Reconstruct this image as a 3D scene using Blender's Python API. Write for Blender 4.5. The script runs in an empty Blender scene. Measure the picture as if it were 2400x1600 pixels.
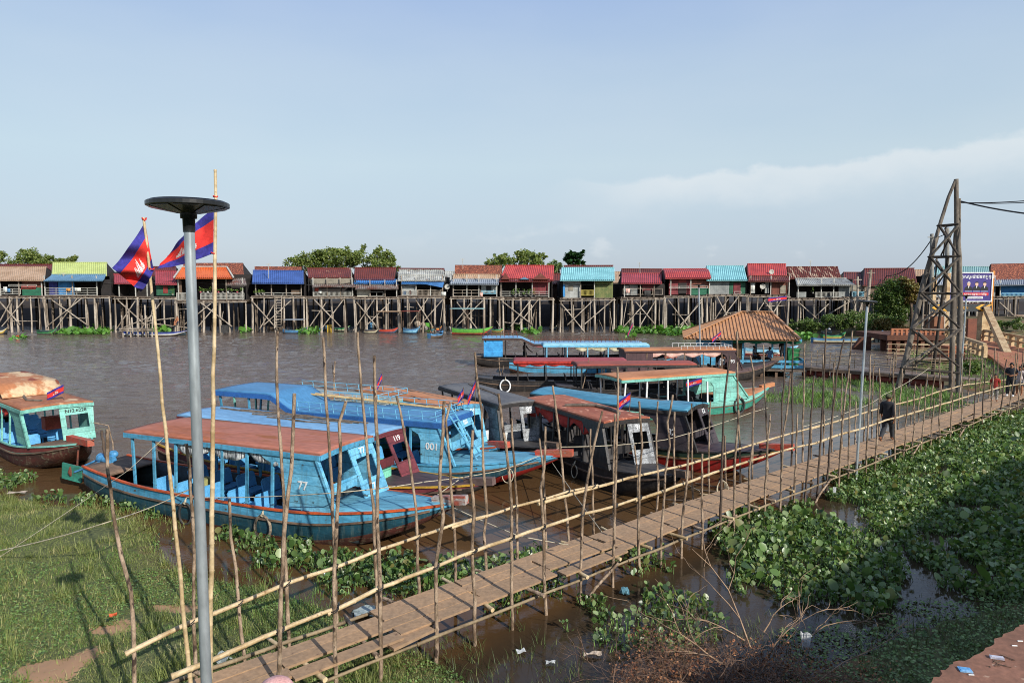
import bpy, math, random
import numpy as np
from mathutils import Vector, Matrix, Euler
random.seed(11)
R = math.radians
S = bpy.context.scene
COL = S.collection
# ---------------------------------------------------------------- camera model (24 mm lens, 6.2 m above the river)
H, F, PITCH = 6.2, 1600.0, math.atan(130 / 1600.0)
CP, SP = math.cos(PITCH), math.sin(PITCH)
def ray(px, py):
    r, u = (px - 1200) / F, (800 - py) / F
    return Vector((r, CP + u * SP, -SP + u * CP))
def W(px, py, z=0.0):
    d = ray(px, py); t = (z - H) / d.z
    return Vector((d.x * t, d.y * t, z))
def D(px, py, Y):
    d = ray(px, py); t = Y / d.y
    return Vector((d.x * t, Y, H + d.z * t))
def PX(x, y, z):                       # world -> photo pixel, used only to plan layouts
    dz = z - H
    f = y * CP - dz * SP; u = y * SP + dz * CP
    return 1200 + F * x / f, 800 - F * u / f
# ---------------------------------------------------------------- mesh builder
class MB:
    def __init__(s): s.v = []; s.f = []; s.m = []; s.s = []
    def add(s, vs, fs, mi=0, sm=False):
        o = len(s.v); s.v += [tuple(p) for p in vs]
        for f in fs: s.f.append([i + o for i in f]); s.m.append(mi); s.s.append(sm)
    def box(s, x0, x1, y0, y1, z0, z1, mi=0, M=None):
        vs = [Vector((x, y, z)) for z in (z0, z1) for x, y in ((x0, y0), (x1, y0), (x1, y1), (x0, y1))]
        if M is not None: vs = [M @ p for p in vs]
        s.add(vs, [(3, 2, 1, 0), (4, 5, 6, 7), (0, 1, 5, 4), (1, 2, 6, 5), (2, 3, 7, 6), (3, 0, 4, 7)], mi)
    def bar(s, p, q, w, h=None, mi=0, up=(0, 0, 1)):
        p, q = Vector(p), Vector(q); h = h or w
        d = (q - p).normalized(); up = Vector(up)
        if abs(d.dot(up)) > .97: up = Vector((0, 1, 0))
        a = d.cross(up).normalized(); b = a.cross(d)
        vs = []
        for c in (p, q):
            for i, j in ((-1, -1), (1, -1), (1, 1), (-1, 1)): vs.append(c + a * i * w / 2 + b * j * h / 2)
        s.add(vs, [(3, 2, 1, 0), (4, 5, 6, 7), (0, 1, 5, 4), (1, 2, 6, 5), (2, 3, 7, 6), (3, 0, 4, 7)], mi)
    def tube(s, pts, r, n=8, mi=0, cap=True, closed=False):
        pts = [Vector(p) for p in pts]; N = len(pts)
        rs = r if isinstance(r, (list, tuple)) else [r] * N
        o = []; prev = None
        for i, p in enumerate(pts):
            if closed: d = pts[(i + 1) % N] - pts[i - 1]
            else: d = pts[min(i + 1, N - 1)] - pts[max(i - 1, 0)]
            d.normalize()
            if prev is None:
                prev = Vector((1, 0, 0)) if abs(d.x) < .8 else Vector((0, 1, 0))
            a = (prev - d * prev.dot(d)).normalized(); b = d.cross(a); prev = a
            o += [p + (a * math.cos(2 * math.pi * k / n) + b * math.sin(2 * math.pi * k / n)) * rs[i] for k in range(n)]
        fs = []
        for i in range(N if closed else N - 1):
            j = (i + 1) % N
            for k in range(n): fs.append((i * n + k, i * n + (k + 1) % n, j * n + (k + 1) % n, j * n + k))
        s.add(o, fs, mi, True)
        if cap and not closed:
            s.add(o[:n], [tuple(range(n))[::-1]], mi); s.add(o[-n:], [tuple(range(n))], mi)
    def prism(s, poly, off, mi=0):
        poly = [Vector(p) for p in poly]; n = len(poly); off = Vector(off)
        s.add(poly + [p + off for p in poly], [tuple(range(n))[::-1], tuple(range(n, 2 * n))] +
              [(i, (i + 1) % n, n + (i + 1) % n, n + i) for i in range(n)], mi)
    def grid(s, fn, nu, nv, mi=0, th=0.0, sm=True):
        P = [[Vector(fn(i / nu, j / nv)) for i in range(nu + 1)] for j in range(nv + 1)]
        g = lambda i, j: mi(i / nu + .5 / nu, j / nv + .5 / nv) if callable(mi) else mi
        if th:
            Q = [[None] * (nu + 1) for _ in range(nv + 1)]
            for j in range(nv + 1):
                for i in range(nu + 1):
                    a = P[j][min(i + 1, nu)] - P[j][max(i - 1, 0)]; b = P[min(j + 1, nv)][i] - P[max(j - 1, 0)][i]
                    n = a.cross(b); n = n.normalized() if n.length > 1e-9 else Vector((0, 0, 1))
                    Q[j][i] = P[j][i] - n * th
        o = len(s.v)
        for row in P: s.v += [tuple(p) for p in row]
        I = lambda i, j: o + j * (nu + 1) + i
        for j in range(nv):
            for i in range(nu):
                s.f.append([I(i, j), I(i + 1, j), I(i + 1, j + 1), I(i, j + 1)]); s.m.append(g(i, j)); s.s.append(sm)
        if th:
            o2 = len(s.v)
            for row in Q: s.v += [tuple(p) for p in row]
            J = lambda i, j: o2 + j * (nu + 1) + i
            for j in range(nv):
                for i in range(nu):
                    s.f.append([J(i, j + 1), J(i + 1, j + 1), J(i + 1, j), J(i, j)]); s.m.append(g(i, j)); s.s.append(sm)
            for i in range(nu):
                s.f.append([I(i + 1, 0), I(i, 0), J(i, 0), J(i + 1, 0)]); s.m.append(g(i, 0)); s.s.append(False)
                s.f.append([I(i, nv), I(i + 1, nv), J(i + 1, nv), J(i, nv)]); s.m.append(g(i, nv - 1)); s.s.append(False)
            for j in range(nv):
                s.f.append([I(0, j), I(0, j + 1), J(0, j + 1), J(0, j)]); s.m.append(g(0, j)); s.s.append(False)
                s.f.append([I(nu, j + 1), I(nu, j), J(nu, j), J(nu, j + 1)]); s.m.append(g(nu - 1, j)); s.s.append(False)
    def ball(s, c, rx, ry=None, rz=None, n=10, mi=0):
        ry = ry or rx; rz = rz or rx; c = Vector(c); m = n // 2
        vs = []
        for j in range(m + 1):
            t = math.pi * j / m
            for i in range(n):
                a = 2 * math.pi * i / n
                vs.append(c + Vector((rx * math.sin(t) * math.cos(a), ry * math.sin(t) * math.sin(a), rz * math.cos(t))))
        s.add(vs, [(j * n + i, (j + 1) * n + i, (j + 1) * n + (i + 1) % n, j * n + (i + 1) % n) for j in range(m) for i in range(n)], mi, True)
    def build(s, name, mats, parent=None, label=None):
        me = bpy.data.meshes.new(name)
        me.from_pydata(s.v, [], s.f)
        if not isinstance(mats, (list, tuple)): mats = [mats]
        for m in mats: me.materials.append(m)
        me.polygons.foreach_set('material_index', s.m)
        me.polygons.foreach_set('use_smooth', s.s)
        me.update()
        o = bpy.data.objects.new(name, me); COL.objects.link(o)
        if parent: o.parent = parent
        if label: o['label'] = label
        return o
def tag(o, label=None, cat=None, group=None, kind=None):
    if label: o['label'] = label
    if cat: o['category'] = cat
    if group: o['group'] = group
    if kind: o['kind'] = kind
    return o
def thing(name, label, cat, loc=(0, 0, 0), rz=0.0, group=None):
    o = bpy.data.objects.new(name, None); COL.objects.link(o)
    o.empty_display_size = .2; o.location = loc; o.rotation_euler = (0, 0, rz)
    return tag(o, label, cat, group)
def mat_of(o): return Matrix.Translation(o.location) @ Euler(o.rotation_euler).to_matrix().to_4x4()
def copy_tree(o, label=None, loc=None, rz=None, parent=None):
    c = o.copy(); COL.objects.link(c)
    if parent: c.parent = parent
    if label: c['label'] = label
    if loc is not None: c.location = loc
    if rz is not None: c.rotation_euler = (0, 0, rz)
    for ch in list(o.children): copy_tree(ch, parent=c)
    return c
def text(name, body, size, mat, M, parent=None, depth=.004, align='CENTER', bold=.012):
    cu = bpy.data.curves.new(name, 'FONT'); cu.body = body; cu.size = size; cu.extrude = depth
    cu.align_x = align; cu.align_y = 'CENTER'; cu.offset = bold * size
    t = bpy.data.objects.new(name + '_tmp', cu); COL.objects.link(t)
    me = bpy.data.meshes.new_from_object(t.evaluated_get(bpy.context.evaluated_depsgraph_get()))
    bpy.data.objects.remove(t); bpy.data.curves.remove(cu)
    me.transform(M); me.materials.clear(); me.materials.append(mat); me.name = name
    o = bpy.data.objects.new(name, me); COL.objects.link(o)
    if parent: o.parent = parent
    return o
def basis(o, x, y):                    # matrix whose local x, y axes follow two world vectors
    x = Vector(x).normalized(); y = Vector(y); z = x.cross(y).normalized(); y = z.cross(x)
    M = Matrix((x, y, z)).transposed().to_4x4(); M.translation = Vector(o); return M
def scatter(name, tv, tf, pos, rot, scl, mats, mi=None, parent=None, sm=False):
    """one mesh made of many transformed copies of a small template"""
    tv = np.array(tv, float); n = len(pos); k = len(tv)
    V = np.einsum('nij,kj->nki', rot, tv)
    scl = np.asarray(scl, float)
    V = V * (scl[:, None, None] if scl.ndim == 1 else scl[:, None, :]) + np.asarray(pos)[:, None, :]
    V = V.reshape(-1, 3)
    lens = np.array([len(f) for f in tf]); flat = np.concatenate([np.array(f) for f in tf])
    loops = (flat[None, :] + (np.arange(n) * k)[:, None]).ravel()
    tot = np.tile(lens, n); start = np.concatenate([[0], np.cumsum(tot)[:-1]])
    me = bpy.data.meshes.new(name)
    me.vertices.add(len(V)); me.vertices.foreach_set('co', V.astype(np.float32).ravel())
    me.loops.add(len(loops)); me.loops.foreach_set('vertex_index', loops.astype(np.int32))
    me.polygons.add(len(tot)); me.polygons.foreach_set('loop_start', start.astype(np.int32))
    me.polygons.foreach_set('loop_total', tot.astype(np.int32))
    if not isinstance(mats, (list, tuple)): mats = [mats]
    for m in mats: me.materials.append(m)
    if mi is not None:
        me.polygons.foreach_set('material_index', (np.tile(np.array(mi), n) if len(mi) == len(tf) else np.repeat(mi, len(tf))).astype(np.int32))
    me.polygons.foreach_set('use_smooth', np.full(len(tot), sm))
    me.update(calc_edges=True); me.validate()
    o = bpy.data.objects.new(name, me); COL.objects.link(o)
    if parent: o.parent = parent
    return o
RNG = np.random.default_rng(5)
def rots(n, tmin, tmax):
    """random rotations: yaw anywhere, tilt from the vertical between tmin and tmax"""
    a = RNG.uniform(0, 2 * np.pi, n); t = RNG.uniform(tmin, tmax, n); b = RNG.uniform(0, 2 * np.pi, n)
    z = np.zeros(n); o = np.ones(n)
    Ra = np.array([[np.cos(a), -np.sin(a), z], [np.sin(a), np.cos(a), z], [z, z, o]]).transpose(2, 0, 1)
    Rt = np.array([[np.cos(t), z, np.sin(t)], [z, o, z], [-np.sin(t), z, np.cos(t)]]).transpose(2, 0, 1)
    Rb = np.array([[np.cos(b), -np.sin(b), z], [np.sin(b), np.cos(b), z], [z, z, o]]).transpose(2, 0, 1)
    return Ra @ Rt @ Rb, Ra @ Rt
# ---------------------------------------------------------------- materials
MC = {}
def srgb(c):
    if isinstance(c, str): c = [int(c[i:i + 2], 16) / 255 for i in (0, 2, 4)]
    return tuple((x / 12.92 if x <= .04045 else ((x + .055) / 1.055) ** 2.4) for x in c)
def pm(name, c1, c2=None, sc=3.0, lo=.45, hi=.62, rough=.7, bump=.15, metal=0.0, st=(1, 1, 1), seam=None, rnd=0.0, speck=None, spec=.5, streak=None):
    """procedural paint / wood / metal: two colours mixed by stretched noise, optional board seams, optional per-piece variation"""
    key = name
    if key in MC: return MC[key]
    m = bpy.data.materials.new(name); m.use_nodes = True; nt = m.node_tree; N = nt.nodes; L = nt.links
    b = N['Principled BSDF']; b.inputs['Roughness'].default_value = rough; b.inputs['Metallic'].default_value = metal
    b.inputs['Specular IOR Level'].default_value = spec
    c1 = srgb(c1); c2 = srgb(c2) if c2 else tuple(x * .72 for x in c1)
    tc = N.new('ShaderNodeTexCoord'); mp = N.new('ShaderNodeMapping'); mp.inputs['Scale'].default_value = st
    L.new(tc.outputs['Object'], mp.inputs['Vector'])
    no = N.new('ShaderNodeTexNoise'); no.inputs['Scale'].default_value = sc; no.inputs['Detail'].default_value = 6; no.inputs['Roughness'].default_value = .65
    L.new(mp.outputs[0], no.inputs['Vector'])
    mr = N.new('ShaderNodeMapRange'); mr.inputs['From Min'].default_value = lo; mr.inputs['From Max'].default_value = hi
    L.new(no.outputs['Fac'], mr.inputs['Value'])
    mx = N.new('ShaderNodeMix'); mx.data_type = 'RGBA'; mx.inputs[6].default_value = (*c1, 1); mx.inputs[7].default_value = (*c2, 1)
    L.new(mr.outputs[0], mx.inputs[0]); out = mx.outputs[2]
    # fine grime
    n2 = N.new('ShaderNodeTexNoise'); n2.inputs['Scale'].default_value = sc * 9; n2.inputs['Detail'].default_value = 4
    L.new(mp.outputs[0], n2.inputs['Vector'])
    r2 = N.new('ShaderNodeMapRange'); r2.inputs['From Min'].default_value = .3; r2.inputs['From Max'].default_value = .7; r2.inputs['To Min'].default_value = .78; r2.inputs['To Max'].default_value = 1.12
    L.new(n2.outputs['Fac'], r2.inputs['Value']); val = r2.outputs[0]
    if rnd:
        g = N.new('ShaderNodeNewGeometry'); r3 = N.new('ShaderNodeMapRange'); r3.inputs['To Min'].default_value = 1 - rnd; r3.inputs['To Max'].default_value = 1 + rnd
        L.new(g.outputs['Random Per Island'], r3.inputs['Value']); q = N.new('ShaderNodeMath'); q.operation = 'MULTIPLY'
        L.new(val, q.inputs[0]); L.new(r3.outputs[0], q.inputs[1]); val = q.outputs[0]
    if seam:
        ax, wd, dk = seam
        sx = N.new('ShaderNodeSeparateXYZ'); L.new(tc.outputs['Object'], sx.inputs[0])
        d = N.new('ShaderNodeMath'); d.operation = 'DIVIDE'; d.inputs[1].default_value = wd; L.new(sx.outputs['xyz'.index(ax)], d.inputs[0])
        fr = N.new('ShaderNodeMath'); fr.operation = 'FRACT'; L.new(d.outputs[0], fr.inputs[0])
        gt = N.new('ShaderNodeMapRange'); gt.inputs['From Min'].default_value = .0; gt.inputs['From Max'].default_value = .13; gt.inputs['To Min'].default_value = dk
        L.new(fr.outputs[0], gt.inputs['Value'])
        fl = N.new('ShaderNodeMath'); fl.operation = 'FLOOR'; L.new(d.outputs[0], fl.inputs[0])
        wn = N.new('ShaderNodeTexWhiteNoise'); wn.noise_dimensions = '1D'; L.new(fl.outputs[0], wn.inputs['W'])
        r4 = N.new('ShaderNodeMapRange'); r4.inputs['To Min'].default_value = .84; r4.inputs['To Max'].default_value = 1.1; L.new(wn.outputs['Value'], r4.inputs['Value'])
        q = N.new('ShaderNodeMath'); q.operation = 'MULTIPLY'; L.new(gt.outputs[0], q.inputs[0]); L.new(r4.outputs[0], q.inputs[1])
        q2 = N.new('ShaderNodeMath'); q2.operation = 'MULTIPLY'; L.new(val, q2.inputs[0]); L.new(q.outputs[0], q2.inputs[1]); val = q2.outputs[0]
    vm = N.new('ShaderNodeVectorMath'); vm.operation = 'SCALE'; L.new(out, vm.inputs[0]); L.new(val, vm.inputs['Scale']); out = vm.outputs[0]
    if speck:
        n3 = N.new('ShaderNodeTexNoise'); n3.inputs['Scale'].default_value = sc * speck[1]; n3.inputs['Detail'].default_value = 5; L.new(mp.outputs[0], n3.inputs['Vector'])
        r5 = N.new('ShaderNodeMapRange'); r5.inputs['From Min'].default_value = speck[2]; r5.inputs['From Max'].default_value = speck[2] + .05; L.new(n3.outputs['Fac'], r5.inputs['Value'])
        m3 = N.new('ShaderNodeMix'); m3.data_type = 'RGBA'; L.new(r5.outputs[0], m3.inputs[0]); L.new(out, m3.inputs[6]); m3.inputs[7].default_value = (*srgb(speck[0]), 1); out = m3.outputs[2]
    if streak:                           # rain and rust streaks running down
        m4 = N.new('ShaderNodeMapping'); m4.inputs['Scale'].default_value = (5, 5, .7); L.new(tc.outputs['Object'], m4.inputs['Vector'])
        n4 = N.new('ShaderNodeTexNoise'); n4.inputs['Scale'].default_value = 2.2; n4.inputs['Detail'].default_value = 7; n4.inputs['Roughness'].default_value = .7; L.new(m4.outputs[0], n4.inputs['Vector'])
        r6 = N.new('ShaderNodeMapRange'); r6.inputs['From Min'].default_value = .5; r6.inputs['From Max'].default_value = .72; r6.inputs['To Max'].default_value = streak[1]; L.new(n4.outputs['Fac'], r6.inputs['Value'])
        m5 = N.new('ShaderNodeMix'); m5.data_type = 'RGBA'; L.new(r6.outputs[0], m5.inputs[0]); L.new(out, m5.inputs[6]); m5.inputs[7].default_value = (*srgb(streak[0]), 1); out = m5.outputs[2]
    L.new(out, b.inputs['Base Color'])
    if bump:
        bp = N.new('ShaderNodeBump'); bp.inputs['Strength'].default_value = bump; bp.inputs['Distance'].default_value = .02
        L.new(n2.outputs['Fac'], bp.inputs['Height']); L.new(bp.outputs[0], b.inputs['Normal'])
    MC[key] = m; return m
def leafmat(name, cols, rough=.5, trans=.25, spec=.5):
    m = bpy.data.materials.new(name); m.use_nodes = True; N = m.node_tree.nodes; L = m.node_tree.links
    b = N['Principled BSDF']; b.inputs['Roughness'].default_value = rough; b.inputs['Specular IOR Level'].default_value = spec
    g = N.new('ShaderNodeNewGeometry'); cr = N.new('ShaderNodeValToRGB'); L.new(g.outputs['Random Per Island'], cr.inputs[0])
    e = cr.color_ramp.elements
    for i, c in enumerate(cols):
        p = i / (len(cols) - 1)
        x = e[0] if i == 0 else (e[len(e) - 1] if i == len(cols) - 1 else e.new(p))
        x.position = p
    for x, c in zip(sorted(e, key=lambda q: q.position), cols): x.color = (*srgb(c), 1)
    L.new(cr.outputs[0], b.inputs['Base Color'])
    if trans:
        t = N.new('ShaderNodeBsdfTranslucent'); vm = N.new('ShaderNodeVectorMath'); vm.operation = 'MULTIPLY'; vm.inputs[1].default_value = (1.3, 1.4, .6)
        L.new(cr.outputs[0], vm.inputs[0]); L.new(vm.outputs[0], t.inputs[0])
        ms = N.new('ShaderNodeMixShader'); ms.inputs[0].default_value = trans
        L.new(b.outputs[0], ms.inputs[1]); L.new(t.outputs[0], ms.inputs[2]); L.new(ms.outputs[0], N['Material Output'].inputs[0])
    return m
EXPO, SUN_E, SKY_E = 0.2, 4.6, .115
WAVE = 1.25
# ---------------------------------------------------------------- camera, sky, sun
cam = bpy.data.objects.new('camera', bpy.data.cameras.new('camera')); COL.objects.link(cam)
cam.data.lens = 24; cam.data.sensor_width = 36; cam.data.clip_end = 3000; cam.data.clip_start = .1
cam.location = (0, 0, H); cam.rotation_euler = (math.pi / 2 - PITCH, 0, 0); S.camera = cam
S.view_settings.view_transform = 'Standard'; S.view_settings.look = 'None'; S.view_settings.gamma = 1; S.view_settings.exposure = EXPO; S.cycles.filter_width = 1.0
SUN_EL, SUN_AZ = R(30), math.atan2(.61, -.79)
sd = Vector((math.sin(SUN_AZ) * math.cos(SUN_EL), math.cos(SUN_AZ) * math.cos(SUN_EL), math.sin(SUN_EL)))
sl = bpy.data.lights.new('sun', 'SUN'); sl.energy = SUN_E; sl.angle = R(.5); sl.color = (1, .95, .87)
so = bpy.data.objects.new('sun', sl); COL.objects.link(so); so.rotation_euler = sd.to_track_quat('Z', 'Y').to_euler(); so.location = (0, 0, 60)
wd = bpy.data.worlds.new('World'); S.world = wd; wd.use_nodes = True
N = wd.node_tree.nodes; L = wd.node_tree.links; bg = N['Background']
sky = N.new('ShaderNodeTexSky'); sky.sky_type = 'NISHITA'; sky.sun_disc = False; sky.sun_elevation = SUN_EL; sky.sun_rotation = SUN_AZ
sky.air_density = 1.0; sky.dust_density = 1.2; sky.ozone_density = 1.5; sky.altitude = 0
tc = N.new('ShaderNodeTexCoord'); sx = N.new('ShaderNodeSeparateXYZ'); L.new(tc.outputs['Generated'], sx.inputs[0])
def wmath(op, a, b=None, c=None):
    n = N.new('ShaderNodeMath'); n.operation = op
    for i, v in enumerate((a, b, c)):
        if v is None: continue
        if isinstance(v, (int, float)): n.inputs[i].default_value = v
        else: L.new(v, n.inputs[i])
    return n.outputs[0]
az = wmath('ARCTAN2', sx.outputs[0], sx.outputs[1]); el = wmath('ARCSINE', sx.outputs[2])
def cloudnoise(scx, scy, sc, det, seed):
    cb = N.new('ShaderNodeCombineXYZ'); L.new(wmath('MULTIPLY', az, scx), cb.inputs[0]); L.new(wmath('MULTIPLY', el, scy), cb.inputs[1]); cb.inputs[2].default_value = seed
    n = N.new('ShaderNodeTexNoise'); n.inputs['Scale'].default_value = sc; n.inputs['Detail'].default_value = det; n.inputs['Roughness'].default_value = .55
    L.new(cb.outputs[0], n.inputs['Vector']); return n.outputs['Fac']
def sstep(v, a, b):
    n = N.new('ShaderNodeMapRange'); n.interpolation_type = 'SMOOTHSTEP'; n.inputs['From Min'].default_value = a; n.inputs['From Max'].default_value = b
    L.new(v, n.inputs['Value']); return n.outputs[0]
veil = sstep(cloudnoise(1.2, 3.5, 1.6, 4, 3.1), .35, .75)
# a long cloud bank rising to the right, with small puffs below it
n1 = cloudnoise(1, 1.6, 9, 8, 1.7)
edge = wmath('ADD', wmath('MULTIPLY', wmath('SUBTRACT', az, .173), .075), .150)           # top edge of the bank
d1 = wmath('SUBTRACT', wmath('ADD', edge, wmath('MULTIPLY', wmath('SUBTRACT', n1, .5), .095)), el)
bank = wmath('MULTIPLY', wmath('MULTIPLY', sstep(d1, -.002, .012), wmath('SUBTRACT', 1.0, sstep(d1, .01, .075))), sstep(az, .02, .25))
pf = wmath('MULTIPLY', sstep(cloudnoise(1, 1.7, 11, 6, 8.3), .54, .68), wmath('MULTIPLY', sstep(el, .03, .05), wmath('SUBTRACT', 1.0, sstep(el, .07, .10))))
cl = wmath('MINIMUM', wmath('ADD', wmath('MULTIPLY', bank, .5), wmath('MULTIPLY', pf, wmath('MULTIPLY', sstep(az, -.3, .35), .45))), 1.0)
cl = wmath('MINIMUM', wmath('ADD', cl, wmath('MULTIPLY', veil, .12)), 1.0)
vr = N.new('ShaderNodeValToRGB'); L.new(wmath('MULTIPLY', el, 1.6), vr.inputs[0]); e = vr.color_ramp.elements   # thin high haze, divided by 10
e[0].position = .0; e[0].color = (.37, .435, .53, 1); e[1].position = 1.0; e[1].color = (.20, .29, .50, 1)
for p_, c_ in ((.10, (.40, .47, .56, 1)), (.27, (.45, .55, .61, 1)), (.45, (.39, .50, .62, 1)), (.65, (.31, .42, .64, 1))): x = e.new(p_); x.color = c_
vb = N.new('ShaderNodeVectorMath'); vb.operation = 'SCALE'; vb.inputs['Scale'].default_value = 10; L.new(vr.outputs[0], vb.inputs[0])
vs = N.new('ShaderNodeMix'); vs.data_type = 'RGBA'; vs.inputs[0].default_value = .8
L.new(sky.outputs[0], vs.inputs[6]); L.new(vb.outputs[0], vs.inputs[7])
mx = N.new('ShaderNodeMix'); mx.data_type = 'RGBA'; L.new(cl, mx.inputs[0]); L.new(vs.outputs[2], mx.inputs[6]); mx.inputs[7].default_value = (6.2, 6.5, 6.7, 1)
L.new(mx.outputs[2], bg.inputs['Color']); bg.inputs['Strength'].default_value = SKY_E
# ---------------------------------------------------------------- ground: one sheet, river bed, near bank, far bank
SHORE = [W(*p) for p in [(-900, 1050), (-300, 1110), (0, 1165), (130, 1185), (250, 1192), (330, 1215), (365, 1265), (400, 1330), (480, 1360), (600, 1380), (720, 1415), (850, 1475), (1000, 1545), (1180, 1640),
                          (1500, 1680), (1760, 1640), (1950, 1560), (2150, 1470), (2400, 1400), (2800, 1320), (3400, 1200)]]
def seg_d(x, y, a, b):
    ax, ay, bx, by = a.x, a.y, b.x, b.y
    t = np.clip(((x - ax) * (bx - ax) + (y - ay) * (by - ay)) / ((bx - ax) ** 2 + (by - ay) ** 2), 0, 1)
    return np.hypot(x - ax - t * (bx - ax), y - ay - t * (by - ay))
def nearbank(x, y):
    x = np.asarray(x, float); y = np.asarray(y, float)
    d = np.full(x.shape, 1e9)
    for a, b in zip(SHORE, SHORE[1:]): d = np.minimum(d, seg_d(x, y, a, b))
    ys = np.interp(x, [p.x for p in SHORE], [p.y for p in SHORE])
    return np.where(y < ys, d, -d)
def wob(x, y, s=1.0): return np.sin(x * 1.3 * s + 1.7) * np.cos(y * 1.1 * s - .6) + .5 * np.sin(x * 2.9 * s + y * 2.3 * s)
def ground_z(x, y):
    d = nearbank(x, y)
    z = np.where(d > 0, np.minimum(d * .07, .5) + .03 * wob(x, y, 1.6) * np.clip(d, 0, 1), np.maximum(d * .35, -1.6))
    z = z + np.clip(6.5 - y, 0, 8) * .78 * (d > 0)                     # the bank climbs behind and under the viewpoint
    fb = np.clip((y - 103) / 8, 0, 1) ; z = np.maximum(z, -1.6 + fb * 5.2)
    # right-hand landing: shore that comes forward at the right edge
    lx = np.interp(y, [36, 42, 50, 62, 76, 90, 140], [27.5, 27.0, 29.5, 36, 41, 39, 38])
    rd = x - lx; land = np.where((y > 35.5), np.minimum(rd, (y - 35.5) * 1.0), -9)
    lz = np.clip(land * .12, -1.6, np.where(y < 70, .7, .7 + np.clip((y - 70) * .12, 0, 1.5))) + np.clip(land, 0, 1) * .04 * wob(x, y)
    z = np.maximum(z, np.where(y > 35, lz, -9))
    return z
def axis(a, b, fine, coarse, f0, f1):
    o = list(np.arange(f0, f1, fine)); v = f0
    while v > a: v -= coarse; o.insert(0, v)
    v = o[-1]
    while v < b: v += coarse; o.append(v)
    return np.array(o)
gx = np.concatenate([[-2500, -900, -300], axis(-150, 150, .33, 4, -24, 48), [300, 900, 2500]])
gy = np.concatenate([[-400, -120], axis(-60, 170, .33, 3, 3, 70), [300, 900, 2600]])
GX, GY = np.meshgrid(gx, gy); GZ = ground_z(GX, GY)
g = MB(); g.v = [tuple(p) for p in np.stack([GX.ravel(), GY.ravel(), GZ.ravel()], 1)]; nx, ny = len(gx), len(gy)
g.f = [[j * nx + i, j * nx + i + 1, (j + 1) * nx + i + 1, (j + 1) * nx + i] for j in range(ny - 1) for i in range(nx - 1)]
g.m = [0] * len(g.f); g.s = [True] * len(g.f)
def groundmat():
    m = bpy.data.materials.new('bank_earth'); m.use_nodes = True; N = m.node_tree.nodes; L = m.node_tree.links; b = N['Principled BSDF']; b.inputs['Roughness'].default_value = .95
    g = N.new('ShaderNodeNewGeometry'); n = N.new('ShaderNodeTexNoise'); n.inputs['Scale'].default_value = .9; n.inputs['Detail'].default_value = 7; L.new(g.outputs['Position'], n.inputs['Vector'])
    cr = N.new('ShaderNodeValToRGB'); L.new(n.outputs['Fac'], cr.inputs[0]); e = cr.color_ramp.elements
    e[0].position = .35; e[0].color = (*srgb('5b4a35'), 1); e[1].position = .7; e[1].color = (*srgb('8a6248'), 1)
    x = e.new(.5); x.color = (*srgb('55552f'), 1)
    at = N.new('ShaderNodeVertexColor'); at.layer_name = 'cover'; sp = N.new('ShaderNodeSeparateColor'); L.new(at.outputs[0], sp.inputs[0])
    n2 = N.new('ShaderNodeTexNoise'); n2.inputs['Scale'].default_value = 14; n2.inputs['Detail'].default_value = 6; L.new(g.outputs['Position'], n2.inputs['Vector'])
    gr = N.new('ShaderNodeValToRGB'); L.new(n2.outputs['Fac'], gr.inputs[0]); q = gr.color_ramp.elements; q[0].position = .3; q[0].color = (*srgb('353c20'), 1); q[1].position = .7; q[1].color = (*srgb('6b7040'), 1)
    def mixc(f, a, c):
        m_ = N.new('ShaderNodeMix'); m_.data_type = 'RGBA'; L.new(f, m_.inputs[0]); L.new(a, m_.inputs[6])
        if isinstance(c, tuple): m_.inputs[7].default_value = (*c, 1)
        else: L.new(c, m_.inputs[7])
        return m_.outputs[2]
    c = mixc(sp.outputs[2], cr.outputs[0], gr.outputs[0])
    ad = N.new('ShaderNodeMath'); ad.operation = 'MULTIPLY_ADD'; L.new(n2.outputs['Fac'], ad.inputs[0]); ad.inputs[1].default_value = 1.4; ad.inputs[2].default_value = -.7
    a2 = N.new('ShaderNodeMath'); a2.operation = 'ADD'; L.new(ad.outputs[0], a2.inputs[0]); L.new(sp.outputs[0], a2.inputs[1])
    st = N.new('ShaderNodeMapRange'); st.inputs['From Min'].default_value = .4; st.inputs['From Max'].default_value = .6; L.new(a2.outputs[0], st.inputs['Value'])
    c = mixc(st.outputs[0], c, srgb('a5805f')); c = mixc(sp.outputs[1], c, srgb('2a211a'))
    L.new(c, b.inputs['Base Color'])
    bp = N.new('ShaderNodeBump'); bp.inputs['Distance'].default_value = .08; L.new(n.outputs['Fac'], bp.inputs['Height']); L.new(bp.outputs[0], b.inputs['Normal']); return m
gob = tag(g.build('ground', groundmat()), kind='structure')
dirtp = [W(110, 1545, .45), W(250, 1440, .45), W(400, 1385, .45), W(200, 1500, .45), W(100, 1600, .45), W(300, 1410, .45)]
DR = list(zip(dirtp, (.42, .3, .42, .2, .5, .22), (.32, .22, .16, .26, .3, .16)))
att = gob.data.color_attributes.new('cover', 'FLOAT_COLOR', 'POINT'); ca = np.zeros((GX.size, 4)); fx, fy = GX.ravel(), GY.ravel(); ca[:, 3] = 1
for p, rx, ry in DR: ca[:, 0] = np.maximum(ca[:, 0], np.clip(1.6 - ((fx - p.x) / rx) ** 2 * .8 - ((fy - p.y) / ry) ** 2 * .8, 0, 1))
ca[:, 1] = (fy > 89); ca[:, 2] = np.clip(nearbank(fx, fy) * 1.2, 0, 1)  # far earth: dark mud colour with the shade under the houses painted in
att.data.foreach_set('color', ca.ravel())
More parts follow.
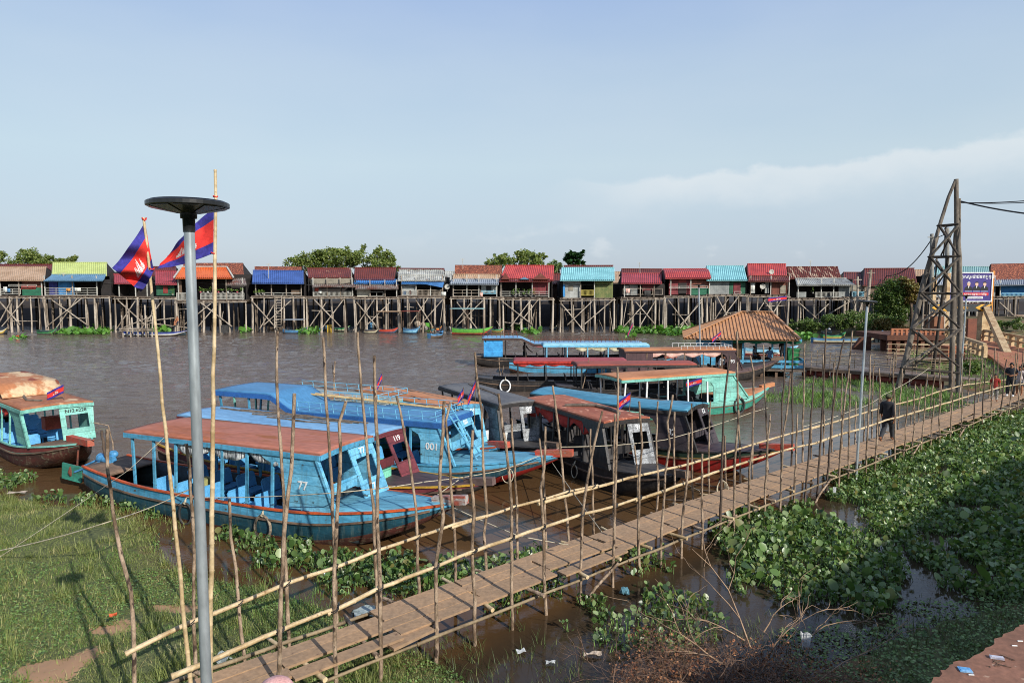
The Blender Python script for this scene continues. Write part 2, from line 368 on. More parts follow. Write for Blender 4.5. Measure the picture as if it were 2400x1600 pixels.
# ---------------------------------------------------------------- river
def watermat():
    m = bpy.data.materials.new('muddy_water'); m.use_nodes = True; N = m.node_tree.nodes; L = m.node_tree.links; b = N['Principled BSDF']
    b.inputs['Roughness'].default_value = .045; b.inputs['IOR'].default_value = 1.33
    g = N.new('ShaderNodeNewGeometry'); sp = N.new('ShaderNodeSeparateXYZ'); L.new(g.outputs['Position'], sp.inputs[0])
    def nz(sx, sy, sc, det, rough=.6, dist=0.0):
        mp = N.new('ShaderNodeMapping'); mp.inputs['Scale'].default_value = (sx, sy, 1); L.new(g.outputs['Position'], mp.inputs[0])
        n = N.new('ShaderNodeTexNoise'); n.inputs['Scale'].default_value = sc; n.inputs['Detail'].default_value = det; n.inputs['Roughness'].default_value = rough; n.inputs['Distortion'].default_value = dist
        L.new(mp.outputs[0], n.inputs[0]); return n.outputs['Fac']
    def mr(v, a, b_, c=0., d=1.):
        n = N.new('ShaderNodeMapRange'); n.interpolation_type = 'SMOOTHSTEP'; n.inputs['From Min'].default_value = a; n.inputs['From Max'].default_value = b_; n.inputs['To Min'].default_value = c; n.inputs['To Max'].default_value = d; L.new(v, n.inputs['Value']); return n.outputs[0]
    def mt(op, a, b_):
        n = N.new('ShaderNodeMath'); n.operation = op
        for i, v in enumerate((a, b_)):
            if isinstance(v, (int, float)): n.inputs[i].default_value = v
            else: L.new(v, n.inputs[i])
        return n.outputs[0]
    big = nz(1, 1, .12, 3)
    cr = N.new('ShaderNodeValToRGB'); L.new(big, cr.inputs[0]); e = cr.color_ramp.elements
    e[0].position = .35; e[0].color = (.08, .043, .018, 1); e[1].position = .7; e[1].color = (.115, .062, .026, 1)
    fm = N.new('ShaderNodeMix'); fm.data_type = 'RGBA'; L.new(mr(sp.outputs[1], 20, 42), fm.inputs[0]); L.new(cr.outputs[0], fm.inputs[6]); fm.inputs[7].default_value = (.122, .09, .07, 1)
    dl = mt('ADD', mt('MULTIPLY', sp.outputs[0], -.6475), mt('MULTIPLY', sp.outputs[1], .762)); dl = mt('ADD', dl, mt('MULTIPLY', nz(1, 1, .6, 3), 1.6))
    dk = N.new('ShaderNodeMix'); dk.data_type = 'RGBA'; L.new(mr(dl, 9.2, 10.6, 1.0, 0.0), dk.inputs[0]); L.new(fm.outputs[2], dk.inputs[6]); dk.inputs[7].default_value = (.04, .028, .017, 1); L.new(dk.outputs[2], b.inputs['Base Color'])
    y = sp.outputs[1]; x = sp.outputs[0]
    # open river ripples; sheltered behind the boats, towards the right bank
    line = mt('ADD', y, mt('MULTIPLY', x, -.28))
    line = mt('ADD', line, mt('MULTIPLY', big, 3.0))
    openw = mr(line, 24.5, 34.0)
    tot = mt('ADD', mt('MULTIPLY', openw, .95), .05)
    rip = mt('ADD', mt('MULTIPLY', nz(.75, 1.25, 1.25, 6, .66, .3), 1.0), mt('MULTIPLY', nz(1, 1, 6, 3), .16))
    bp = N.new('ShaderNodeBump'); bp.inputs['Distance'].default_value = .2; L.new(tot, bp.inputs['Strength']); L.new(rip, bp.inputs['Height']); L.new(bp.outputs[0], b.inputs['Normal'])
    return m
# the sheet carries real waves on the open river, calm water between the moored boats and the bridge
wx = np.concatenate([[-2500, -600, -150], np.arange(-78, 60, .33), [150, 600, 2500]]); wy = np.concatenate([[-60, 0, 8], np.arange(14, 60, .2), np.arange(60, 97, .33), [110, 300, 2600]])
WX, WY = np.meshgrid(wx, wy); sx_, sy_ = WX.ravel(), WY.ravel()
def vn(x, y, seed):
    xi = np.floor(x).astype(int); yi = np.floor(y).astype(int); fx, fy = x - xi, y - yi; fx = fx * fx * (3 - 2 * fx); fy = fy * fy * (3 - 2 * fy)
    h = lambda a, b: np.modf(np.abs(np.sin(a * 127.1 + b * 311.7 + seed * 17.3) * 43758.5453))[0]
    return (h(xi, yi) * (1 - fx) + h(xi + 1, yi) * fx) * (1 - fy) + (h(xi, yi + 1) * (1 - fx) + h(xi + 1, yi + 1) * fx) * fy - .5
rx_ = sx_ + .25 * sy_; hz_ = .07 * vn(rx_ * .28, sy_ * .5, 1) + .060 * vn(rx_ * .6 + 9, sy_ * 1.1, 2) + .042 * vn(rx_ * 1.2, sy_ * 2.1, 3) + .018 * vn(rx_ * 2.6, sy_ * 3.6, 4)
patch = .2 + 1.7 * (vn(rx_ * .06, sy_ * .11, 5) + .5) * (.6 + .8 * (vn(rx_ * .2, sy_ * .4, 6) + .5))
ln_ = sy_ - .30 * sx_ + 3 * vn(sx_ * .1, sy_ * .1, 7); amp = np.clip((ln_ - 23) / 14, 0, 1) ** 1.3; amp = np.where((sy_ < 14.1) | (sy_ > 95) | (np.abs(sx_) > 77), 0, amp)
w = MB(); w.v = [tuple(p) for p in np.stack([sx_, sy_, hz_ * amp * patch * WAVE], 1).tolist()]; nx = len(wx)
w.f = [[j * nx + i, j * nx + i + 1, (j + 1) * nx + i + 1, (j + 1) * nx + i] for j in range(len(wy) - 1) for i in range(nx - 1)]; w.m = [0] * len(w.f); w.s = [True] * len(w.f)
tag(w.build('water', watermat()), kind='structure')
# ---------------------------------------------------------------- paints and woods
CY = pm('cyan_paint', '72bbda', '4f9cc2', 2.2, .48, .66, .55, .25, st=(.5, 1, 1), seam=('z', .24, .45), speck=('3b4a4c', 4, .66), streak=('5f6a60', .55))
CYD = pm('blue_hull_paint', '58a4c8', '38809f', 2.2, .46, .66, .55, .25, st=(.25, 1, 1), speck=('4c4a40', 5, .66), streak=('4a4c40', .6))
CYP = pm('cyan_plank_deck', '6fb2cb', '5b95ac', 2.5, .42, .62, .65, .3, st=(.3, 1.5, 1), seam=('y', .17, .45), speck=('5c5a50', 4, .68))
TEAL = pm('dark_teal_paint', '1d4f60', '13333c', 2, .4, .62, .6, .3, st=(.25, 1, 1), speck=('4a5a58', 6, .68), streak=('6f7a6c', .5))
KEEL = pm('worn_keel_paint', '5b2a22', '3a241c', 2, .4, .62, .75, .4, st=(.25, 1, 1.5), speck=('6f6a55', 5, .6), streak=('8a8468', .5))
RUSTR = pm('red_oxide_roof', 'ab6b58', 'a25c3c', 1.1, .45, .65, .8, .12, st=(.35, 1.2, 1), speck=('92552e', 2.2, .6), streak=('8c7260', .3))
ORNR = pm('orange_brown_roof', 'bd7f55', 'a7683e', 1.3, .45, .62, .75, .1, st=(.35, 1, 1), speck=('7d5537', 3, .68))
REDR = pm('flaking_red_roof', 'a8644a', '935039', 1.6, .42, .6, .75, .15, st=(.4, 1, 1), speck=('c98d72', 3.5, .6))
BLUR = pm('blue_roof_paint', '4d86b2', '4279a2', 1.3, .42, .62, .5, .1, st=(.4, 1, 1), speck=('8095a0', 5, .7))
LBLR = pm('light_blue_roof', '79a8cc', '6897bd', 1.1, .45, .62, .45, .12, st=(.4, 1, 1), speck=('8d9aa0', 4, .69))
TBLR = pm('faded_teal_roof', '4d8ea8', '3b7791', 1.2, .42, .62, .55, .1, st=(.35, 1, 1), speck=('82a0a6', 4, .66))
GREYR = pm('grey_tar_roof', '57585c', '6b6a6a', 1.3, .4, .6, .85, .1, st=(.4, 1, 1), speck=('85817a', 4, .67))
PALER = pm('weathered_pale_roof', 'a9aca2', '8f9488', 1.1, .4, .6, .8, .1, st=(.35, 1, 1), speck=('a3683e', 1.6, .58))
CREAMR = pm('rust_stained_cream_roof', 'd3b48c', 'b6764c', .9, .45, .52, .8, .1, st=(.5, 1, 1), speck=('8d4326', 1.6, .6))
MAR = pm('maroon_paint', '74353a', '5e2a2f', 2, .45, .62, .5, .12, seam=('z', .28, .5), streak=('3f2428', .5))
MARD = pm('maroon_plank_deck', '5a4446', '44383a', 2.5, .42, .62, .6, .25, st=(.3, 1.5, 1), seam=('y', .16, .45))
BLK = pm('black_hull_paint', '242325', '38322d', 2.2, .45, .65, .5, .3, st=(.3, 1, 1), speck=('5b5148', 5, .67), streak=('6a6258', .4))
BLKP = pm('black_plank_deck', '3c3836', '4d4742', 2.5, .42, .62, .55, .3, st=(.3, 1.5, 1), seam=('y', .17, .4))
SILV = pm('flaking_silver_paint', 'a0a4a6', '6c6f72', 4, .42, .6, .45, .3, seam=('z', .3, .35), speck=('3a3836', 7, .57), streak=('4c4844', .7))
TURQ = pm('turquoise_paint', '7fc2b4', '5da092', 2.2, .48, .66, .55, .2, st=(.5, 1, 1), seam=('z', .26, .55), speck=('6b6a58', 5, .67), streak=('5f6a60', .55))
TURQD = pm('green_hull_paint', '3f9a84', '2f7564', 2.2, .45, .66, .6, .25, st=(.25, 1, 1), speck=('7f6a4a', 5, .63), streak=('4a4c40', .6))
MINT = pm('mint_panel_paint', '8ce0c0', '6fc4a6', 2.5, .45, .66, .5, .1, seam=('z', .24, .5))
WHT = pm('white_paint', 'e6e8e6', 'c9ccca', 3, .5, .66, .5, .1)
REDP = pm('red_beam_paint', 'c4452f', 'a8604a', 3, .45, .6, .6, .35, st=(.5, 1, 1), speck=('8b7a6a', 6, .62))
REDH = pm('dark_red_hull_paint', '9c1f1a', '751812', 2, .42, .62, .55, .25, st=(.3, 1, 1), streak=('5a3a30', .6))
ORL = pm('orange_trim_paint', 'c9592b', '9a4526', 4, .45, .6, .6, .2, st=(.5, 1, 1))
YEL = pm('yellow_trim_paint', 'c79a2e', '9a7a30', 4, .45, .6, .6, .2, st=(.5, 1, 1))
OLDW = pm('old_boat_wood', '7b6350', '57463a', 3, .4, .6, .85, .4, st=(.3, 1, 1), rnd=.2)
INNER = pm('dark_hull_interior', '3a4b52', '2a3237', 3, .4, .6, .8, .2)
INNERB = pm('black_hull_interior', '232021', '302a26', 3, .4, .6, .8, .2)
SEAT = pm('light_blue_seat', '5fabdd', '4a94c6', 4, .5, .68, .45, .05)
SEATD = pm('dark_seat', '2c2a2c', '463f3b', 4, .45, .6, .6, .1)
SEATW = pm('white_seat', 'd8dcdc', 'b6baba', 4, .45, .6, .5, .1)
SHEET = pm('striped_cloth', 'd2d6d4', '5a5c62', 9, .48, .52, .9, 0, st=(6, 1, .3))
REDC = pm('red_cloth', 'b3362b', '8e241d', 4, .45, .6, .9, .1)
PINKC = pm('pink_cloth', 'e3b9ab', 'cfa092', 4, .45, .6, .9, .1)
CREAMC = pm('cream_cloth', 'c9bf9f', 'a69c80', 4, .45, .6, .9, .1)
GALV = pm('galvanised_metal', 'c2cacd', 'aab2b6', 2.5, .45, .6, .32, .02, metal=.55, st=(1, 1, .3))
RUBB = pm('black_rubber', '2b2a2a', '454340', 6, .45, .6, .8, .2)
HOSE = pm('weathered_hoop', '9a8c78', '6a5f52', 8, .4, .6, .8, .4)
ROPE = pm('pale_rope', 'c8bda4', 'a39880', 20, .4, .6, .9, .3)
IRON = pm('rusty_iron', '7a3f2c', '4a2c22', 8, .4, .6, .8, .3)
BRANCH = pm('grey_branch_wood', '76695c', '54493f', 5, .4, .6, .9, .5, st=(1, 1, .4), rnd=.25)
PVC = pm('blue_machine_paint', '4f96c8', '3b6f92', 6, .45, .6, .5, .1)
JACKET = pm('orange_life_jacket', 'c8502f', 'a34026', 6, .45, .6, .8, .2)
def hull_fns(Lr, Lf, Ls, B, zg=.62, bowz=.38, sternz=.2):
    L = Lr + Lf + Ls
    def beam(s):                        # half beam along the length, s = 0 stern .. 1 bow
        return B / 2 * (.62 + .38 * math.sin(min(s / .42, 1) * math.pi / 2)) * (1 if s < .66 else max(.055, math.cos((s - .66) / .34 * math.pi / 2) ** .8))
    def sheer(s): return zg + bowz * max(0, (s - .55) / .45) ** 2 + sternz * max(0, (.28 - s) / .28) ** 2
    def keel(s):
        k = -.35
        if s > .7: k = -.35 + (sheer(1) + .25) * ((s - .7) / .3) ** 1.7
        if s < .12: k = -.35 + .4 * ((.12 - s) / .12) ** 1.5
        return min(k, sheer(s) - .1)
    def X(s): return -(Lr + Ls) + s * L
    return beam, sheer, keel, X, L
def boat(label, pos, head, Lr=6.5, Lf=3.2, Ls=2.2, B=2.2, zr=2.1, zg=.62, hull=(CYD, CYD, TEAL, KEEL), deckm=CYP, trim=ORL, trim2=OLDW, roofm=RUSTR, edgem=CYD, post=CYD,
         inner=INNER, panel=CY, pane=None, num=None, num_side=None, numm=WHT, numsz=.34, seats=(SEAT, 5), beamm=REDP, posts=6, curtain=None, side=True, front=True, sag=.0, camber=.05, lean=.55,
         group='wooden passenger boats moored in the inlet', name='passenger_boat', raised=None, slats=False, beamlen=.75, side_len=1.25, roofw=None, bowz=.38, deck0=-.1, cat='boat', extra_num=None, porthole=True, dboard=True):
    t = thing(name, label, cat, (pos[0], pos[1], 0), R(head), group)
    beam, sheer, keel, X, L = hull_fns(Lr, Lf, Ls, B, zg, bowz)
    # hull skin: strakes from the gunwale to the keel, both sides, one mesh
    prof = [(1.0, 0.0), (1.015, .2), (1.0, .28), (.975, .6), (.78, .88), (.0, 1.0)]
    h = MB(); ns = 36
    for sd_ in (-1, 1):
        def fn(u, v, sd_=sd_):
            s = u; i = min(int(v * 5 + 1e-6), 4); fr = v * 5 - i
            a = prof[i]; b = prof[i + 1]; w_ = a[0] + (b[0] - a[0]) * fr; d_ = a[1] + (b[1] - a[1]) * fr
            zt, zk = sheer(s), keel(s)
            return (X(s), sd_ * beam(s) * w_, zt + (zk - zt) * d_)
        o = len(h.f); h.grid(fn, ns, 5, mi=lambda u, v: [0, 1, 2, 3, 3][min(int(v * 5), 4)], sm=True)
        if sd_ > 0: h.f[o:] = [f[::-1] for f in h.f[o:]]
    # transom
    zt, zk = sheer(0), keel(0); b0 = beam(0)
    pts = [(X(0), -b0 * p[0], zt + (zk - zt) * p[1]) for p in prof] + [(X(0), b0 * p[0], zt + (zk - zt) * p[1]) for p in prof[-2::-1]]
    h.add(pts, [tuple(range(len(pts)))], 2)
    h.build('hull', list(hull), t)
    # inner lining and floor
    f = MB()
    for sd_ in (-1, 1):
        f.grid(lambda u, v, sd_=sd_: (X(.02 + u * .8), sd_ * (beam(.02 + u * .8) - .04 - .1 * v), sheer(.02 + u * .8) - .015 - v * (sheer(.02 + u * .8) - .12)), 20, 1, 0, .02)
    f.grid(lambda u, v: (X(.02 + u * .8), (v * 2 - 1) * (beam(.02 + u * .8) - .15), .12), 20, 1, 0, .03)
    f.build('interior_lining', inner, t)
    # gunwale caps
    for sd_ in (-1, 1):
        c = MB(); q = [Vector((X(s), sd_ * (beam(s) + .012), sheer(s) + .02)) for s in np.linspace(0, .985, 30)]
        for a, b in zip(q, q[1:]): c.bar(a, b, .07, .045)
        c.build('gunwale', trim, t)
        c = MB(); q = [Vector((X(s), sd_ * (beam(s) * 1.012 + .01), sheer(s) + (keel(s) - sheer(s)) * .235)) for s in np.linspace(0, .96, 30)]
        for a, b in zip(q, q[1:]): c.bar(a, b, .05, .045)
        c.build('rubbing_strake', trim2, t)
    # fore deck and stern deck
    s0 = (Lr + Ls + deck0) / L
    d = MB(); d.grid(lambda u, v: (X(s0 + u * (1 - s0)), (v * 2 - 1) * (beam(s0 + u * (1 - s0)) - .015), sheer(s0 + u * (1 - s0)) + .035 + .05 * (1 - (v * 2 - 1) ** 2)), 14, 6, 0, .05)
    d.build('fore_deck', deckm, t)
    d = MB(); d.grid(lambda u, v: (X(u * .1), (v * 2 - 1) * (beam(u * .1) - .02), sheer(u * .1) + .01), 4, 1, 0, .04)
    d.build('stern_deck', OLDW if deckm is CYP else deckm, t)
    # stem beam
    zt = sheer(1); bb = MB(); bb.bar((Lf - beamlen * .72, 0, zt + .02), (Lf + beamlen * .45, 0, zt + .14), .2, .2)
    bb.build('stem_beam', beamm, t)
    # roof
    rw = (roofw or B * .95) / 2
    def rz(x, y):
        u = -x / Lr
        z = zr + sag * (4 * (u - .5) ** 2) - camber * (y / rw) ** 2
        if raised:
            a, b_, dz = raised
            z += dz * min(max((u - a) / (b_ - a), 0), 1)
        return z
    r = MB(); r.grid(lambda u, v: (.12 - u * (Lr + .12), (v * 2 - 1) * rw, rz(.12 - u * (Lr + .12), (v * 2 - 1) * rw) + .05), 40, 8, 0, .05)
    o = len(r.f)
    ro = r.build('roof', roofm, t)
    # flip so the thickness goes down is handled by order; fascia boards
    e = MB(); hfas = .12 if not raised else .16
    for sd_ in (-1, 1):
        q = [Vector((x, sd_ * (rw + .012), rz(x, rw) - .01)) for x in np.linspace(.12, -Lr, 26)]
        for a, b in zip(q, q[1:]): e.bar(a, b, .03, hfas)
    for x in (.135, -Lr - .015):
        q = [Vector((x, y, rz(x, y) - .01)) for y in np.linspace(-rw, rw, 7)]
        for a, b in zip(q, q[1:]): e.bar(a, b, .03, hfas)
    e.build('roof_edge', edgem, t)
    # posts
    n = posts
    for i in range(n):
        x = -.35 - side_len * .8 - (Lr - .6 - side_len * .8) * i / (n - 1)
        s = (x + Lr + Ls) / L
        for sd_ in (-1, 1):
            p = MB(); p.bar((x, sd_ * (beam(s) - .03), sheer(s) - .2), (x, sd_ * (rw - .05), rz(x, rw) - .03), .07, .05)
            p.build('roof_post', post, t)
    # side wings by the bow door
    if side:
        for sd_ in (-1, 1):
            y0, y1 = sd_ * (beam((Lr + Ls) / L) - .02), sd_ * (rw - .02)
            zt = rz(0, rw) - .07; zb = sheer((Lr + Ls) / L) + .03
            P = [(.02, zt), (lean, zb), (-side_len * .8, zb), (-side_len * .8, zb + .62 * (zt - zb)), (-side_len * .9, zb + .78 * (zt - zb)), (-side_len * 1.25, zb + .9 * (zt - zb)), (-side_len * 1.4, zt)]
            q = [(x, y0 + (y1 - y0) * (z - zb) / (zt - zb), z) for x, z in P]
            m = MB(); m.prism(q if sd_ < 0 else q[::-1], (0, -.03 * sd_, 0)); w_ = m.build('side_wing', panel, t)
            c = MB(); c.bar(q[0], q[1], .09, .07); c.build('door_post', edgem if panel is not CY else CY, w_)
            if num_side and sd_ < 0:
                cx = -side_len * .42 + .1; cz = zb + .47 * (zt - zb); yy = y0 + (y1 - y0) * .47
                text('painted_number', num_side, .3, numm, basis((cx, yy - .012, cz), (1, 0, 0), ((0, (y1 - y0), (zt - zb)))), w_)
    if front:
        zt = rz(0, 0) - .07; zb = sheer((Lr + Ls) / L) + .05
        ya, yb = rw * .02, rw - .06
        def Q(u, v):                     # u across (0..1), v up (0..1) on the leaning panel
            return Vector((.05 + (lean + .0) * (1 - v), ya + (yb - ya) * u * (1 if v > .5 else 1.0), zb + (zt - zb) * v))
        m = MB()
        def strip(u0, u1, v0, v1):
            q = [Q(u0, v0), Q(u1, v0), Q(u1, v1), Q(u0, v1)]; m.prism(q, (.03, 0, .01))
        wb, wt = (.36, .76) if porthole else (.3, .62)
        strip(0, 1, wt, 1); strip(0, 1, 0, wb); strip(0, .16, wb, wt); strip(.86, 1, wb, wt)
        w_ = m.build('front_panel', pane or panel, t)
        if num:
            c = Q(.5, (wt + 1) / 2 - .01) + Vector((.036, 0, .012))
            text('painted_number', num, min(numsz, (1 - wt) * (zt - zb) * .75), numm, basis(c, (0, 1, 0), Q(0, 1) - Q(0, 0)), w_)
        if extra_num:
            c = Q(.42, wb / 2) + Vector((.036, 0, .012)); text('painted_number', extra_num, .27, numm, basis(c, (0, 1, 0), Q(0, 1) - Q(0, 0)), w_)
        # low breast board on the door side
        m = MB(); q0 = Vector((.05 + lean * .62, -rw * .86, zb + .55)); m.bar(q0, (q0.x, -.04, q0.z), .03, .26); m.build('door_board', panel, t) if dboard else None
    if seats:
        sm_, n = seats
        for i in range(n):
            x = -.9 - i * (Lr - 2.0) / max(n - 1, 1); s = (x + Lr + Ls) / L
            for sd_ in (-1, 1):
                y = sd_ * (beam(s) * .52)
                m = MB(); m.box(x - .2, x + .22, y - .34, y + .34, .42, .5)
                for a in (-.28, .28): m.bar((x + .15, y + a, .13), (x + .15, y + a, .42), .04)
                so_ = m.build('seat', sm_, t)
                m = MB(); m.prism([(x - .22, y - .34, .52), (x - .22, y + .34, .52), (x - .3, y + .34, .86), (x - .3, y + .27, .93), (x - .3, y - .27, .93), (x - .3, y - .34, .86)], (.035, 0, .005)); m.build('backrest', sm_, so_)
    if curtain:
        cm, a, b_, dep, nsc = curtain
        for sd_ in (-1,):
            m = MB()
            def fn(u, v):
                x = -(a + (b_ - a) * u) * Lr
                sc = dep * (.35 + .65 * abs(math.sin(u * nsc * math.pi)))
                return (x, sd_ * (rw - .05) + .05 * v * math.sin(u * 40), rz(x, rw) - .07 - v * sc)
            m.grid(fn, 60, 3, 0, .01); m.build('curtain', cm, t)
    return t, dict(beam=beam, sheer=sheer, X=X, L=L, rz=rz, rw=rw)
def ontop(t, label, name, cat, fn, mat, group=None):
    """a top-level thing whose geometry is given in a boat's local frame"""
    M = mat_of(t); mb = MB(); fn(mb)
    c = sum((Vector(v) for v in mb.v), Vector()) / len(mb.v); zmin = min(v[2] for v in mb.v); c.z = zmin
    mb.v = [tuple(Vector(v) - c) for v in mb.v]
    o = mb.build(name, mat); o.location = M @ c; o.rotation_euler = t.rotation_euler
    return tag(o, label, cat, group)
def stick(mb, a, b, r=.03, kink=.08, seed=0):
    rg = random.Random(seed); a, b = Vector(a), Vector(b); n = 7; pts = []
    for i in range(n):
        p = a.lerp(b, i / (n - 1)) + Vector((0, rg.uniform(-kink, kink), rg.uniform(0, kink * .4)))
        pts.append(p)
    mb.tube(pts, [r * (1.15 - .5 * i / (n - 1)) for i in range(n)], 6)
def hoop(label, t, x, y, z, rad, mat=HOSE, rt=.035, rope=.0, ry=.0, group='hoops hung over the sides of the boats'):
    M = mat_of(t); h = thing('fender_hoop', label, 'fender', M @ Vector((x, y, z)), t.rotation_euler.z, group)
    mb = MB(); mb.tube([(rad * .82 * math.cos(a), -.03 + .02 * math.sin(a), -rad + rad * math.sin(a) + ry) for a in np.linspace(0, 2 * math.pi, 25)[:-1]], rt, 8, closed=True)
    mb.build('hoop', mat, h)
    mb = MB(); mb.tube([(0, .04, .16), (.015, -.03, .1), (0, -.05, .03), (-.03, -.03, -.02)], .018, 6); mb.tube([(.0, .0, .12), (.05, -.05, .06), (-.05, -.06, .03), (.03, -.05, 0)], .02, 6)
    mb.build('lashing', ROPE, h); return h
FLB = pm('flag_blue_cloth', '3a3590', '2a2670', 5, .45, .6, .9, .05); FLR = pm('flag_red_cloth', 'd9332b', 'c32a24', 5, .45, .6, .9, .05); FLW = pm('flag_white_cloth', 'e8e4de', 'c8c4c0', 5, .45, .6, .9, .05)
def flag_mi(u, v):
    if v < .25 or v > .75: return 0
    x = (u - .5) / .2; y = (.75 - v) / .5
    if int(y * 40) % 6 == 0 or int((x + 3) * 14) % 7 == 0: return 1           # temple outline with three stepped towers
    if abs(x) < 1 and y > .12:
        if y < .24: return 2
        if y < .36 and abs(x) < .88: return 2
        for c, hgt, wdt in ((0, .9, .26), (-.56, .68, .2), (.56, .68, .2)):
            if abs(x - c) < wdt * (1 - max(0, (y - .36) / (hgt - .36)) ** 1.4) and y < hgt: return 2
    return 1
def cloth_flag(mb, HT, FT, FB, HB, wave=.05, nu=44, nv=32, axis=(0, 1, 0), ph=0):
    HT, FT, FB, HB = map(Vector, (HT, FT, FB, HB)); A = Vector(axis)
    def fn(u, v):
        p = HT.lerp(FT, u).lerp(HB.lerp(FB, u), v)
        return p + A * wave * (math.sin(u * 9 + v * 3 + ph) + .5 * math.sin(u * 17 - v * 7)) * min(1, u * 3)
    mb.grid(fn, nu, nv, flag_mi, .004)
def small_flag(label, base, h=.9, w=.42, lean=(0, 0), dirx=-1, drop=.3, group='small national flags flown on the boats'):
    t = thing('flag', label, 'flag', base, 0, group)
    m = MB(); tip = Vector((lean[0], lean[1], h)); m.tube([(0, 0, 0), tip * .5, tip], [.014, .012, .01], 6); m.build('flagstaff', OLDW, t)
    m = MB(); a = tip * .98; b = tip * .98 - Vector((0, 0, .3)) * 1.0
    cloth_flag(m, a, a + Vector((dirx * w, 0, -drop)), b + Vector((dirx * w, 0, -drop)), b, .025, 24, 16); m.build('flag_cloth', [FLB, FLR, FLW], t)
    return t
# ================================================================ the moored boats
# 77 : nearest, red oxide roof
A, iA = boat('blue wooden passenger boat with red oxide roof and white number 77, nearest the footbridge', (-4.22, 16.9), -23, Lr=6.5, Lf=3.1, Ls=2.3, B=2.3, zr=2.2, zg=.72,
             num='77', num_side='77', extra_num='77', seats=(SEAT, 6), beamm=pm('worn_bow_beam', 'a9a39c', '9a4f3d', 3, .45, .55, .8, .5, st=(.6, 2, 2)), posts=7, curtain=(SHEET, .12, .72, .28, 3.0))
def bench(mb): pass
m = MB(); m.box(-5.9, -4.6, -.75, .75, .12, .52); m.build('engine_hatch', pm('dark_hatch_boards', '3c3a38', '2a2826', 3, seam=('y', .22, .4)), A)
m = MB(); m.box(-4.5, -4.2, -.62, -.2, .5, .98); m.build('fuel_box', pm('olive_box_paint', 'a7a468', '8f8c58', 3), A)
ontop(A, 'orange life jackets hanging under the rear of the red oxide roof', 'life_jacket', 'life jackets', lambda mb: [mb.grid(lambda u, v, k=k: (-5.3 + .28 * k + .12 * math.cos(u * 6.3), -.2 + .1 * k + .09 * math.sin(u * 6.3), 1.95 - .42 * v + .03 * math.sin(u * 9)), 10, 4, 0) for k in range(3)], JACKET)
hoop('pale rope hoop tied to the rail of the red roofed boat, nearer its bow', A, -1.6, -1.16, .55, .3)
hoop('grey rubber hoop tied to the rail of the red roofed boat, behind the bamboo flagpole', A, -4.15, -1.2, .55, .27, RUBB, .03)
def engine(t, x0, mcol=PVC):
    e = MB(); e.tube([(x0 + .2, 0, .95), (x0 - .35, 0, 1.0)], .14, 10); e.ball((x0 + .1, .12, 1.12), .16, .12, .12); e.build('motor', mcol, t)
    e = MB(); e.tube([(x0 - .3, 0, .98), (x0 - 1.3, -.1, .55)], .035, 8); e.bar((x0 - .2, .12, .9), (x0 - 1.25, 0, .5), .05); e.bar((x0 - .2, -.12, .9), (x0 - 1.25, -.2, .5), .05)
    e.build('drive_shaft', mcol, t)
    e = MB(); e.tube([(x0 - 1.25, -.05, 1.15), (x0 - 1.28, -.1, .5), (x0 - 1.3, -.1, .2)], .03, 6); e.bar((x0 - 1.0, -.1, .22), (x0 - 1.5, -.1, .22), .04)
    e.ball((x0 - 1.42, -.1, .5), .05, .2, .2, 8); e.build('propeller_bracket', IRON, t)
engine(A, -8.7)
m = MB(); m.bar((-9.7, -.15, .42), (-10.5, -.2, .5), .05, .5); m.build('rudder', TURQD, A)
# 119 : light blue roof, maroon panel
B_, iB = boat('boat with light blue roof and maroon front panel numbered 119, between the two blue boats', (-3.72, 19.35), -27, Lr=7.6, Lf=3.3, Ls=1.5, B=1.95, zr=1.98, hull=(MAR, MARD, BLK, BLK), deckm=MARD, trim=YEL,
              roofm=LBLR, edgem=MAR, panel=MAR, num='119', seats=(SEAT, 5), post=CYD, beamm=pm('brown_bow_beam', '6a5752', '54423e', 3, st=(.5, 1, 1)), side=False, lean=.6, bowz=.3)
m = MB(); m.prism([(-.35, -.8, .75), (.3, -.8, .72), (.25, .05, .72), (-.4, .05, .75)], (0, 0, .5)); m.build('mint_bow_locker', MINT, B_)
for k, (x0, y0, x1, y1) in enumerate([(-7.0, .25, -.9, .5), (-5.2, .05, -1.4, .3), (-4.6, .6, -1.2, .42), (-4.4, -.1, -1.9, -.12), (-6.2, .45, -3, .55)]):
    ontop(B_, ['longest grey branch lying on the light blue roof', 'second grey branch lying along the middle of the light blue roof', 'grey branch on the far side of the light blue roof', 'short grey branch nearest the edge of the light blue roof', 'crooked grey branch at the back of the light blue roof'][k],
          'wooden_pole', 'pole', lambda mb: stick(mb, (x0, y0, 2.07), (x1, y1, 2.09), .035, .07, k), BRANCH, 'branches and poles lying on the boat roofs')
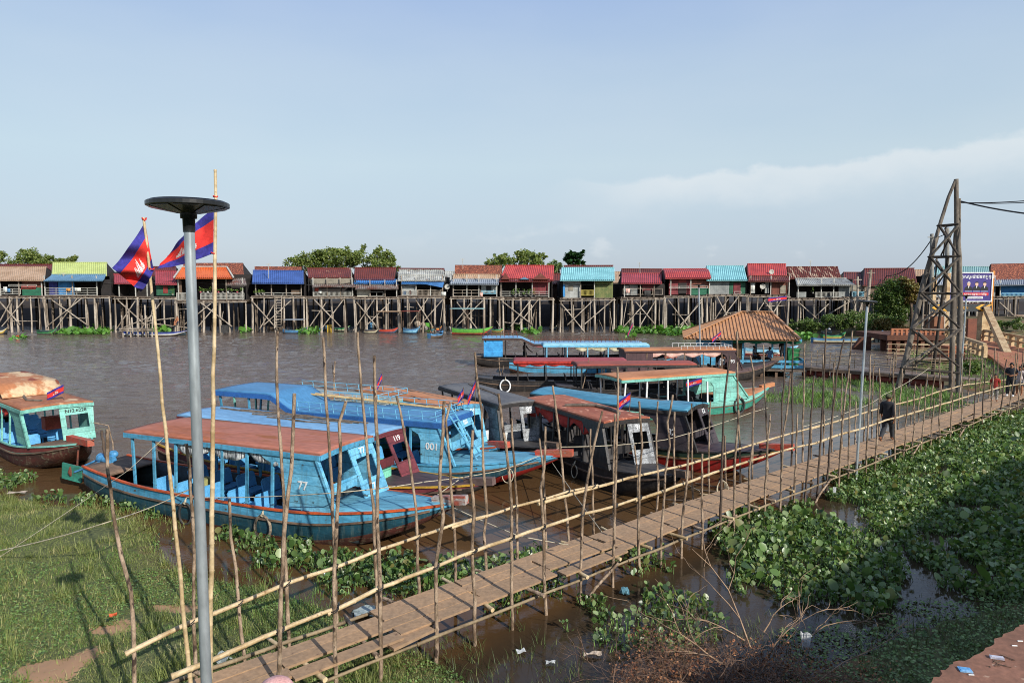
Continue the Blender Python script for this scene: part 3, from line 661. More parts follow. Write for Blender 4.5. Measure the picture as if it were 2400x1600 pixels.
# 001 : big blue boat, raised rear roof, railing
C_, iC = boat('large blue boat numbered 001 with raised rear roof and pale blue roof railing', (-1.85, 21.6), -21.5, Lr=8.9, Lf=3.5, Ls=.8, B=2.3, zr=1.98, roofm=BLUR, edgem=pm('deep_blue_fascia', '2a60a2', '24548c', 3), num='001', num_side='001', hull=(CYD, CYD, TEAL, REDH),
              seats=(SEAT, 6), raised=(.62, .72, .5), trim=CYD, beamm=REDP, beamlen=1.0, side_len=.8, posts=7, bowz=.45, camber=.03)
def railing(t, info, x0, x1, h=.34, n=12, mat=CY, z0=None, both=True, name='roof_railing', r=.012, rows=2):
    rz, rw = info['rz'], info['rw']; m = MB()
    for sd_ in ((-1, 1) if both else (-1,)):
        q = [Vector((x, sd_ * (rw - .08), rz(x, rw) + .06)) for x in np.linspace(x0, x1, n + 1)]
        for p in q: m.tube([p, p + Vector((-.05, 0, h))], r, 5)
        for k in range(rows):
            for a, b in zip(q, q[1:]): m.tube([a + Vector((-.05 * (k + 1) / rows, 0, h * (k + 1) / rows)), b + Vector((-.05 * (k + 1) / rows, 0, h * (k + 1) / rows))], r, 5)
    p = [Vector((x1, y, rz(x1, abs(y)) + .06)) for y in np.linspace(-rw + .08, rw - .08, 4)]
    for a in p: m.tube([a, a + Vector((-.05, 0, h))], r, 5)
    for k in range(rows): m.tube([p[0] + Vector((-.05, 0, h * (k + 1) / rows)), p[-1] + Vector((-.05, 0, h * (k + 1) / rows))], r, 5)
    return m.build(name, mat, t)
railing(C_, iC, -5.3, -.1, n=11)
m = MB()
for y in (-.5, -.14): m.bar((-.1, y, 2.42), (1.05, y, .8), .035)
for k in range(7):
    u = .14 + k * .13; m.bar((-.1 + 1.15 * u, -.5, 2.42 - 1.62 * u), (-.1 + 1.15 * u, -.14, 2.42 - 1.62 * u), .03)
m.build('ladder', CY, C_)
for k, (x0, y0, x1, y1) in enumerate([(-6.4, .8, -.6, .86), (-6.0, .55, -.2, .7)]):
    ontop(C_, ['long bamboo pole resting on the far side of the railed blue roof', 'long bamboo pole resting nearer the middle of the railed blue roof'][k], 'bamboo_pole', 'pole', lambda mb: stick(mb, (x0, y0, 2.32), (x1, y1, 2.1), .035, .02, k + 9), pm('bamboo_cream', 'd0b582', 'ab8e5e', 3, .4, .6, .6, .15, st=(1, 1, 1)), 'branches and poles lying on the boat roofs')
# pale roofed boat behind 001
D_, iD = boat('boat with weathered pale grey roof behind the large blue boat', (-4.1, 24.5), -25, Lr=7.4, Lf=2.2, Ls=.8, B=2.1, zr=2.02, roofm=PALER, edgem=TURQ, panel=TURQ, hull=(TURQD, TURQD, TEAL, KEEL), post=TURQ, num=None, seats=(SEAT, 4), bowz=.2, deckm=CYP, trim=CYD)
railing(D_, iD, -5.3, -.2, n=9)
# 95 : orange brown roof
E_, iE = boat('blue boat with orange-brown roof and front panel numbered 95', (-1.75, 23.35), -46, Lr=5.6, Lf=2.0, Ls=.6, B=1.75, zr=2.08, roofm=ORNR, num='95', beamm=REDP, seats=(SEAT, 4), bowz=.34, lean=.4, posts=5, side_len=.9, camber=.08)
for k, (x0, y0, x1, y1) in enumerate([(-4.9, .1, -1.6, -.5), (-4.6, .5, -1.3, .35), (-3.9, .4, -1.0, .15)]):
    ontop(E_, ['thin dark branch on the near side of the orange-brown roof', 'dark branch on the far side of the orange-brown roof', 'short dark branch in the middle of the orange-brown roof'][k], 'wooden_pole', 'pole', lambda mb: stick(mb, (x0, y0, 2.13), (x1, y1, 2.15), .028, .06, k + 20), BRANCH, 'branches and poles lying on the boat roofs')
# 85 : black boat, silver panels
F_, iF = boat('black boat with dark grey roof and flaking silver panels numbered 85', (.2, 23.95), -60, Lr=5.0, Lf=2.3, Ls=.8, B=1.75, zr=2.05, roofm=GREYR, edgem=BLK, panel=SILV, hull=(BLK,) * 4, deckm=BLKP, post=BLK, inner=INNERB, num='85', numm=WHT, seats=(SEATW, 4), trim=BLK, beamm=OLDW, bowz=.3, lean=.35, posts=5, side_len=.8)
for k in range(2):
    ontop(F_, ['crooked branch lying on the dark grey roof', 'thin branch beside the crooked one on the dark grey roof'][k], 'wooden_pole', 'pole', lambda mb: stick(mb, (-4.6, .35 + .1 * k, 2.14), (-.9 - .7 * k, -.2 + .25 * k, 2.14), .03, .06, k + 30), BRANCH, 'branches and poles lying on the boat roofs')
# 96 : black boat, flaking red roof
G_, iG = boat('black boat with flaking red roof, red curtain and silver panel numbered 96', (3.5, 20.9), -62, Lr=4.9, Lf=2.5, Ls=1.0, B=1.85, zr=2.05, roofm=REDR, edgem=BLK, panel=BLK, pane=SILV, hull=(BLK,) * 4, deckm=BLKP, post=BLK, inner=INNERB, num='96', seats=(SEATD, 4), trim=BLK, beamm=OLDW,
              curtain=(REDC, .1, .98, .42, 4.0), bowz=.28, lean=.45, posts=5, side_len=.8)
ontop(G_, 'bent grey log lying across the flaking red roof', 'driftwood_log', 'log', lambda mb: mb.tube([(-2.6, -.55, 2.16), (-2.2, -.1, 2.2), (-1.9, .25, 2.2), (-1.2, .3, 2.19), (-.55, .2, 2.17), (-.25, -.05, 2.13)], [.05, .06, .055, .06, .05, .03], 8), BRANCH)
hoop('white rope loop hanging from the black boat with the red curtain', G_, -1.3, -.97, .45, .2, ROPE, .018)
# 82 : dark boat, faded teal roof
H_, iH = boat('dark hulled boat with long faded teal roof and front panel numbered 82', (6.3, 23.3), -37, Lr=6.3, Lf=2.9, Ls=.9, B=1.95, zr=2.0, roofm=TBLR, edgem=BLK, panel=pm('charcoal_panel_paint', '3a3438', '4a4044', 3, seam=('z', .3, .5)), hull=(pm('dark_green_hull', '16301f', '102418', 3), YEL, REDH, REDH), deckm=MARD, post=BLK, inner=INNERB,
              num='82', num_side='82', seats=(SEATD, 5), trim=BLK, beamm=REDP, sag=.08, camber=.12, lean=.5, posts=6, bowz=.34, beamlen=.9)
ontop(H_, 'long dark plank lying along the edge of the faded teal roof', 'wooden_plank', 'plank', lambda mb: mb.bar((-2.6, .3, 2.11), (-.3, .1, 2.11), .1, .04), OLDW)
# turquoise boat with orange roof, right
I_, iI = boat('turquoise boat with long orange-brown roof moored beyond the black boats', (10.3, 34.0), 24, Lr=6.4, Lf=3.4, Ls=1.0, B=2.4, zr=1.98, roofm=ORNR, edgem=TURQ, panel=TURQ, hull=(TURQ, TURQD, TURQD, KEEL), post=WHT, trim=TURQ, deckm=ORNR, beamm=ORNR, seats=(SEATD, 5), lean=1.0, side_len=1.5, front=False, bowz=.32, posts=5)
hoop('black tyre ring on the side of the turquoise boat with orange roof', I_, .35, -1.2, .75, .38, RUBB, .05)
K_, iK = boat('boat with flat reddish brown roof beyond the turquoise boat', (9.8, 37.6), 4, Lr=6.4, Lf=2.4, Ls=1.0, B=2.1, zr=1.95, roofm=pm('reddish_brown_roof', '9a4a3c', '87463a', 1.3, st=(.4, 1, 1)), edgem=BLK, panel=BLK, hull=(BLK,) * 4, post=BLK, inner=INNERB, seats=(SEATD, 4), trim=BLK, deckm=BLKP, beamm=OLDW, lean=.4, posts=5)
J_, iJ = boat('black boat under a red cloth draped roof with a white ring at its side', (6.6, 40.6), 0, Lr=6.5, Lf=1.6, Ls=2.3, B=2.1, zr=1.8, roofm=pm('dull_red_canvas', 'a2474a', '8e3c3e', 2), edgem=REDC, panel=BLK, hull=(BLK,) * 4, post=BLK, inner=INNERB, seats=(SEATD, 5), trim=BLK, deckm=BLKP, beamm=OLDW, side=False, front=False, curtain=(REDC, .0, 1, .18, 7), posts=4)
hoop('white ring hanging on the stern of the black boat with red draped roof', J_, -7.0, -.95, .72, .36, WHT, .045)
M_, iM = boat('long black boat with blue rear cabin and railed pale blue roof, farthest out', (10.0, 53.6), 1.5, Lr=12.3, Lf=3, Ls=.5, B=2.5, zr=1.75, roofm=LBLR, edgem=pm('dark_brown_fascia', '4a3530', '3a2a26', 3), panel=BLK, hull=(BLK,) * 4, post=BLK, inner=INNERB, seats=(SEATD, 7), trim=pm('pale_strip', '8a7a70', '6a5c54', 3), deckm=BLKP, beamm=OLDW,
               side=False, front=False, raised=(.68, .76, .45), posts=8, curtain=(pm('pink_red_cloth', 'd65560', 'b83a48', 3), .0, .72, .16, 1))
railing(M_, iM, -8.6, -.2, n=26, mat=IRON, h=.4, r=.018, rows=1); railing(M_, iM, -12.2, -9.6, n=8, mat=IRON, h=.4, r=.018, rows=1)
CORB = pm('corrugated_blue_wall', '3fa0dd', '2f86c2', 3, seam=('z', .18, .5))
m = MB(); m.box(-12.2, -10.75, -1.12, 1.12, .78, 2.03); m.build('rear_cabin', CORB, M_)
N_, iN = boat('boat with pale cyan canopy roof and cream curtains', (9.6, 49.2), 1, Lr=7.4, Lf=2, Ls=2.4, B=2.1, zr=2.0, roofm=pm('pale_cyan_canopy', '9fd0dc', '84b8c6', 2), edgem=CY, panel=CY, hull=(CYD, CYD, CYD, KEEL), post=CY, seats=(SEATD, 6), trim=BLK, side=False, front=False, posts=5, curtain=(CREAMC, .05, .7, .32, 4), deckm=BLKP)
O_, iO = boat('dark maroon boat numbered 93 with brown roof, pink curtains and closed cabin', (14.6, 45.6), 4, Lr=7.4, Lf=3.4, Ls=.8, B=2.2, zr=2.0, roofm=ORNR, edgem=pm('dark_maroon_paint', '4a3234', '3b282a', 3), panel=pm('dark_maroon_boards', '4a3336', '3b282a', 3, seam=('x', .25, .5)), hull=(MARD, OLDW, BLK, BLK), post=OLDW,
               inner=INNERB, seats=(SEATD, 5), num_side='93', trim=MARD, deckm=BLKP, beamm=OLDW, curtain=(PINKC, .12, .75, .34, 3.5), bowz=.6, lean=.5, posts=6, side_len=.7)
m = MB(); m.box(-7.3, -5.5, -1.0, 1.0, .62, 1.88); m.build('rear_cabin', pm('dark_maroon_boards2', '553c3e', '463134', 3, seam=('x', .3, .45)), O_)
railing(O_, iO, -3.6, -.2, n=8, mat=WHT, h=.3, r=.015, rows=1)
# low white-blue-orange boat lying between the dark boats and the turquoise one
def lowboat(label, pos, head, L, B, cols, zg=.45, group='small open boats', name='open_boat', inner=INNER, bowz=.4, seatn=3, canopy=None):
    t = thing(name, label, 'boat', (pos[0], pos[1], 0), R(head), group)
    beam = lambda s: B / 2 * max(.06, math.sin(math.pi * min(max(s, .0) * .86 + .12, 1)) ** .7)
    sheer = lambda s: zg + bowz * max(0, (s - .6) / .4) ** 2 + .12 * max(0, (.2 - s) / .2) ** 2
    keel = lambda s: min(-.15 + (sheer(1) + .1) * max(0, (s - .75) / .25) ** 1.6, sheer(s) - .06)
    X = lambda s: (s - .5) * L
    prof = [(1, 0), (1, .3), (.93, .55), (.75, .8), (0, 1)]; h = MB()
    for sd_ in (-1, 1):
        def fn(u, v, sd_=sd_):
            i = min(int(v * 4 + 1e-6), 3); fr = v * 4 - i; a, b = prof[i], prof[i + 1]
            return (X(u), sd_ * beam(u) * (a[0] + (b[0] - a[0]) * fr), sheer(u) + (keel(u) - sheer(u)) * (a[1] + (b[1] - a[1]) * fr))
        o = len(h.f); h.grid(fn, 20, 4, mi=lambda u, v: min(int(v * 4), 2))
        if sd_ > 0: h.f[o:] = [f[::-1] for f in h.f[o:]]
    b0 = beam(0); h.add([(X(0), -b0, sheer(0)), (X(0), b0, sheer(0)), (X(0), b0 * .75, keel(0) + .1), (X(0), -b0 * .75, keel(0) + .1)], [(0, 1, 2, 3)])
    h.build('hull', list(cols), t)
    f = MB()
    for sd_ in (-1, 1): f.grid(lambda u, v, sd_=sd_: (X(.01 + u * .96), sd_ * (beam(.01 + u * .96) - .03 - .08 * v * B), sheer(.01 + u * .96) - .01 - v * (sheer(.01 + u * .96) - .08)), 14, 1, 0, .015)
    f.grid(lambda u, v: (X(.02 + u * .9), (v * 2 - 1) * (beam(.02 + u * .9) - .06), .09), 14, 1, 0, .02)
    f.build('interior_lining', inner, t)
    for k in range(seatn):
        s = .22 + k * .5 / max(seatn - 1, 1); m = MB(); m.bar((X(s), -beam(s) + .02, sheer(s) - .08), (X(s), beam(s) - .02, sheer(s) - .08), .22, .03); m.build('thwart', cols[0], t)
    m = MB(); m.grid(lambda u, v: (X(.84 + u * .16), (v * 2 - 1) * (beam(.84 + u * .16) - .01), sheer(.84 + u * .16) + .015), 4, 1, 0, .03); m.build('bow_deck', cols[0], t)
    if canopy:
        cm, x0, x1, hz = canopy
        m = MB(); m.grid(lambda u, v: (x0 + (x1 - x0) * u, (v * 2 - 1) * B * .5, hz - .08 * (v * 2 - 1) ** 2), 8, 4, 0, .03); m.build('canopy', cm, t)
        for x in np.linspace(x0 + .1, x1 - .1, 3):
            for sd_ in (-1, 1): m = MB(); m.bar((x, sd_ * B * .42, .2), (x, sd_ * B * .45, hz - .06), .045); m.build('canopy_post', OLDW, t)
    return t
PBLU = pm('pale_blue_boat_paint', '8fc6dc', '6ca8c2', 3); WB = pm('white_boat_paint', 'd8dad2', 'bdbfb6', 3); OB = pm('orange_boat_paint', 'd89a4a', 'b97c38', 3)
lowboat('low pale blue and white boat with orange waterline behind the teal roofed boat', (7.4, 33.2), 4, 7.6, 1.5, (PBLU, WB, OB), group='small open boats')
# ---------------------------------------------------------------- bamboo footbridge
DZ = .65
BP, BD = Vector((-2.9, 9.55, 0)), Vector((27.7, 23.55, 0)).normalized()   # near edge line
BN = Vector((-BD.y, BD.x, 0)); BW_ = 1.06                                  # towards the boats; deck width
def bpt(s, off=0.0, z=0.0): return BP + BD * s + BN * off + Vector((0, 0, z))
PLK = pm('footbridge_planks', '93795f', 'a58565', 1.5, .4, .62, .85, .25, st=(1, 1, 1), rnd=.13, speck=('6f5544', 6, .66))
BAMB = pm('bamboo_cane', 'cdb791', 'a98f66', 2.5, .42, .62, .55, .2, rnd=.12, speck=('8a6c48', 5, .64))
POLE = pm('rough_pole_wood', 'ab957e', '65523f', 7, .4, .6, .9, .6, st=(1, 1, .5), rnd=.22, speck=('3f3128', 1.6, .6))
POLED = pm('dark_pole_wood', '675648', '463a31', 4, .4, .6, .9, .6, st=(1, 1, .5), rnd=.2)
TIE = pm('black_tie', '232222', '3a3836', 5)
fb = thing('footbridge', 'long plank footbridge with rough pole uprights and bamboo handrails crossing the shallow water', 'footbridge', (BP.x, BP.y, 0), 0)
def loc(p): return Vector(p) - Vector((BP.x, BP.y, 0))
rg = random.Random(4); s = -4.2; k = 0
while s < 50:
    Ls = rg.uniform(1.75, 2.15)
    m = MB()
    for j in range(4):
        if s < .3 and j == 3: continue
        w_ = BW_ / 4
        a = rg.uniform(-.06, .06); z = DZ + rg.uniform(-.008, .008) - .02; o = (j + .5) * w_ + rg.uniform(-.01, .01)
        if rg.random() < .08: o -= .12 if j == 0 else 0
        tilt = rg.uniform(-.012, .012)
        m.bar(loc(bpt(s + a + .01, o, z + tilt)), loc(bpt(s + Ls + a - .02, o + rg.uniform(-.012, .012), z - tilt + rg.uniform(0, .012))), w_ - .012, .04)
    m.build('deck_board', PLK, fb); s += Ls; k += 1
m = MB(); m.bar(loc(bpt(1.2, -.12, DZ - .07)), loc(bpt(2.0, -.05, DZ - .05)), .22, .05); m.build('deck_board', PLK, fb)
s = -3.8
while s < 49:                                   # round joists under the planks
    a, b = rg.uniform(-.42, -.12), BW_ + rg.uniform(.08, .45); m = MB()
    m.tube([loc(bpt(s, a, DZ - .08)), loc(bpt(s + rg.uniform(-.15, .15), .5, DZ - .075)), loc(bpt(s + rg.uniform(-.25, .25), b, DZ - .09))], [.04, .035, .03], 8)
    m.build('joist', BAMB if rg.random() < .45 else POLE, fb); s += rg.uniform(.75, 1.25)
def cane(pts, r, name, seed):
    rr = random.Random(seed); m = MB(); pts = [Vector(p) for p in pts]; out = []
    for a, b in zip(pts, pts[1:]):
        n = max(2, int((b - a).length / .42))
        for i in range(n): out.append(a.lerp(b, i / n) + Vector((0, 0, rr.uniform(-.008, .008))))
    out.append(pts[-1]); P = []; Rr = []
    for i, p in enumerate(out):
        d = (out[min(i + 1, len(out) - 1)] - out[max(0, i - 1)]).normalized()
        P += [p - d * .02, p, p + d * .02]; q = r * (1 - .25 * i / len(out)); Rr += [q, q * 1.22, q]
    m.tube(P, Rr, 8); return m.build(name, BAMB if name == 'handrail' else CANED, fb)
CANED = None
# bearer canes along both sides below the deck
CANED = pm('dull_cane', '8f7d60', '6d5c46', 2.5, rnd=.15)
for k, s in enumerate(np.arange(-3.5, 43, 5.2)):
    cane([loc(bpt(s, -.14, DZ - .2 + .02 * (k % 2))), loc(bpt(s + 5.6, -.12, DZ - .19 - .015 * (k % 2)))], .03, 'bearer_cane', k)
    cane([loc(bpt(s + 1.5, BW_ + .1, DZ - .12)), loc(bpt(s + 6.6, BW_ + .08, DZ - .1))], .035, 'bearer_cane', k + 50)
# handrails: overlapping lengths of cane tied to the uprights; measured heights
def onside(px, off, z=DZ):               # point of a side line that shows at photo column px
    d = ray(px, 800); d2 = Vector((d.x, d.y)); p = bpt(0, off)
    # solve p + s BD = t d  (columns lean slightly with height; good to a few cm)
    for _ in range(3):
        det = BD.x * (-d2.y) + BD.y * d2.x
        s_ = (-(p.x) * (-d2.y) + (p.y) * (-d2.x) * 1.0) / det if abs(det) > 1e-9 else 0
        break
    lo, hi = -8.0, 60.0
    for _ in range(50):
        mid = (lo + hi) / 2; q = bpt(mid, off, z)
        if q.y < 1: lo = mid; continue
        if PX(q.x, q.y, z)[0] < px: lo = mid
        else: hi = mid
    return (lo + hi) / 2
def railpts(pxs, off): 
    out = []
    for px, py in pxs:
        q = bpt(onside(px, off), off); out.append(loc(D(px, py, q.y)))
    return out
RA = [(297, 1529), (447, 1458), (560, 1413), (672, 1367), (784, 1329), (884, 1290), (978, 1258)]
cane(railpts(RA + [(1064, 1228), (1141, 1208)], BW_ + .06), 0.0353, 'handrail', 1)
cane(railpts([(1060, 1236), (1141, 1208), (1204, 1188), (1265, 1172), (1330, 1152), (1400, 1137)], BW_ + .06), 0.0302, 'handrail', 2)
cane(railpts([(1262, 1180), (1330, 1160), (1395, 1142), (1443, 1128), (1500, 1113), (1560, 1100), (1625, 1085)], BW_ + .09), 0.0378, 'handrail', 3)
cane(railpts([(1590, 1093), (1660, 1074), (1725, 1054), (1795, 1032), (1860, 1013), (1930, 995)], BW_ + .06), 0.0319, 'handrail', 4)
cane(railpts([(1900, 1005), (1985, 980), (2065, 955), (2150, 935), (2200, 917), (2260, 902), (2360, 889), (2440, 882)], BW_ + .06), 0.0302, 'handrail', 5)
RB = [(405, 1584), (492, 1548), (575, 1510), (655, 1477), (720, 1450), (784, 1426)]
cane(railpts(RB, -.06), 0.0378, 'handrail', 6)
cane(railpts([(770, 1436), (888, 1378), (950, 1354), (1020, 1327), (1110, 1290)], -.06), 0.0353, 'handrail', 7)
cane(railpts([(1090, 1299), (1199, 1260), (1271, 1235), (1365, 1205), (1443, 1185), (1500, 1165)], -.06), 0.0336, 'handrail', 8)
cane(railpts([(1490, 1172), (1560, 1148), (1610, 1130), (1700, 1098), (1757, 1080), (1810, 1063), (1860, 1049), (1925, 1035)], -.06), 0.0336, 'handrail', 9)
cane(railpts([(1912, 1038), (1960, 1020), (2010, 1007), (2075, 985), (2140, 968)], -.06), 0.0353, 'handrail', 10)
cane(railpts([(2120, 973), (2215, 945), (2290, 922), (2350, 906), (2440, 893)], -.06), 0.0319, 'handrail', 11)
# uprights: photo outlines (top ... foot), near side then far side
NEAR = [[(690, 922), (687, 1010), (683, 1100), (666, 1243), (656, 1480), (653, 1600)],
 [(811, 940), (795, 990), (797, 1100), (788, 1259), (782, 1365), (788, 1600)],
 [(877, 833), (879, 930), (881, 985), (887, 1100), (884, 1227), (889, 1323), (892, 1600)],
 [(1041, 940), (1030, 1140), (1039, 1211), (1021, 1323), (1023, 1588)],
 [(1108, 1008), (1103, 1123), (1111, 1203), (1106, 1298), (1113, 1400), (1112, 1560)],
 [(1168, 922), (1189, 1075), (1199, 1187), (1199, 1400), (1201, 1518)],
 [(1278, 999), (1275, 1098), (1267, 1143), (1272, 1219), (1275, 1346), (1283, 1480)],
 [(1412, 963), (1392, 1043), (1377, 1123), (1365, 1206), (1361, 1330), (1362, 1425)],
 [(1447, 860), (1448, 950), (1445, 1027), (1443, 1123), (1441, 1203), (1436, 1330), (1438, 1405)],
 [(1498, 940), (1505, 1043), (1498, 1123), (1497, 1292), (1497, 1370)],
 [(1577, 925), (1564, 989), (1570, 1043), (1559, 1107), (1549, 1282), (1547, 1350)],
 [(1614, 1013), (1610, 1123), (1600, 1210), (1596, 1330)], [(1646, 1063), (1645, 1310)],
 [(1712, 834), (1699, 929), (1693, 1058), (1687, 1250)], [(1727, 777), (1728, 880), (1731, 972), (1723, 1073), (1720, 1232)],
 [(1758, 833), (1766, 872), (1764, 1044), (1756, 1101), (1754, 1220)], [(1805, 970), (1798, 1058), (1791, 1216)],
 [(1851, 887), (1846, 950), (1836, 1015), (1828, 1196)], [(1869, 968), (1866, 1060), (1860, 1195)],
 [(1908, 880), (1900, 980), (1896, 1060), (1886, 1172)], [(1936, 770), (1930, 900), (1925, 1000), (1914, 1175)],
 [(1978, 795), (1962, 870), (1950, 980), (1936, 1160)], [(1998, 775), (1990, 860), (1975, 985), (1964, 1150)],
 [(1993, 875), (1991, 1000), (1987, 1140)], [(2040, 830), (2038, 920), (2034, 1010), (2028, 1122)], [(2060, 862), (2063, 900), (2056, 1000), (2050, 1105)],
 [(2095, 825), (2094, 900), (2098, 960), (2097, 1072)]]
FAR = [[(252, 1005), (252, 1100), (265, 1200), (285, 1305), (307, 1385), (313, 1470), (315, 1600)],
 [(437, 1040), (445, 1100), (455, 1300), (454, 1420), (460, 1600)],
 [(538, 1168), (541, 1260), (553, 1330), (558, 1400), (565, 1480), (577, 1592)],
 [(650, 776), (649, 900), (655, 1010), (664, 1140), (668, 1290), (680, 1540)],
 [(757, 790), (762, 880), (768, 985), (777, 1120), (784, 1323), (789, 1450)],
 [(838, 778), (844, 870), (852, 960), (860, 1050), (869, 1140), (876, 1190), (878, 1278), (884, 1440)],
 [(929, 927), (945, 1000), (968, 1140), (975, 1190), (978, 1317), (983, 1410)],
 [(1056, 942), (1045, 985), (1055, 1090), (1060, 1180), (1066, 1260), (1067, 1380)],
 [(1113, 825), (1119, 900), (1129, 964), (1132, 1091), (1141, 1203), (1134, 1250), (1140, 1345)],
 [(1199, 980), (1203, 1059), (1212, 1187), (1212, 1325)], [(1264, 1027), (1272, 1091), (1277, 1203), (1280, 1300)],
 [(1295, 903), (1313, 1050), (1320, 1123), (1329, 1203), (1334, 1280)], [(1384, 1005), (1383, 1040), (1388, 1091), (1392, 1265)],
 [(1441, 970), (1438, 1123), (1440, 1240)], [(1487, 1043), (1492, 1091), (1495, 1177), (1495, 1240)],
 [(1542, 940), (1538, 1027), (1541, 1100), (1543, 1130), (1538, 1225)], [(1581, 965), (1580, 1091), (1583, 1208)],
 [(1621, 945), (1622, 1080), (1624, 1196)], [(1665, 940), (1661, 1060), (1662, 1185)], [(1699, 1020), (1700, 1100), (1702, 1168)],
 [(1728, 930), (1734, 1040), (1735, 1150)], [(1765, 1000), (1764, 1060), (1762, 1140)], [(1789, 808), (1792, 900), (1794, 943), (1798, 1030), (1799, 1125)],
 [(1844, 795), (1838, 900), (1832, 960), (1831, 1110)], [(1858, 800), (1856, 900), (1858, 1000), (1855, 1108)],
 [(1886, 805), (1884, 930), (1881, 990), (1882, 1100)], [(1929, 828), (1930, 900), (1931, 1085)], [(1901, 985), (1902, 1090)],
 [(1955, 850), (1952, 950), (1949, 1078)], [(1974, 875), (1972, 960), (1973, 1066)], [(2006, 940), (2004, 1050)], [(2026, 955), (2024, 1046)],
 [(2047, 855), (2044, 950), (2043, 1040)], [(2066, 930), (2061, 980), (2060, 1032)]]
rg = random.Random(8)
def upright(pts, off, r=.034, mat=POLE):
    px0 = pts[-1][0]; q = bpt(onside(px0, off), off); Y = q.y
    w_ = [loc(D(px, py, Y + rg.uniform(-.03, .03))) for px, py in pts]
    # carry the foot down to the river bed
    foot = w_[-1].copy(); 
    if foot.z > -.6: w_.append(Vector((foot.x + rg.uniform(-.03, .03), foot.y, -.7)))
    P = [w_[0]]
    for a, b in zip(w_, w_[1:]):
        n = max(1, int((b - a).length / .28))
        for i in range(1, n + 1): P.append(a.lerp(b, i / n) + (Vector((rg.uniform(-.011, .011), rg.uniform(-.011, .011), 0)) if i < n else Vector()))
    m = MB(); m.tube(P, [r * (.72 + .4 * i / len(P)) * rg.uniform(.9, 1.12) for i in range(len(P))], 7)
    # black tie at the handrail
    o = m.build('upright', mat, fb); return o
for i, p in enumerate(NEAR): upright(p, -.1, .033 if i < 6 else .031, POLED if i in (19, 20, 21, 13) else POLE)
for i, p in enumerate(FAR): upright(p, BW_ + .1, .03, POLED if i in (23, 24) else POLE)
for side, off, px, end in (('n', -.1, 2120, 2420), ('f', BW_ + .1, 2085, 2410)):
    while px < end:
        q = bpt(onside(px, off), off); top = DZ + (rg.uniform(1.15, 2.5) if rg.random() < .8 else rg.uniform(2.4, 3.1)); X, Y = q.x, q.y
        lean = rg.uniform(-.05, .1)
        b = Vector((X, Y, -.7)); t_ = Vector((X + lean * top, Y, top)); pts = [t_.lerp(b, i / 6) + Vector((rg.uniform(-.04, .04), 0, 0)) for i in range(7)]
        m = MB(); m.tube([loc(p) for p in pts], [.022 + .002 * i for i in range(7)], 6); m.build('upright', POLED if rg.random() < .2 else POLE, fb)
        px += rg.uniform(17, 27)
# tie wraps on the near measured uprights
for rails, off in ((RA[1:], BW_ + .08), ([(656, 1477), (784, 1428), (889, 1378), (1021, 1327), (1111, 1290), (1199, 1260), (1272, 1235), (1363, 1205), (1441, 1185), (1498, 1166)], -.08),
                   ([(1204, 1188), (1272, 1170), (1329, 1152), (1390, 1138)], BW_ + .08)):
    for px, py in rails:
        q = bpt(onside(px, off), off); c = D(px, py, q.y); m = MB()
        for dz in (-.012, .014): m.tube([loc(c + Vector((.06 * math.cos(a), .055 * math.sin(a), dz + .03 * math.sin(a + 1)))) for a in np.linspace(0, 6.283, 13)[:-1]], .009, 5, closed=True)
        m.build('tie', TIE, fb)
# slanting props under the bridge
for s, off in ((6.5, -.2), (11.0, -.15), (16, -.2), (19.5, 1.2), (23, -.2), (28, -.2), (33, -.2)):
    m = MB(); m.tube([loc(bpt(s, off, DZ - .12)), loc(bpt(s - .7, off, .2)), loc(bpt(s - 1.4, off + .05, -.5))], .03, 6); m.build('prop', POLE, fb)
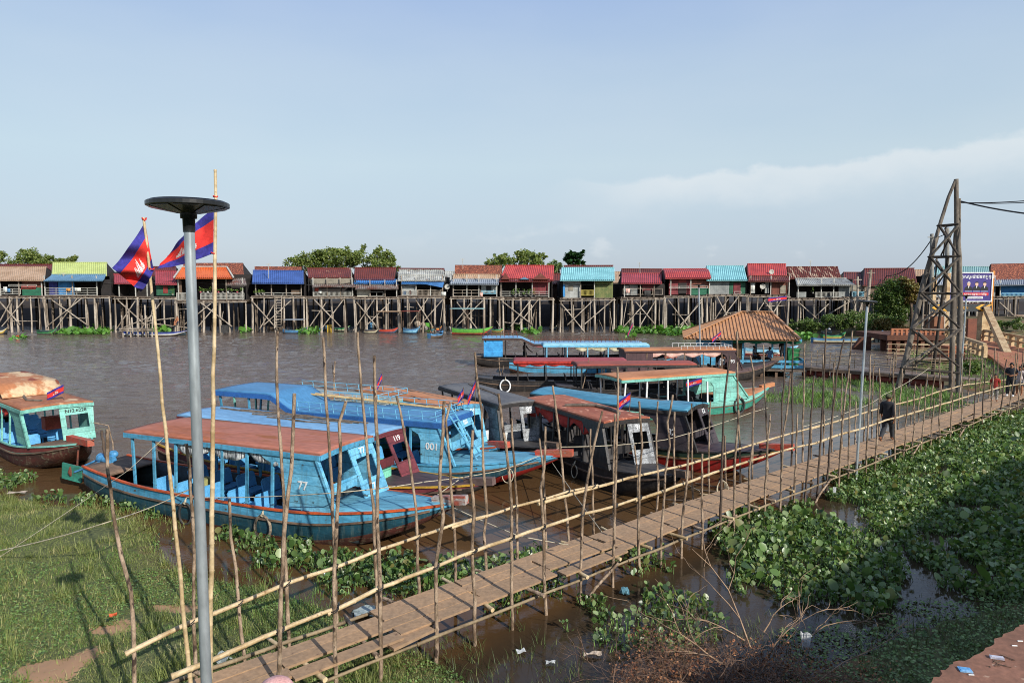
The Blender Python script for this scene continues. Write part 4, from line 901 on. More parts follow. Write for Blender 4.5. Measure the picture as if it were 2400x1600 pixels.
# ---------------------------------------------------------------- pole mounted solar lamps
LAMPB = pm('black_lamp_plastic', '1e1f20', '2a2b2c', 5, rough=.35, bump=.03); LAMPG = pm('lamp_lens', '4a4636', '3a382e', 6, rough=.25, bump=.02); PANEL = pm('solar_cells', '1b2230', '232c3c', 6, rough=.15, bump=0)
def lamp(label, top, base, dia=.58, r=.034, tilt=(0, 0)):
    t = thing('street_lamp', label, 'lamp', base, 0, 'solar lamps on galvanised poles'); top = Vector(top) - Vector(base)
    m = MB(); m.tube([(0, 0, 0), top * .5, top - Vector((0, 0, .1))], [r * 1.15, r * 1.07, r], 16); m.build('pole', GALV, t)
    m = MB(); m.tube([top - Vector((0, 0, .19)), top - Vector((0, 0, .1)), top - Vector((0, 0, .098)), top - Vector((0, 0, .065))], [r * .98 + .006, r + .006, r * 1.55, r * 1.6], 16); m.build('collar', LAMPB, t)
    R_ = dia / 2; prof = [(r * 1.6, -.065), (R_ * .25, -.06), (R_ * .97, -.022), (R_, -.018), (R_, .006), (R_ * .97, .012), (.001, .016)]
    m = MB(); n = 40; ex = Euler((tilt[0], tilt[1], 0)).to_matrix()
    rows = [[top + ex @ Vector((q * math.cos(2 * math.pi * i / n), q * math.sin(2 * math.pi * i / n), z)) for i in range(n)] for q, z in prof]
    m.add([p for row in rows for p in row], [(j * n + i, (j + 1) * n + i, (j + 1) * n + (i + 1) % n, j * n + (i + 1) % n)[::-1] for j in range(len(prof) - 1) for i in range(n)], 0, False)
    m.build('lamp_head', LAMPB, t)
    for k in range(8):                                   # lens segments under the disc
        a0 = 2 * math.pi * k / 8 + .06; a1 = 2 * math.pi * (k + 1) / 8 - .06; m = MB()
        P = [top + ex @ Vector((q * math.cos(a), q * math.sin(a), z - .004)) for q, z, A_ in ((R_ * .32, -.058, (a0, a1)), (R_ * .93, -.0255, (a1, (a0 + a1) / 2, a0))) for a in A_]
        m.prism([P[0], P[4], P[3], P[2], P[1]], (0, 0, .003)); m.build('lens', LAMPG, t)
    m = MB(); m.tube([top + ex @ Vector((0, 0, .0165)), top + ex @ Vector((0, 0, .02))], R_ * .9, 32); m.build('solar_panel', PANEL, t)
    return t
p = D(441, 478, 4.7); lamp('solar lamp with black disc head on a thick galvanised pole, nearest and tallest in view', p, (p.x, 4.7, 2.0), .525, .034)
lamp('solar lamp on a leaning galvanised pole standing in the water beside the footbridge', D(2033, 706, 21.6), W(2005, 1131, 0) + Vector((0, 0, -.3)), .58, .036, tilt=(.03, .05))
lamp('solar lamp on a thin pole in front of the floating house with the hipped roof', D(1638, 667, 47.8), D(1642, 880, 47.8), .85, .05)
lamp('solar lamp on a thin pole beside the lattice tower and the billboard', D(2265, 692, 38), D(2250, 915, 38), .6, .04)
# ---------------------------------------------------------------- the two large flags on bamboo poles
def bamboo_pole(mb, a, b, r0, r1, seg=.34):
    a, b = Vector(a), Vector(b); n = int((b - a).length / seg); P = []; Q = []; rr = random.Random(3)
    d = (b - a).normalized()
    for i in range(n + 1):
        p = a.lerp(b, i / n) + Vector((rr.uniform(-.008, .008), rr.uniform(-.008, .008), 0)); q = r0 + (r1 - r0) * i / n
        P += [p - d * .012, p, p + d * .012]; Q += [q, q * 1.18, q]
    mb.tube(P, Q, 10)
Y1 = 9.0; t = thing('flag_pole', 'leaning bamboo flagpole with a drooping national flag, left of the tall solar lamp', 'flagpole', D(452, 1640, Y1), 0, 'bamboo flagpoles beside the footbridge')
lc = lambda p: p - t.location
m = MB(); bamboo_pole(m, lc(D(451, 1640, Y1)), lc(D(338, 512, Y1)), .03, .016); m.build('bamboo_pole', BAMB, t)
m = MB()
HT, HB = D(340, 520, Y1), D(360, 634, Y1); FT, FB = D(263, 628, Y1 - .25), D(330, 684, Y1 + .05)
def dr(u, v):
    p = HT.lerp(FT, u).lerp(HB.lerp(FB, u), v)
    f = .07 * math.sin((u * 1.0 + v * .9) * 10) * min(1, u * 2.5); return lc(p + Vector((f * -.54, f, -.02 * math.sin(v * math.pi) * (1 - u) * .5 - .03 * math.sin(u * math.pi))))
m.grid(dr, 120, 88, flag_mi, .003); m.build('flag', [FLB, FLR, FLW], t)
m = MB(); m.tube([lc(D(338, 514, Y1) + Vector((.025 * math.cos(a), .025 * math.sin(a), .02 * math.sin(2 * a)))) for a in np.linspace(0, 6.28, 9)[:-1]], .008, 5, closed=True); m.tube([lc(D(356, 630, Y1) + Vector((.03 * math.cos(a), .03 * math.sin(a), .01 * math.sin(2 * a)))) for a in np.linspace(0, 6.28, 9)[:-1]], .008, 5, closed=True); m.build('red_tie', FLR, t)
Y2 = 8.4; t = thing('flag_pole', 'upright bamboo flagpole with a spread national flag, right of the tall solar lamp', 'flagpole', D(490, 1650, Y2), 0, 'bamboo flagpoles beside the footbridge')
lc = lambda p: p - t.location
m = MB(); bamboo_pole(m, lc(D(491, 1650, Y2)), lc(D(506, 400, Y2)), .036, .017); m.build('bamboo_pole', BAMB, t)
HT, HB = D(501, 488, Y2), D(499, 594, Y2); FT, FB = D(392, 600, Y2 + .1), D(367, 630, Y2 + .1)
def dr2(u, v):
    p = HT.lerp(FT, u).lerp(HB.lerp(FB, u), v)
    return lc(p + Vector((-.46 * (.06 * math.sin(u * 8 + v * 3) * min(1, u * 3)), .06 * math.sin(u * 8 + v * 3) * min(1, u * 3) + .02 * math.sin(u * 22 - v * 9) * u, -.03 * math.sin(u * math.pi) * v + .05 * math.sin(u * math.pi) * (1 - v))))
m = MB(); m.grid(dr2, 120, 88, flag_mi, .003); m.build('flag', [FLB, FLR, FLW], t)
m = MB()
for px, py in ((505, 461), (500, 593)): m.tube([lc(D(px, py, Y2) + Vector((.026 * math.cos(a), .026 * math.sin(a), .008 * math.sin(2 * a)))) for a in np.linspace(0, 6.28, 9)[:-1]], .007, 5, closed=True)
m.build('red_tie', FLR, t)
# ---------------------------------------------------------------- loose poles standing in the water and on the bank
def free_pole(label, pts, Y, r=.03, mat=POLE, group='rough poles standing in the water'):
    base = D(*pts[-1], Y); o = MB(); rr = random.Random(int(pts[0][0])); P = []
    w_ = [D(px, py, Y) - base for px, py in pts]
    for a, b in zip(w_, w_[1:]):
        for i in range(4): P.append(a.lerp(b, i / 4) + Vector((rr.uniform(-.015, .015), 0, 0)))
    P.append(w_[-1]); P.append(w_[-1] + Vector((0, 0, -.4))); o.tube(P, [r * (.75 + .4 * i / len(P)) for i in range(len(P))], 7)
    ob = o.build('mooring_pole', mat); ob.location = base; return tag(ob, label, 'pole', group)
free_pole('dark pole leaning right at the stern of the red roofed boat', [(238, 1008), (246, 1060), (258, 1120), (262, 1160), (265, 1185)], 20.2, .05, POLED)
free_pole('thin bent branch with a hooked top at the stern of the red roofed boat', [(219, 990), (255, 997), (266, 1050), (275, 1100), (280, 1155)], 20.6, .022)
free_pole('short pale stake leaning against the dark stern pole', [(213, 1088), (230, 1115), (252, 1152), (262, 1170)], 20.0, .035)
free_pole('pair of thin stakes in open water beyond the large blue boat, taller one', [(785, 846), (783, 880), (782, 916)], 40, .045)
free_pole('pair of thin stakes in open water beyond the large blue boat, shorter one', [(779, 855), (783, 890), (785, 916)], 40.3, .04)
free_pole('bare pale stake in front of the boat with the blue rear cabin', [(1169, 838), (1171, 865), (1173, 895)], 43.5, .04)
free_pole('leaning stick beside the bare pale stake in the water', [(1180, 858), (1177, 880), (1175, 896)], 43.2, .035)
free_pole('thin pole leaning beside the red draped roof', [(1381, 838), (1373, 875), (1365, 912)], 37.0, .03)
# ---------------------------------------------------------------- mooring ropes
def rope(label, pts, r=.012, sag=.15, mat=ROPE):
    P = []; pts = [Vector(p) for p in pts]
    for a, b in zip(pts, pts[1:]):
        L_ = (b - a).length
        for i in range(12): u = i / 12; P.append(a.lerp(b, u) - Vector((0, 0, sag * L_ * .12 * 4 * u * (1 - u))))
    P.append(pts[-1]); c = P[0]; m = MB(); m.tube([p - c for p in P], r, 6); o = m.build('mooring_rope', mat); o.location = c
    return tag(o, label, 'rope', 'ropes tying up the boats')
Mx = {k: mat_of(v) for k, v in dict(A=A, B=B_, C=C_, D=D_, E=E_, F=F_, G=G_, H=H_, I=I_).items()}
rope('long pale rope running from the grassy bank to the rail of the red roofed boat', [D(-60, 1300, 14.5), D(255, 1222, 13.2), D(443, 1147, 16.8), Mx['A'] @ Vector((-4.6, -1.2, .75))], .012, .12)
rope('thin cord running from the left bank up to the roof of the red roofed boat', [D(-40, 1330, 12.0), D(300, 1102, 17), Mx['A'] @ Vector((-4.9, -1.0, 2.3))], .006, .03)
rope('pale rope slung from the red roofed boat along the bows to the large blue boat', [Mx['A'] @ Vector((-4.1, -1.2, .72)), D(800, 1153, 15.0), D(1000, 1128, 16.5), D(1170, 1103, 18.6), D(1262, 1068, 19.8), Mx['C'] @ Vector((3.0, .1, .98)), D(1313, 1047, 20.5)], .012, .08)
rope('wavy rope slung from the blue boat bow past the black boats to a pole', [D(1313, 1047, 17.2), D(1440, 1043, 17.8), D(1560, 1030, 19), D(1700, 988, 21), D(1765, 965, 21.2), D(1800, 955, 22)], .011, .05)
rope('white rope slanting from the bow of the large blue boat down to the footbridge', [Mx['C'] @ Vector((3.3, 0, .85)), D(1410, 1245, 13.9)], .011, .03)
rope('pale rope from the bow of the red roofed boat to the footbridge deck', [Mx['A'] @ Vector((2.6, .0, .9)), D(1065, 1190, 14.8), D(1215, 1255, 13.8), D(1332, 1276, 13.6)], .012, .06)
rope('rope lying across the blue bow deck and round the bow beam', [Mx['A'] @ Vector((1.6, -.25, .86)), Mx['A'] @ Vector((2.2, -.1, .98)), Mx['A'] @ Vector((2.75, .12, 1.12)), Mx['A'] @ Vector((2.3, .2, 1.0)), Mx['B'] @ Vector((2.6, -.1, .98))], .014, .0)
rope('thin rope from the black boat bow down to a sunken stake', [Mx['G'] @ Vector((2.4, .1, .8)), D(1640, 1150, 17.5)], .008, .1)
rope('yellowish cord stretched from the lamp in the water to the lattice tower', [D(1880, 1000, 24), D(2000, 960, 26), D(2070, 925, 33), D(2178, 862, 38)], .012, .1)
# coils hanging
h = hoop('pale rope loop hanging from the bow of the large blue boat', C_, 2.1, -.62, .72, .22, ROPE, .016)
c = MB(); rr = random.Random(2)
for k in range(5): c.tube([(.16 * math.cos(a) * (1 - .1 * k), .03 * k - .05, .24 * math.sin(a)) for a in np.linspace(0, 6.283, 15)[:-1]], .01, 5, closed=True)
o = c.build('rope_coil', ROPE); o.location = D(1692, 1145, bpt(onside(1692, BW_)).y + .9); tag(o, 'coil of pale rope hanging on a footbridge pole', 'rope')
# ---------------------------------------------------------------- stilt houses on the far bank
YF = 91.0
def HX(px, Y=YF): return (px - 1200) / F * Y / 1.0 * 1.0
def hp(px, py, Y=YF): return D(px, py, Y)
def corr(name, c, c2=None, rust=None, rough=.5): return pm(name, c, c2, .8, .42, .62, rough, .05, st=(1, 1, 1), speck=(rust, 2.2, .62) if rust else None)
RC = {'tan': corr('tan_sheet_roof', 'b59a80', 'a08468'), 'dred': corr('dark_red_sheet_roof', '6e2f28', '5a2620'), 'lime': corr('lime_green_sheet_roof', 'b9c47c', 'adb870'), 'blue': corr('slate_blue_awning', '6286a0', '54788f'),
 'red': corr('red_sheet_roof', 'a2444a', '8e3a3c'), 'orange': corr('orange_sheet_roof', 'd2682f', 'c65c28'), 'royal': corr('royal_blue_sheet_roof', '4463a4', '3a5690'), 'rust': corr('rusty_sheet_roof', '78392c', '643026', '9a6b52'),
 'rustd': corr('dark_rust_sheet_roof', '6f3328', '5e2c22'), 'white': corr('pale_grey_sheet_roof', 'b6b6ae', '8f8e86', '7a6a5c'), 'grey': corr('grey_sheet_awning', '8f97a0', '7a828a'), 'cyan': corr('pale_cyan_sheet_roof', '8cc4c8', '79b2b6'),
 'brred': corr('bright_red_sheet_roof', 'b84a44', 'a03e3c'), 'grust': corr('grey_rusty_awning', '847c76', '6f4a3c', '7a3a2a'), 'rstripe': pm('rust_striped_roof', '6a3228', '5a2a22', 2, .4, .6, .8, .1, speck=('b09a84', 1.2, .56), st=(1.6, .25, .25)),
 'tcyan': corr('grey_cyan_roof', '8db0ae', '7a9e9c'), 'blues': corr('bright_blue_awning', '3f76b0', '34669c')}
TILE = pm('old_clay_tiles', '7b4232', '492820', 5, .4, .6, .9, .6, speck=('b0694a', 1.5, .55)); RC['tile'] = TILE
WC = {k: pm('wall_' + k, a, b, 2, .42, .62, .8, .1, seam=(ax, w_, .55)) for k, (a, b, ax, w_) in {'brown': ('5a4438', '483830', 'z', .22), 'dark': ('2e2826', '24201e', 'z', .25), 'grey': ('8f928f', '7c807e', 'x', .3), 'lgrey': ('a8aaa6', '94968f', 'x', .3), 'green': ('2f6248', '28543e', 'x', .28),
   'rgreen': ('5c6b3c', '7a7a4a', 'x', .25), 'maroon': ('7c3236', '682a2e', 'x', .3), 'blue': ('3f8cc8', '3578ae', 'x', .3), 'navy': ('343c86', '2c336f', 'x', .3), 'white': ('c4bfae', 'aaa592', 'z', .5), 'rust': ('7a4636', '64382c', 'x', .3), 'red': ('a0403a', '8a3632', 'z', .3),
   'teal': ('4f93a8', '447f92', 'z', .2), 'zgreen': ('2b6e52', '245e46', 'z', .16), 'zblue': ('2f78b6', '2868a0', 'z', .18), 'tan': ('958d7c', '7f786a', 'z', .3), 'rred': ('a34038', 'a34038', 'z', .4), 'board': ('75604e', '614f40', 'x', .2)}.items()}
STILT = pm('sunlit_weathered_stilt', 'b3a797', '75695b', 1.5, .4, .6, .9, .2, st=(1, 1, .3), rnd=.3); STILTM = pm('half_shaded_stilt', '776a5c', '53473b', 1.5, .4, .6, .9, .2, rnd=.3); STILTD = pm('shaded_stilt', '332b24', '231c16', 1.5, .4, .6, .9, .2, rnd=.25); RAILM = pm('pale_railing', 'b8b6ac', '9a988e', 4, rnd=.1)  # stilt wood in three tones; front sun and under-floor shade put into the colour
YRL = pm('yellow_railing', 'c4b45a', 'a89a4c', 4); LBRL = pm('light_blue_railing', '7fb4c6', '6a9cae', 4); FLOORM = pm('deck_planks_far', '6f6154', '584c42', 3, rnd=.1)
def sheet(mb, p00, p10, p01, p11, period=.26, amp=.045, mi=0, sagv=0.0):
    """corrugated sheet: ridges run from the 0x edge to the 1x edge"""
    p00, p10, p01, p11 = map(Vector, (p00, p10, p01, p11)); Wd = (p10 - p00).length; n = max(4, int(Wd / period) * 4)
    nrm = (p10 - p00).cross(p01 - p00).normalized()
    if nrm.z < 0: nrm = -nrm
    if nrm.z < .05 and nrm.y > 0: nrm = -nrm
    pat = (-1, 0, 1, 0)
    mb.grid(lambda u, v: p00.lerp(p10, u).lerp(p01.lerp(p11, u), v) + nrm * amp * pat[int(round(u * n)) % 4] + Vector((0, 0, -sagv * math.sin(v * math.pi))), n, 2 if sagv else 1, mi, 0, False)
def roofpart(h, name, x0, x1, yt, yb, Yt, Yb, style, dx0=0, dx1=0, back=True, th=.08, sagv=0, gable=True):
    """sloping roof face: top edge at photo height yt (depth Yt), bottom edge yb (depth Yb); optional rear face and gable boards"""
    o = h.location
    a, b = hp(x0 + dx0, yt, Yt) - o, hp(x1 + dx1, yt, Yt) - o; c, d = hp(x0, yb, Yb) - o, hp(x1, yb, Yb) - o
    m = MB()
    if style == 'tile':
        n = max(6, int((b - a).length / .3)); nr = max(3, int((a - c).length / .28))
        m.grid(lambda u, v: c.lerp(d, u).lerp(a.lerp(b, u), v) + Vector((0, 0, .05 * ((v * nr * 2) % 2 > .9) + .02 * math.sin(u * n * 3))), n, nr * 2, 0, 0, False)
    else: sheet(m, c, d, a, b, sagv=sagv)
    e = (b - a).length
    # underside and fascia give the roof its thickness
    m.prism([c - Vector((0, 0, th + .06)), d - Vector((0, 0, th + .06)), d - Vector((0, 0, .06)), c - Vector((0, 0, .06))], (0, .03, 0))
    m.prism([c - Vector((0, 0, .12)), a - Vector((0, 0, .14)), b - Vector((0, 0, .14)), d - Vector((0, 0, .12))], (0, 0, .04))
    r = m.build(name, RC[style], h)
    if back:
        m = MB(); bz = Yt + (Yt - Yb); a2, b2 = Vector((a.x, a.y + (a.y - c.y), c.z)), Vector((b.x, b.y + (b.y - d.y), d.z)); sheet(m, a, b, a2, b2); m.prism([a + Vector((0, 0, -.05)), b + Vector((0, 0, -.05)), b + Vector((0, .25, -.16)), a + Vector((0, .25, -.16))], (0, 0, .1)); m.build('rear_' + name, RC[style], h)
        if gable:
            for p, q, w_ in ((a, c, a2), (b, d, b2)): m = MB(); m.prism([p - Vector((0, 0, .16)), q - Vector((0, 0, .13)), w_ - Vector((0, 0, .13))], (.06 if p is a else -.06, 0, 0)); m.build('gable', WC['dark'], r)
    m = MB(); m.bar(a + Vector((0, 0, .03)), b + Vector((0, 0, .03)), .16, .06); m.build('ridge_cap', RC[style], r)
    return r
def railing_far(h, x0, x1, y0, y1, mat, Y, bal=True, rows=2):
    o = h.location; m = MB(); a, b = hp(x0, y0, Y) - o, hp(x1, y0, Y) - o; c, d = hp(x0, y1, Y) - o, hp(x1, y1, Y) - o
    for k in range(rows): u = k / max(rows - 1, 1); m.bar(a.lerp(c, u), b.lerp(d, u), .06)
    n = int((b - a).length / (.17 if bal else 1.4)) + 1
    for i in range(n + 1): u = i / n; m.bar(a.lerp(b, u) + Vector((0, .02, 0)), c.lerp(d, u) + Vector((0, .02, 0)), .05)
    m.build('railing', mat, h)
hrg = random.Random(21)
def house(label, x0, x1, deck, roofs, panels, rails, posts=None, floorx=None, yf=YF, water=775, braces=3, deep=15, plants=0, interior='dark', inner_x=None, wtop=None, stiltn=5, group='stilt houses along the far bank', base=None):
    o = hp((x0 + x1) / 2, 780, yf); h = thing('stilt_house', label, 'house', (o.x, yf, 0), 0, group); o = h.location
    zd = hp(x0, deck, yf).z; fx0, fx1 = floorx or (x0, x1); X0, X1 = hp(fx0, deck, yf).x - o.x, hp(fx1, deck, yf).x - o.x
    if base is None: base = -.6
    m = MB(); m.box(X0, X1, -.15, deep, zd - .16, zd); 
    for k in range(int((X1 - X0) / .8)): m.bar((X0 + .3 + k * .8, -.42, zd - .06), (X0 + .3 + k * .8, -.1, zd - .06), .1)
    m.build('floor', FLOORM, h)
    m = MB(); m.bar((X0 - .1, -.2, zd - .25 - hrg.uniform(0, .12)), (X1 + .1, -.22, zd - .27), .11); m.bar((X0 - .1, 2.2, zd - .25), (X1 + .1, 2.2, zd - .25), .13); m.build('floor_beam', STILT, h)
    # stilts
    n = stiltn
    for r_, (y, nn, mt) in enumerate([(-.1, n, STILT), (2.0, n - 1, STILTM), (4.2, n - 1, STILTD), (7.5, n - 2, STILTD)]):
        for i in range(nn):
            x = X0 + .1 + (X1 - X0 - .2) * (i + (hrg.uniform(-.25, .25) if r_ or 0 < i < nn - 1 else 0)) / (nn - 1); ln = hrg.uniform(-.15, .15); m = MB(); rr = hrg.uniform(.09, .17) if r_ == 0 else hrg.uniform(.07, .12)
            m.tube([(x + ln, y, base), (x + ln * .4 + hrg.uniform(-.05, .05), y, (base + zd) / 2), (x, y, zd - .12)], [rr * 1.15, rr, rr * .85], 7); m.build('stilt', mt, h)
            if r_ == 0 and hrg.random() < .3:
                m = MB(); m.tube([(x + .28, y - .1, base), (x + .24, y - .1, zd * .8)], .07, 6); m.build('stilt', mt, h)
    for k in range(5):
        x = hrg.uniform(X0, X1); y = hrg.choice([-.3, .5, 1.2]); ln = hrg.uniform(-.9, .9) * (hrg.random() < .5); zt_ = zd - .2 if hrg.random() < .6 else hrg.uniform(1.5, 4); m = MB()
        m.tube([(x, y, base), (x + ln * .5 + hrg.uniform(-.08, .08), y, zt_ * .5), (x + ln, y, zt_)], hrg.uniform(.03, .055), 5); m.build('thin_pole', STILT if y < 0 else STILTM, h)
    for k in range(braces):
        a = X0 + (X1 - X0) * hrg.uniform(0, .45); b = a + (X1 - X0) * hrg.uniform(.3, .55); b = min(b, X1)
        z0, z1 = hrg.uniform(.1, 1.2), zd - hrg.uniform(.3, .8)
        if k % 2: a, b = b, a
        m = MB(); m.bar((a, -.28 - .12 * k, z0), (b, -.28 - .12 * k, z1), .12, .12); m.build('brace', STILT, h)
    for k in range(2):
        m = MB(); z = hrg.uniform(1.2, 3.6); a = X0 + hrg.uniform(0, (X1 - X0) * .5); m.bar((a, -.05 + .9 * k, z), (a + hrg.uniform(1.2, 3.5), -.05 + .9 * k, z + hrg.uniform(-.2, .2)), .08); m.build('brace', STILT if k == 0 else STILTD, h)
    # body: side walls and an inner wall coloured dark for the shade inside the veranda
    zt = hp(x0, wtop or (roofs[0][3]), yf).z
    ix0, ix1 = inner_x or (x0, x1); A0, A1 = hp(ix0 + 4, 700, yf).x - o.x, hp(ix1 - 4, 700, yf).x - o.x
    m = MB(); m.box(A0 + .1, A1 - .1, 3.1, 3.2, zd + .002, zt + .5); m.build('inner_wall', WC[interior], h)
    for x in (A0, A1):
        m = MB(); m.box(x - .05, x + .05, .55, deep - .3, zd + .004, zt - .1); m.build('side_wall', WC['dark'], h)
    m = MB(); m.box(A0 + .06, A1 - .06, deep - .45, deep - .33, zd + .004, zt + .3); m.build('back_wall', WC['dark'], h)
    for rf in roofs: roofpart(h, *rf[:1], rf[1], rf[2], rf[4] if False else rf[4], rf[3], rf[5], rf[6], rf[7], *(rf[8:]))
    for px0, px1, py0, py1, col, kind in panels:
        a, b = hp(px0, py0, yf) - o, hp(px1, py1, yf) - o; y = {'wall_panel': .3, 'window': .24, 'door': .24, 'tarpaulin': -.3, 'shutter': .2, 'tank': .0, 'laundry': .1, 'cupboard': .28}[kind]
        m = MB(); m.box(a.x, b.x, y, y + .06, min(a.z, b.z), max(a.z, b.z)); m.build(kind, WC[col] if col in WC else RC.get(col), h)
    for r_ in rails: railing_far(h, *r_[:5], yf - .05, *(r_[5:]))
    ps = posts if posts is not None else [fx0 + 2, (fx0 + fx1) / 2, fx1 - 2]
    for px in ps:
        x = hp(px, deck, yf).x - o.x; m = MB(); m.bar((x, -.05, zd + .002), (x, -.05, zt - .02), .11); m.build('veranda_post', RAILM if hrg.random() < .6 else STILT, h)
    return h
Yr, Ye = YF + 4.0, YF - .5
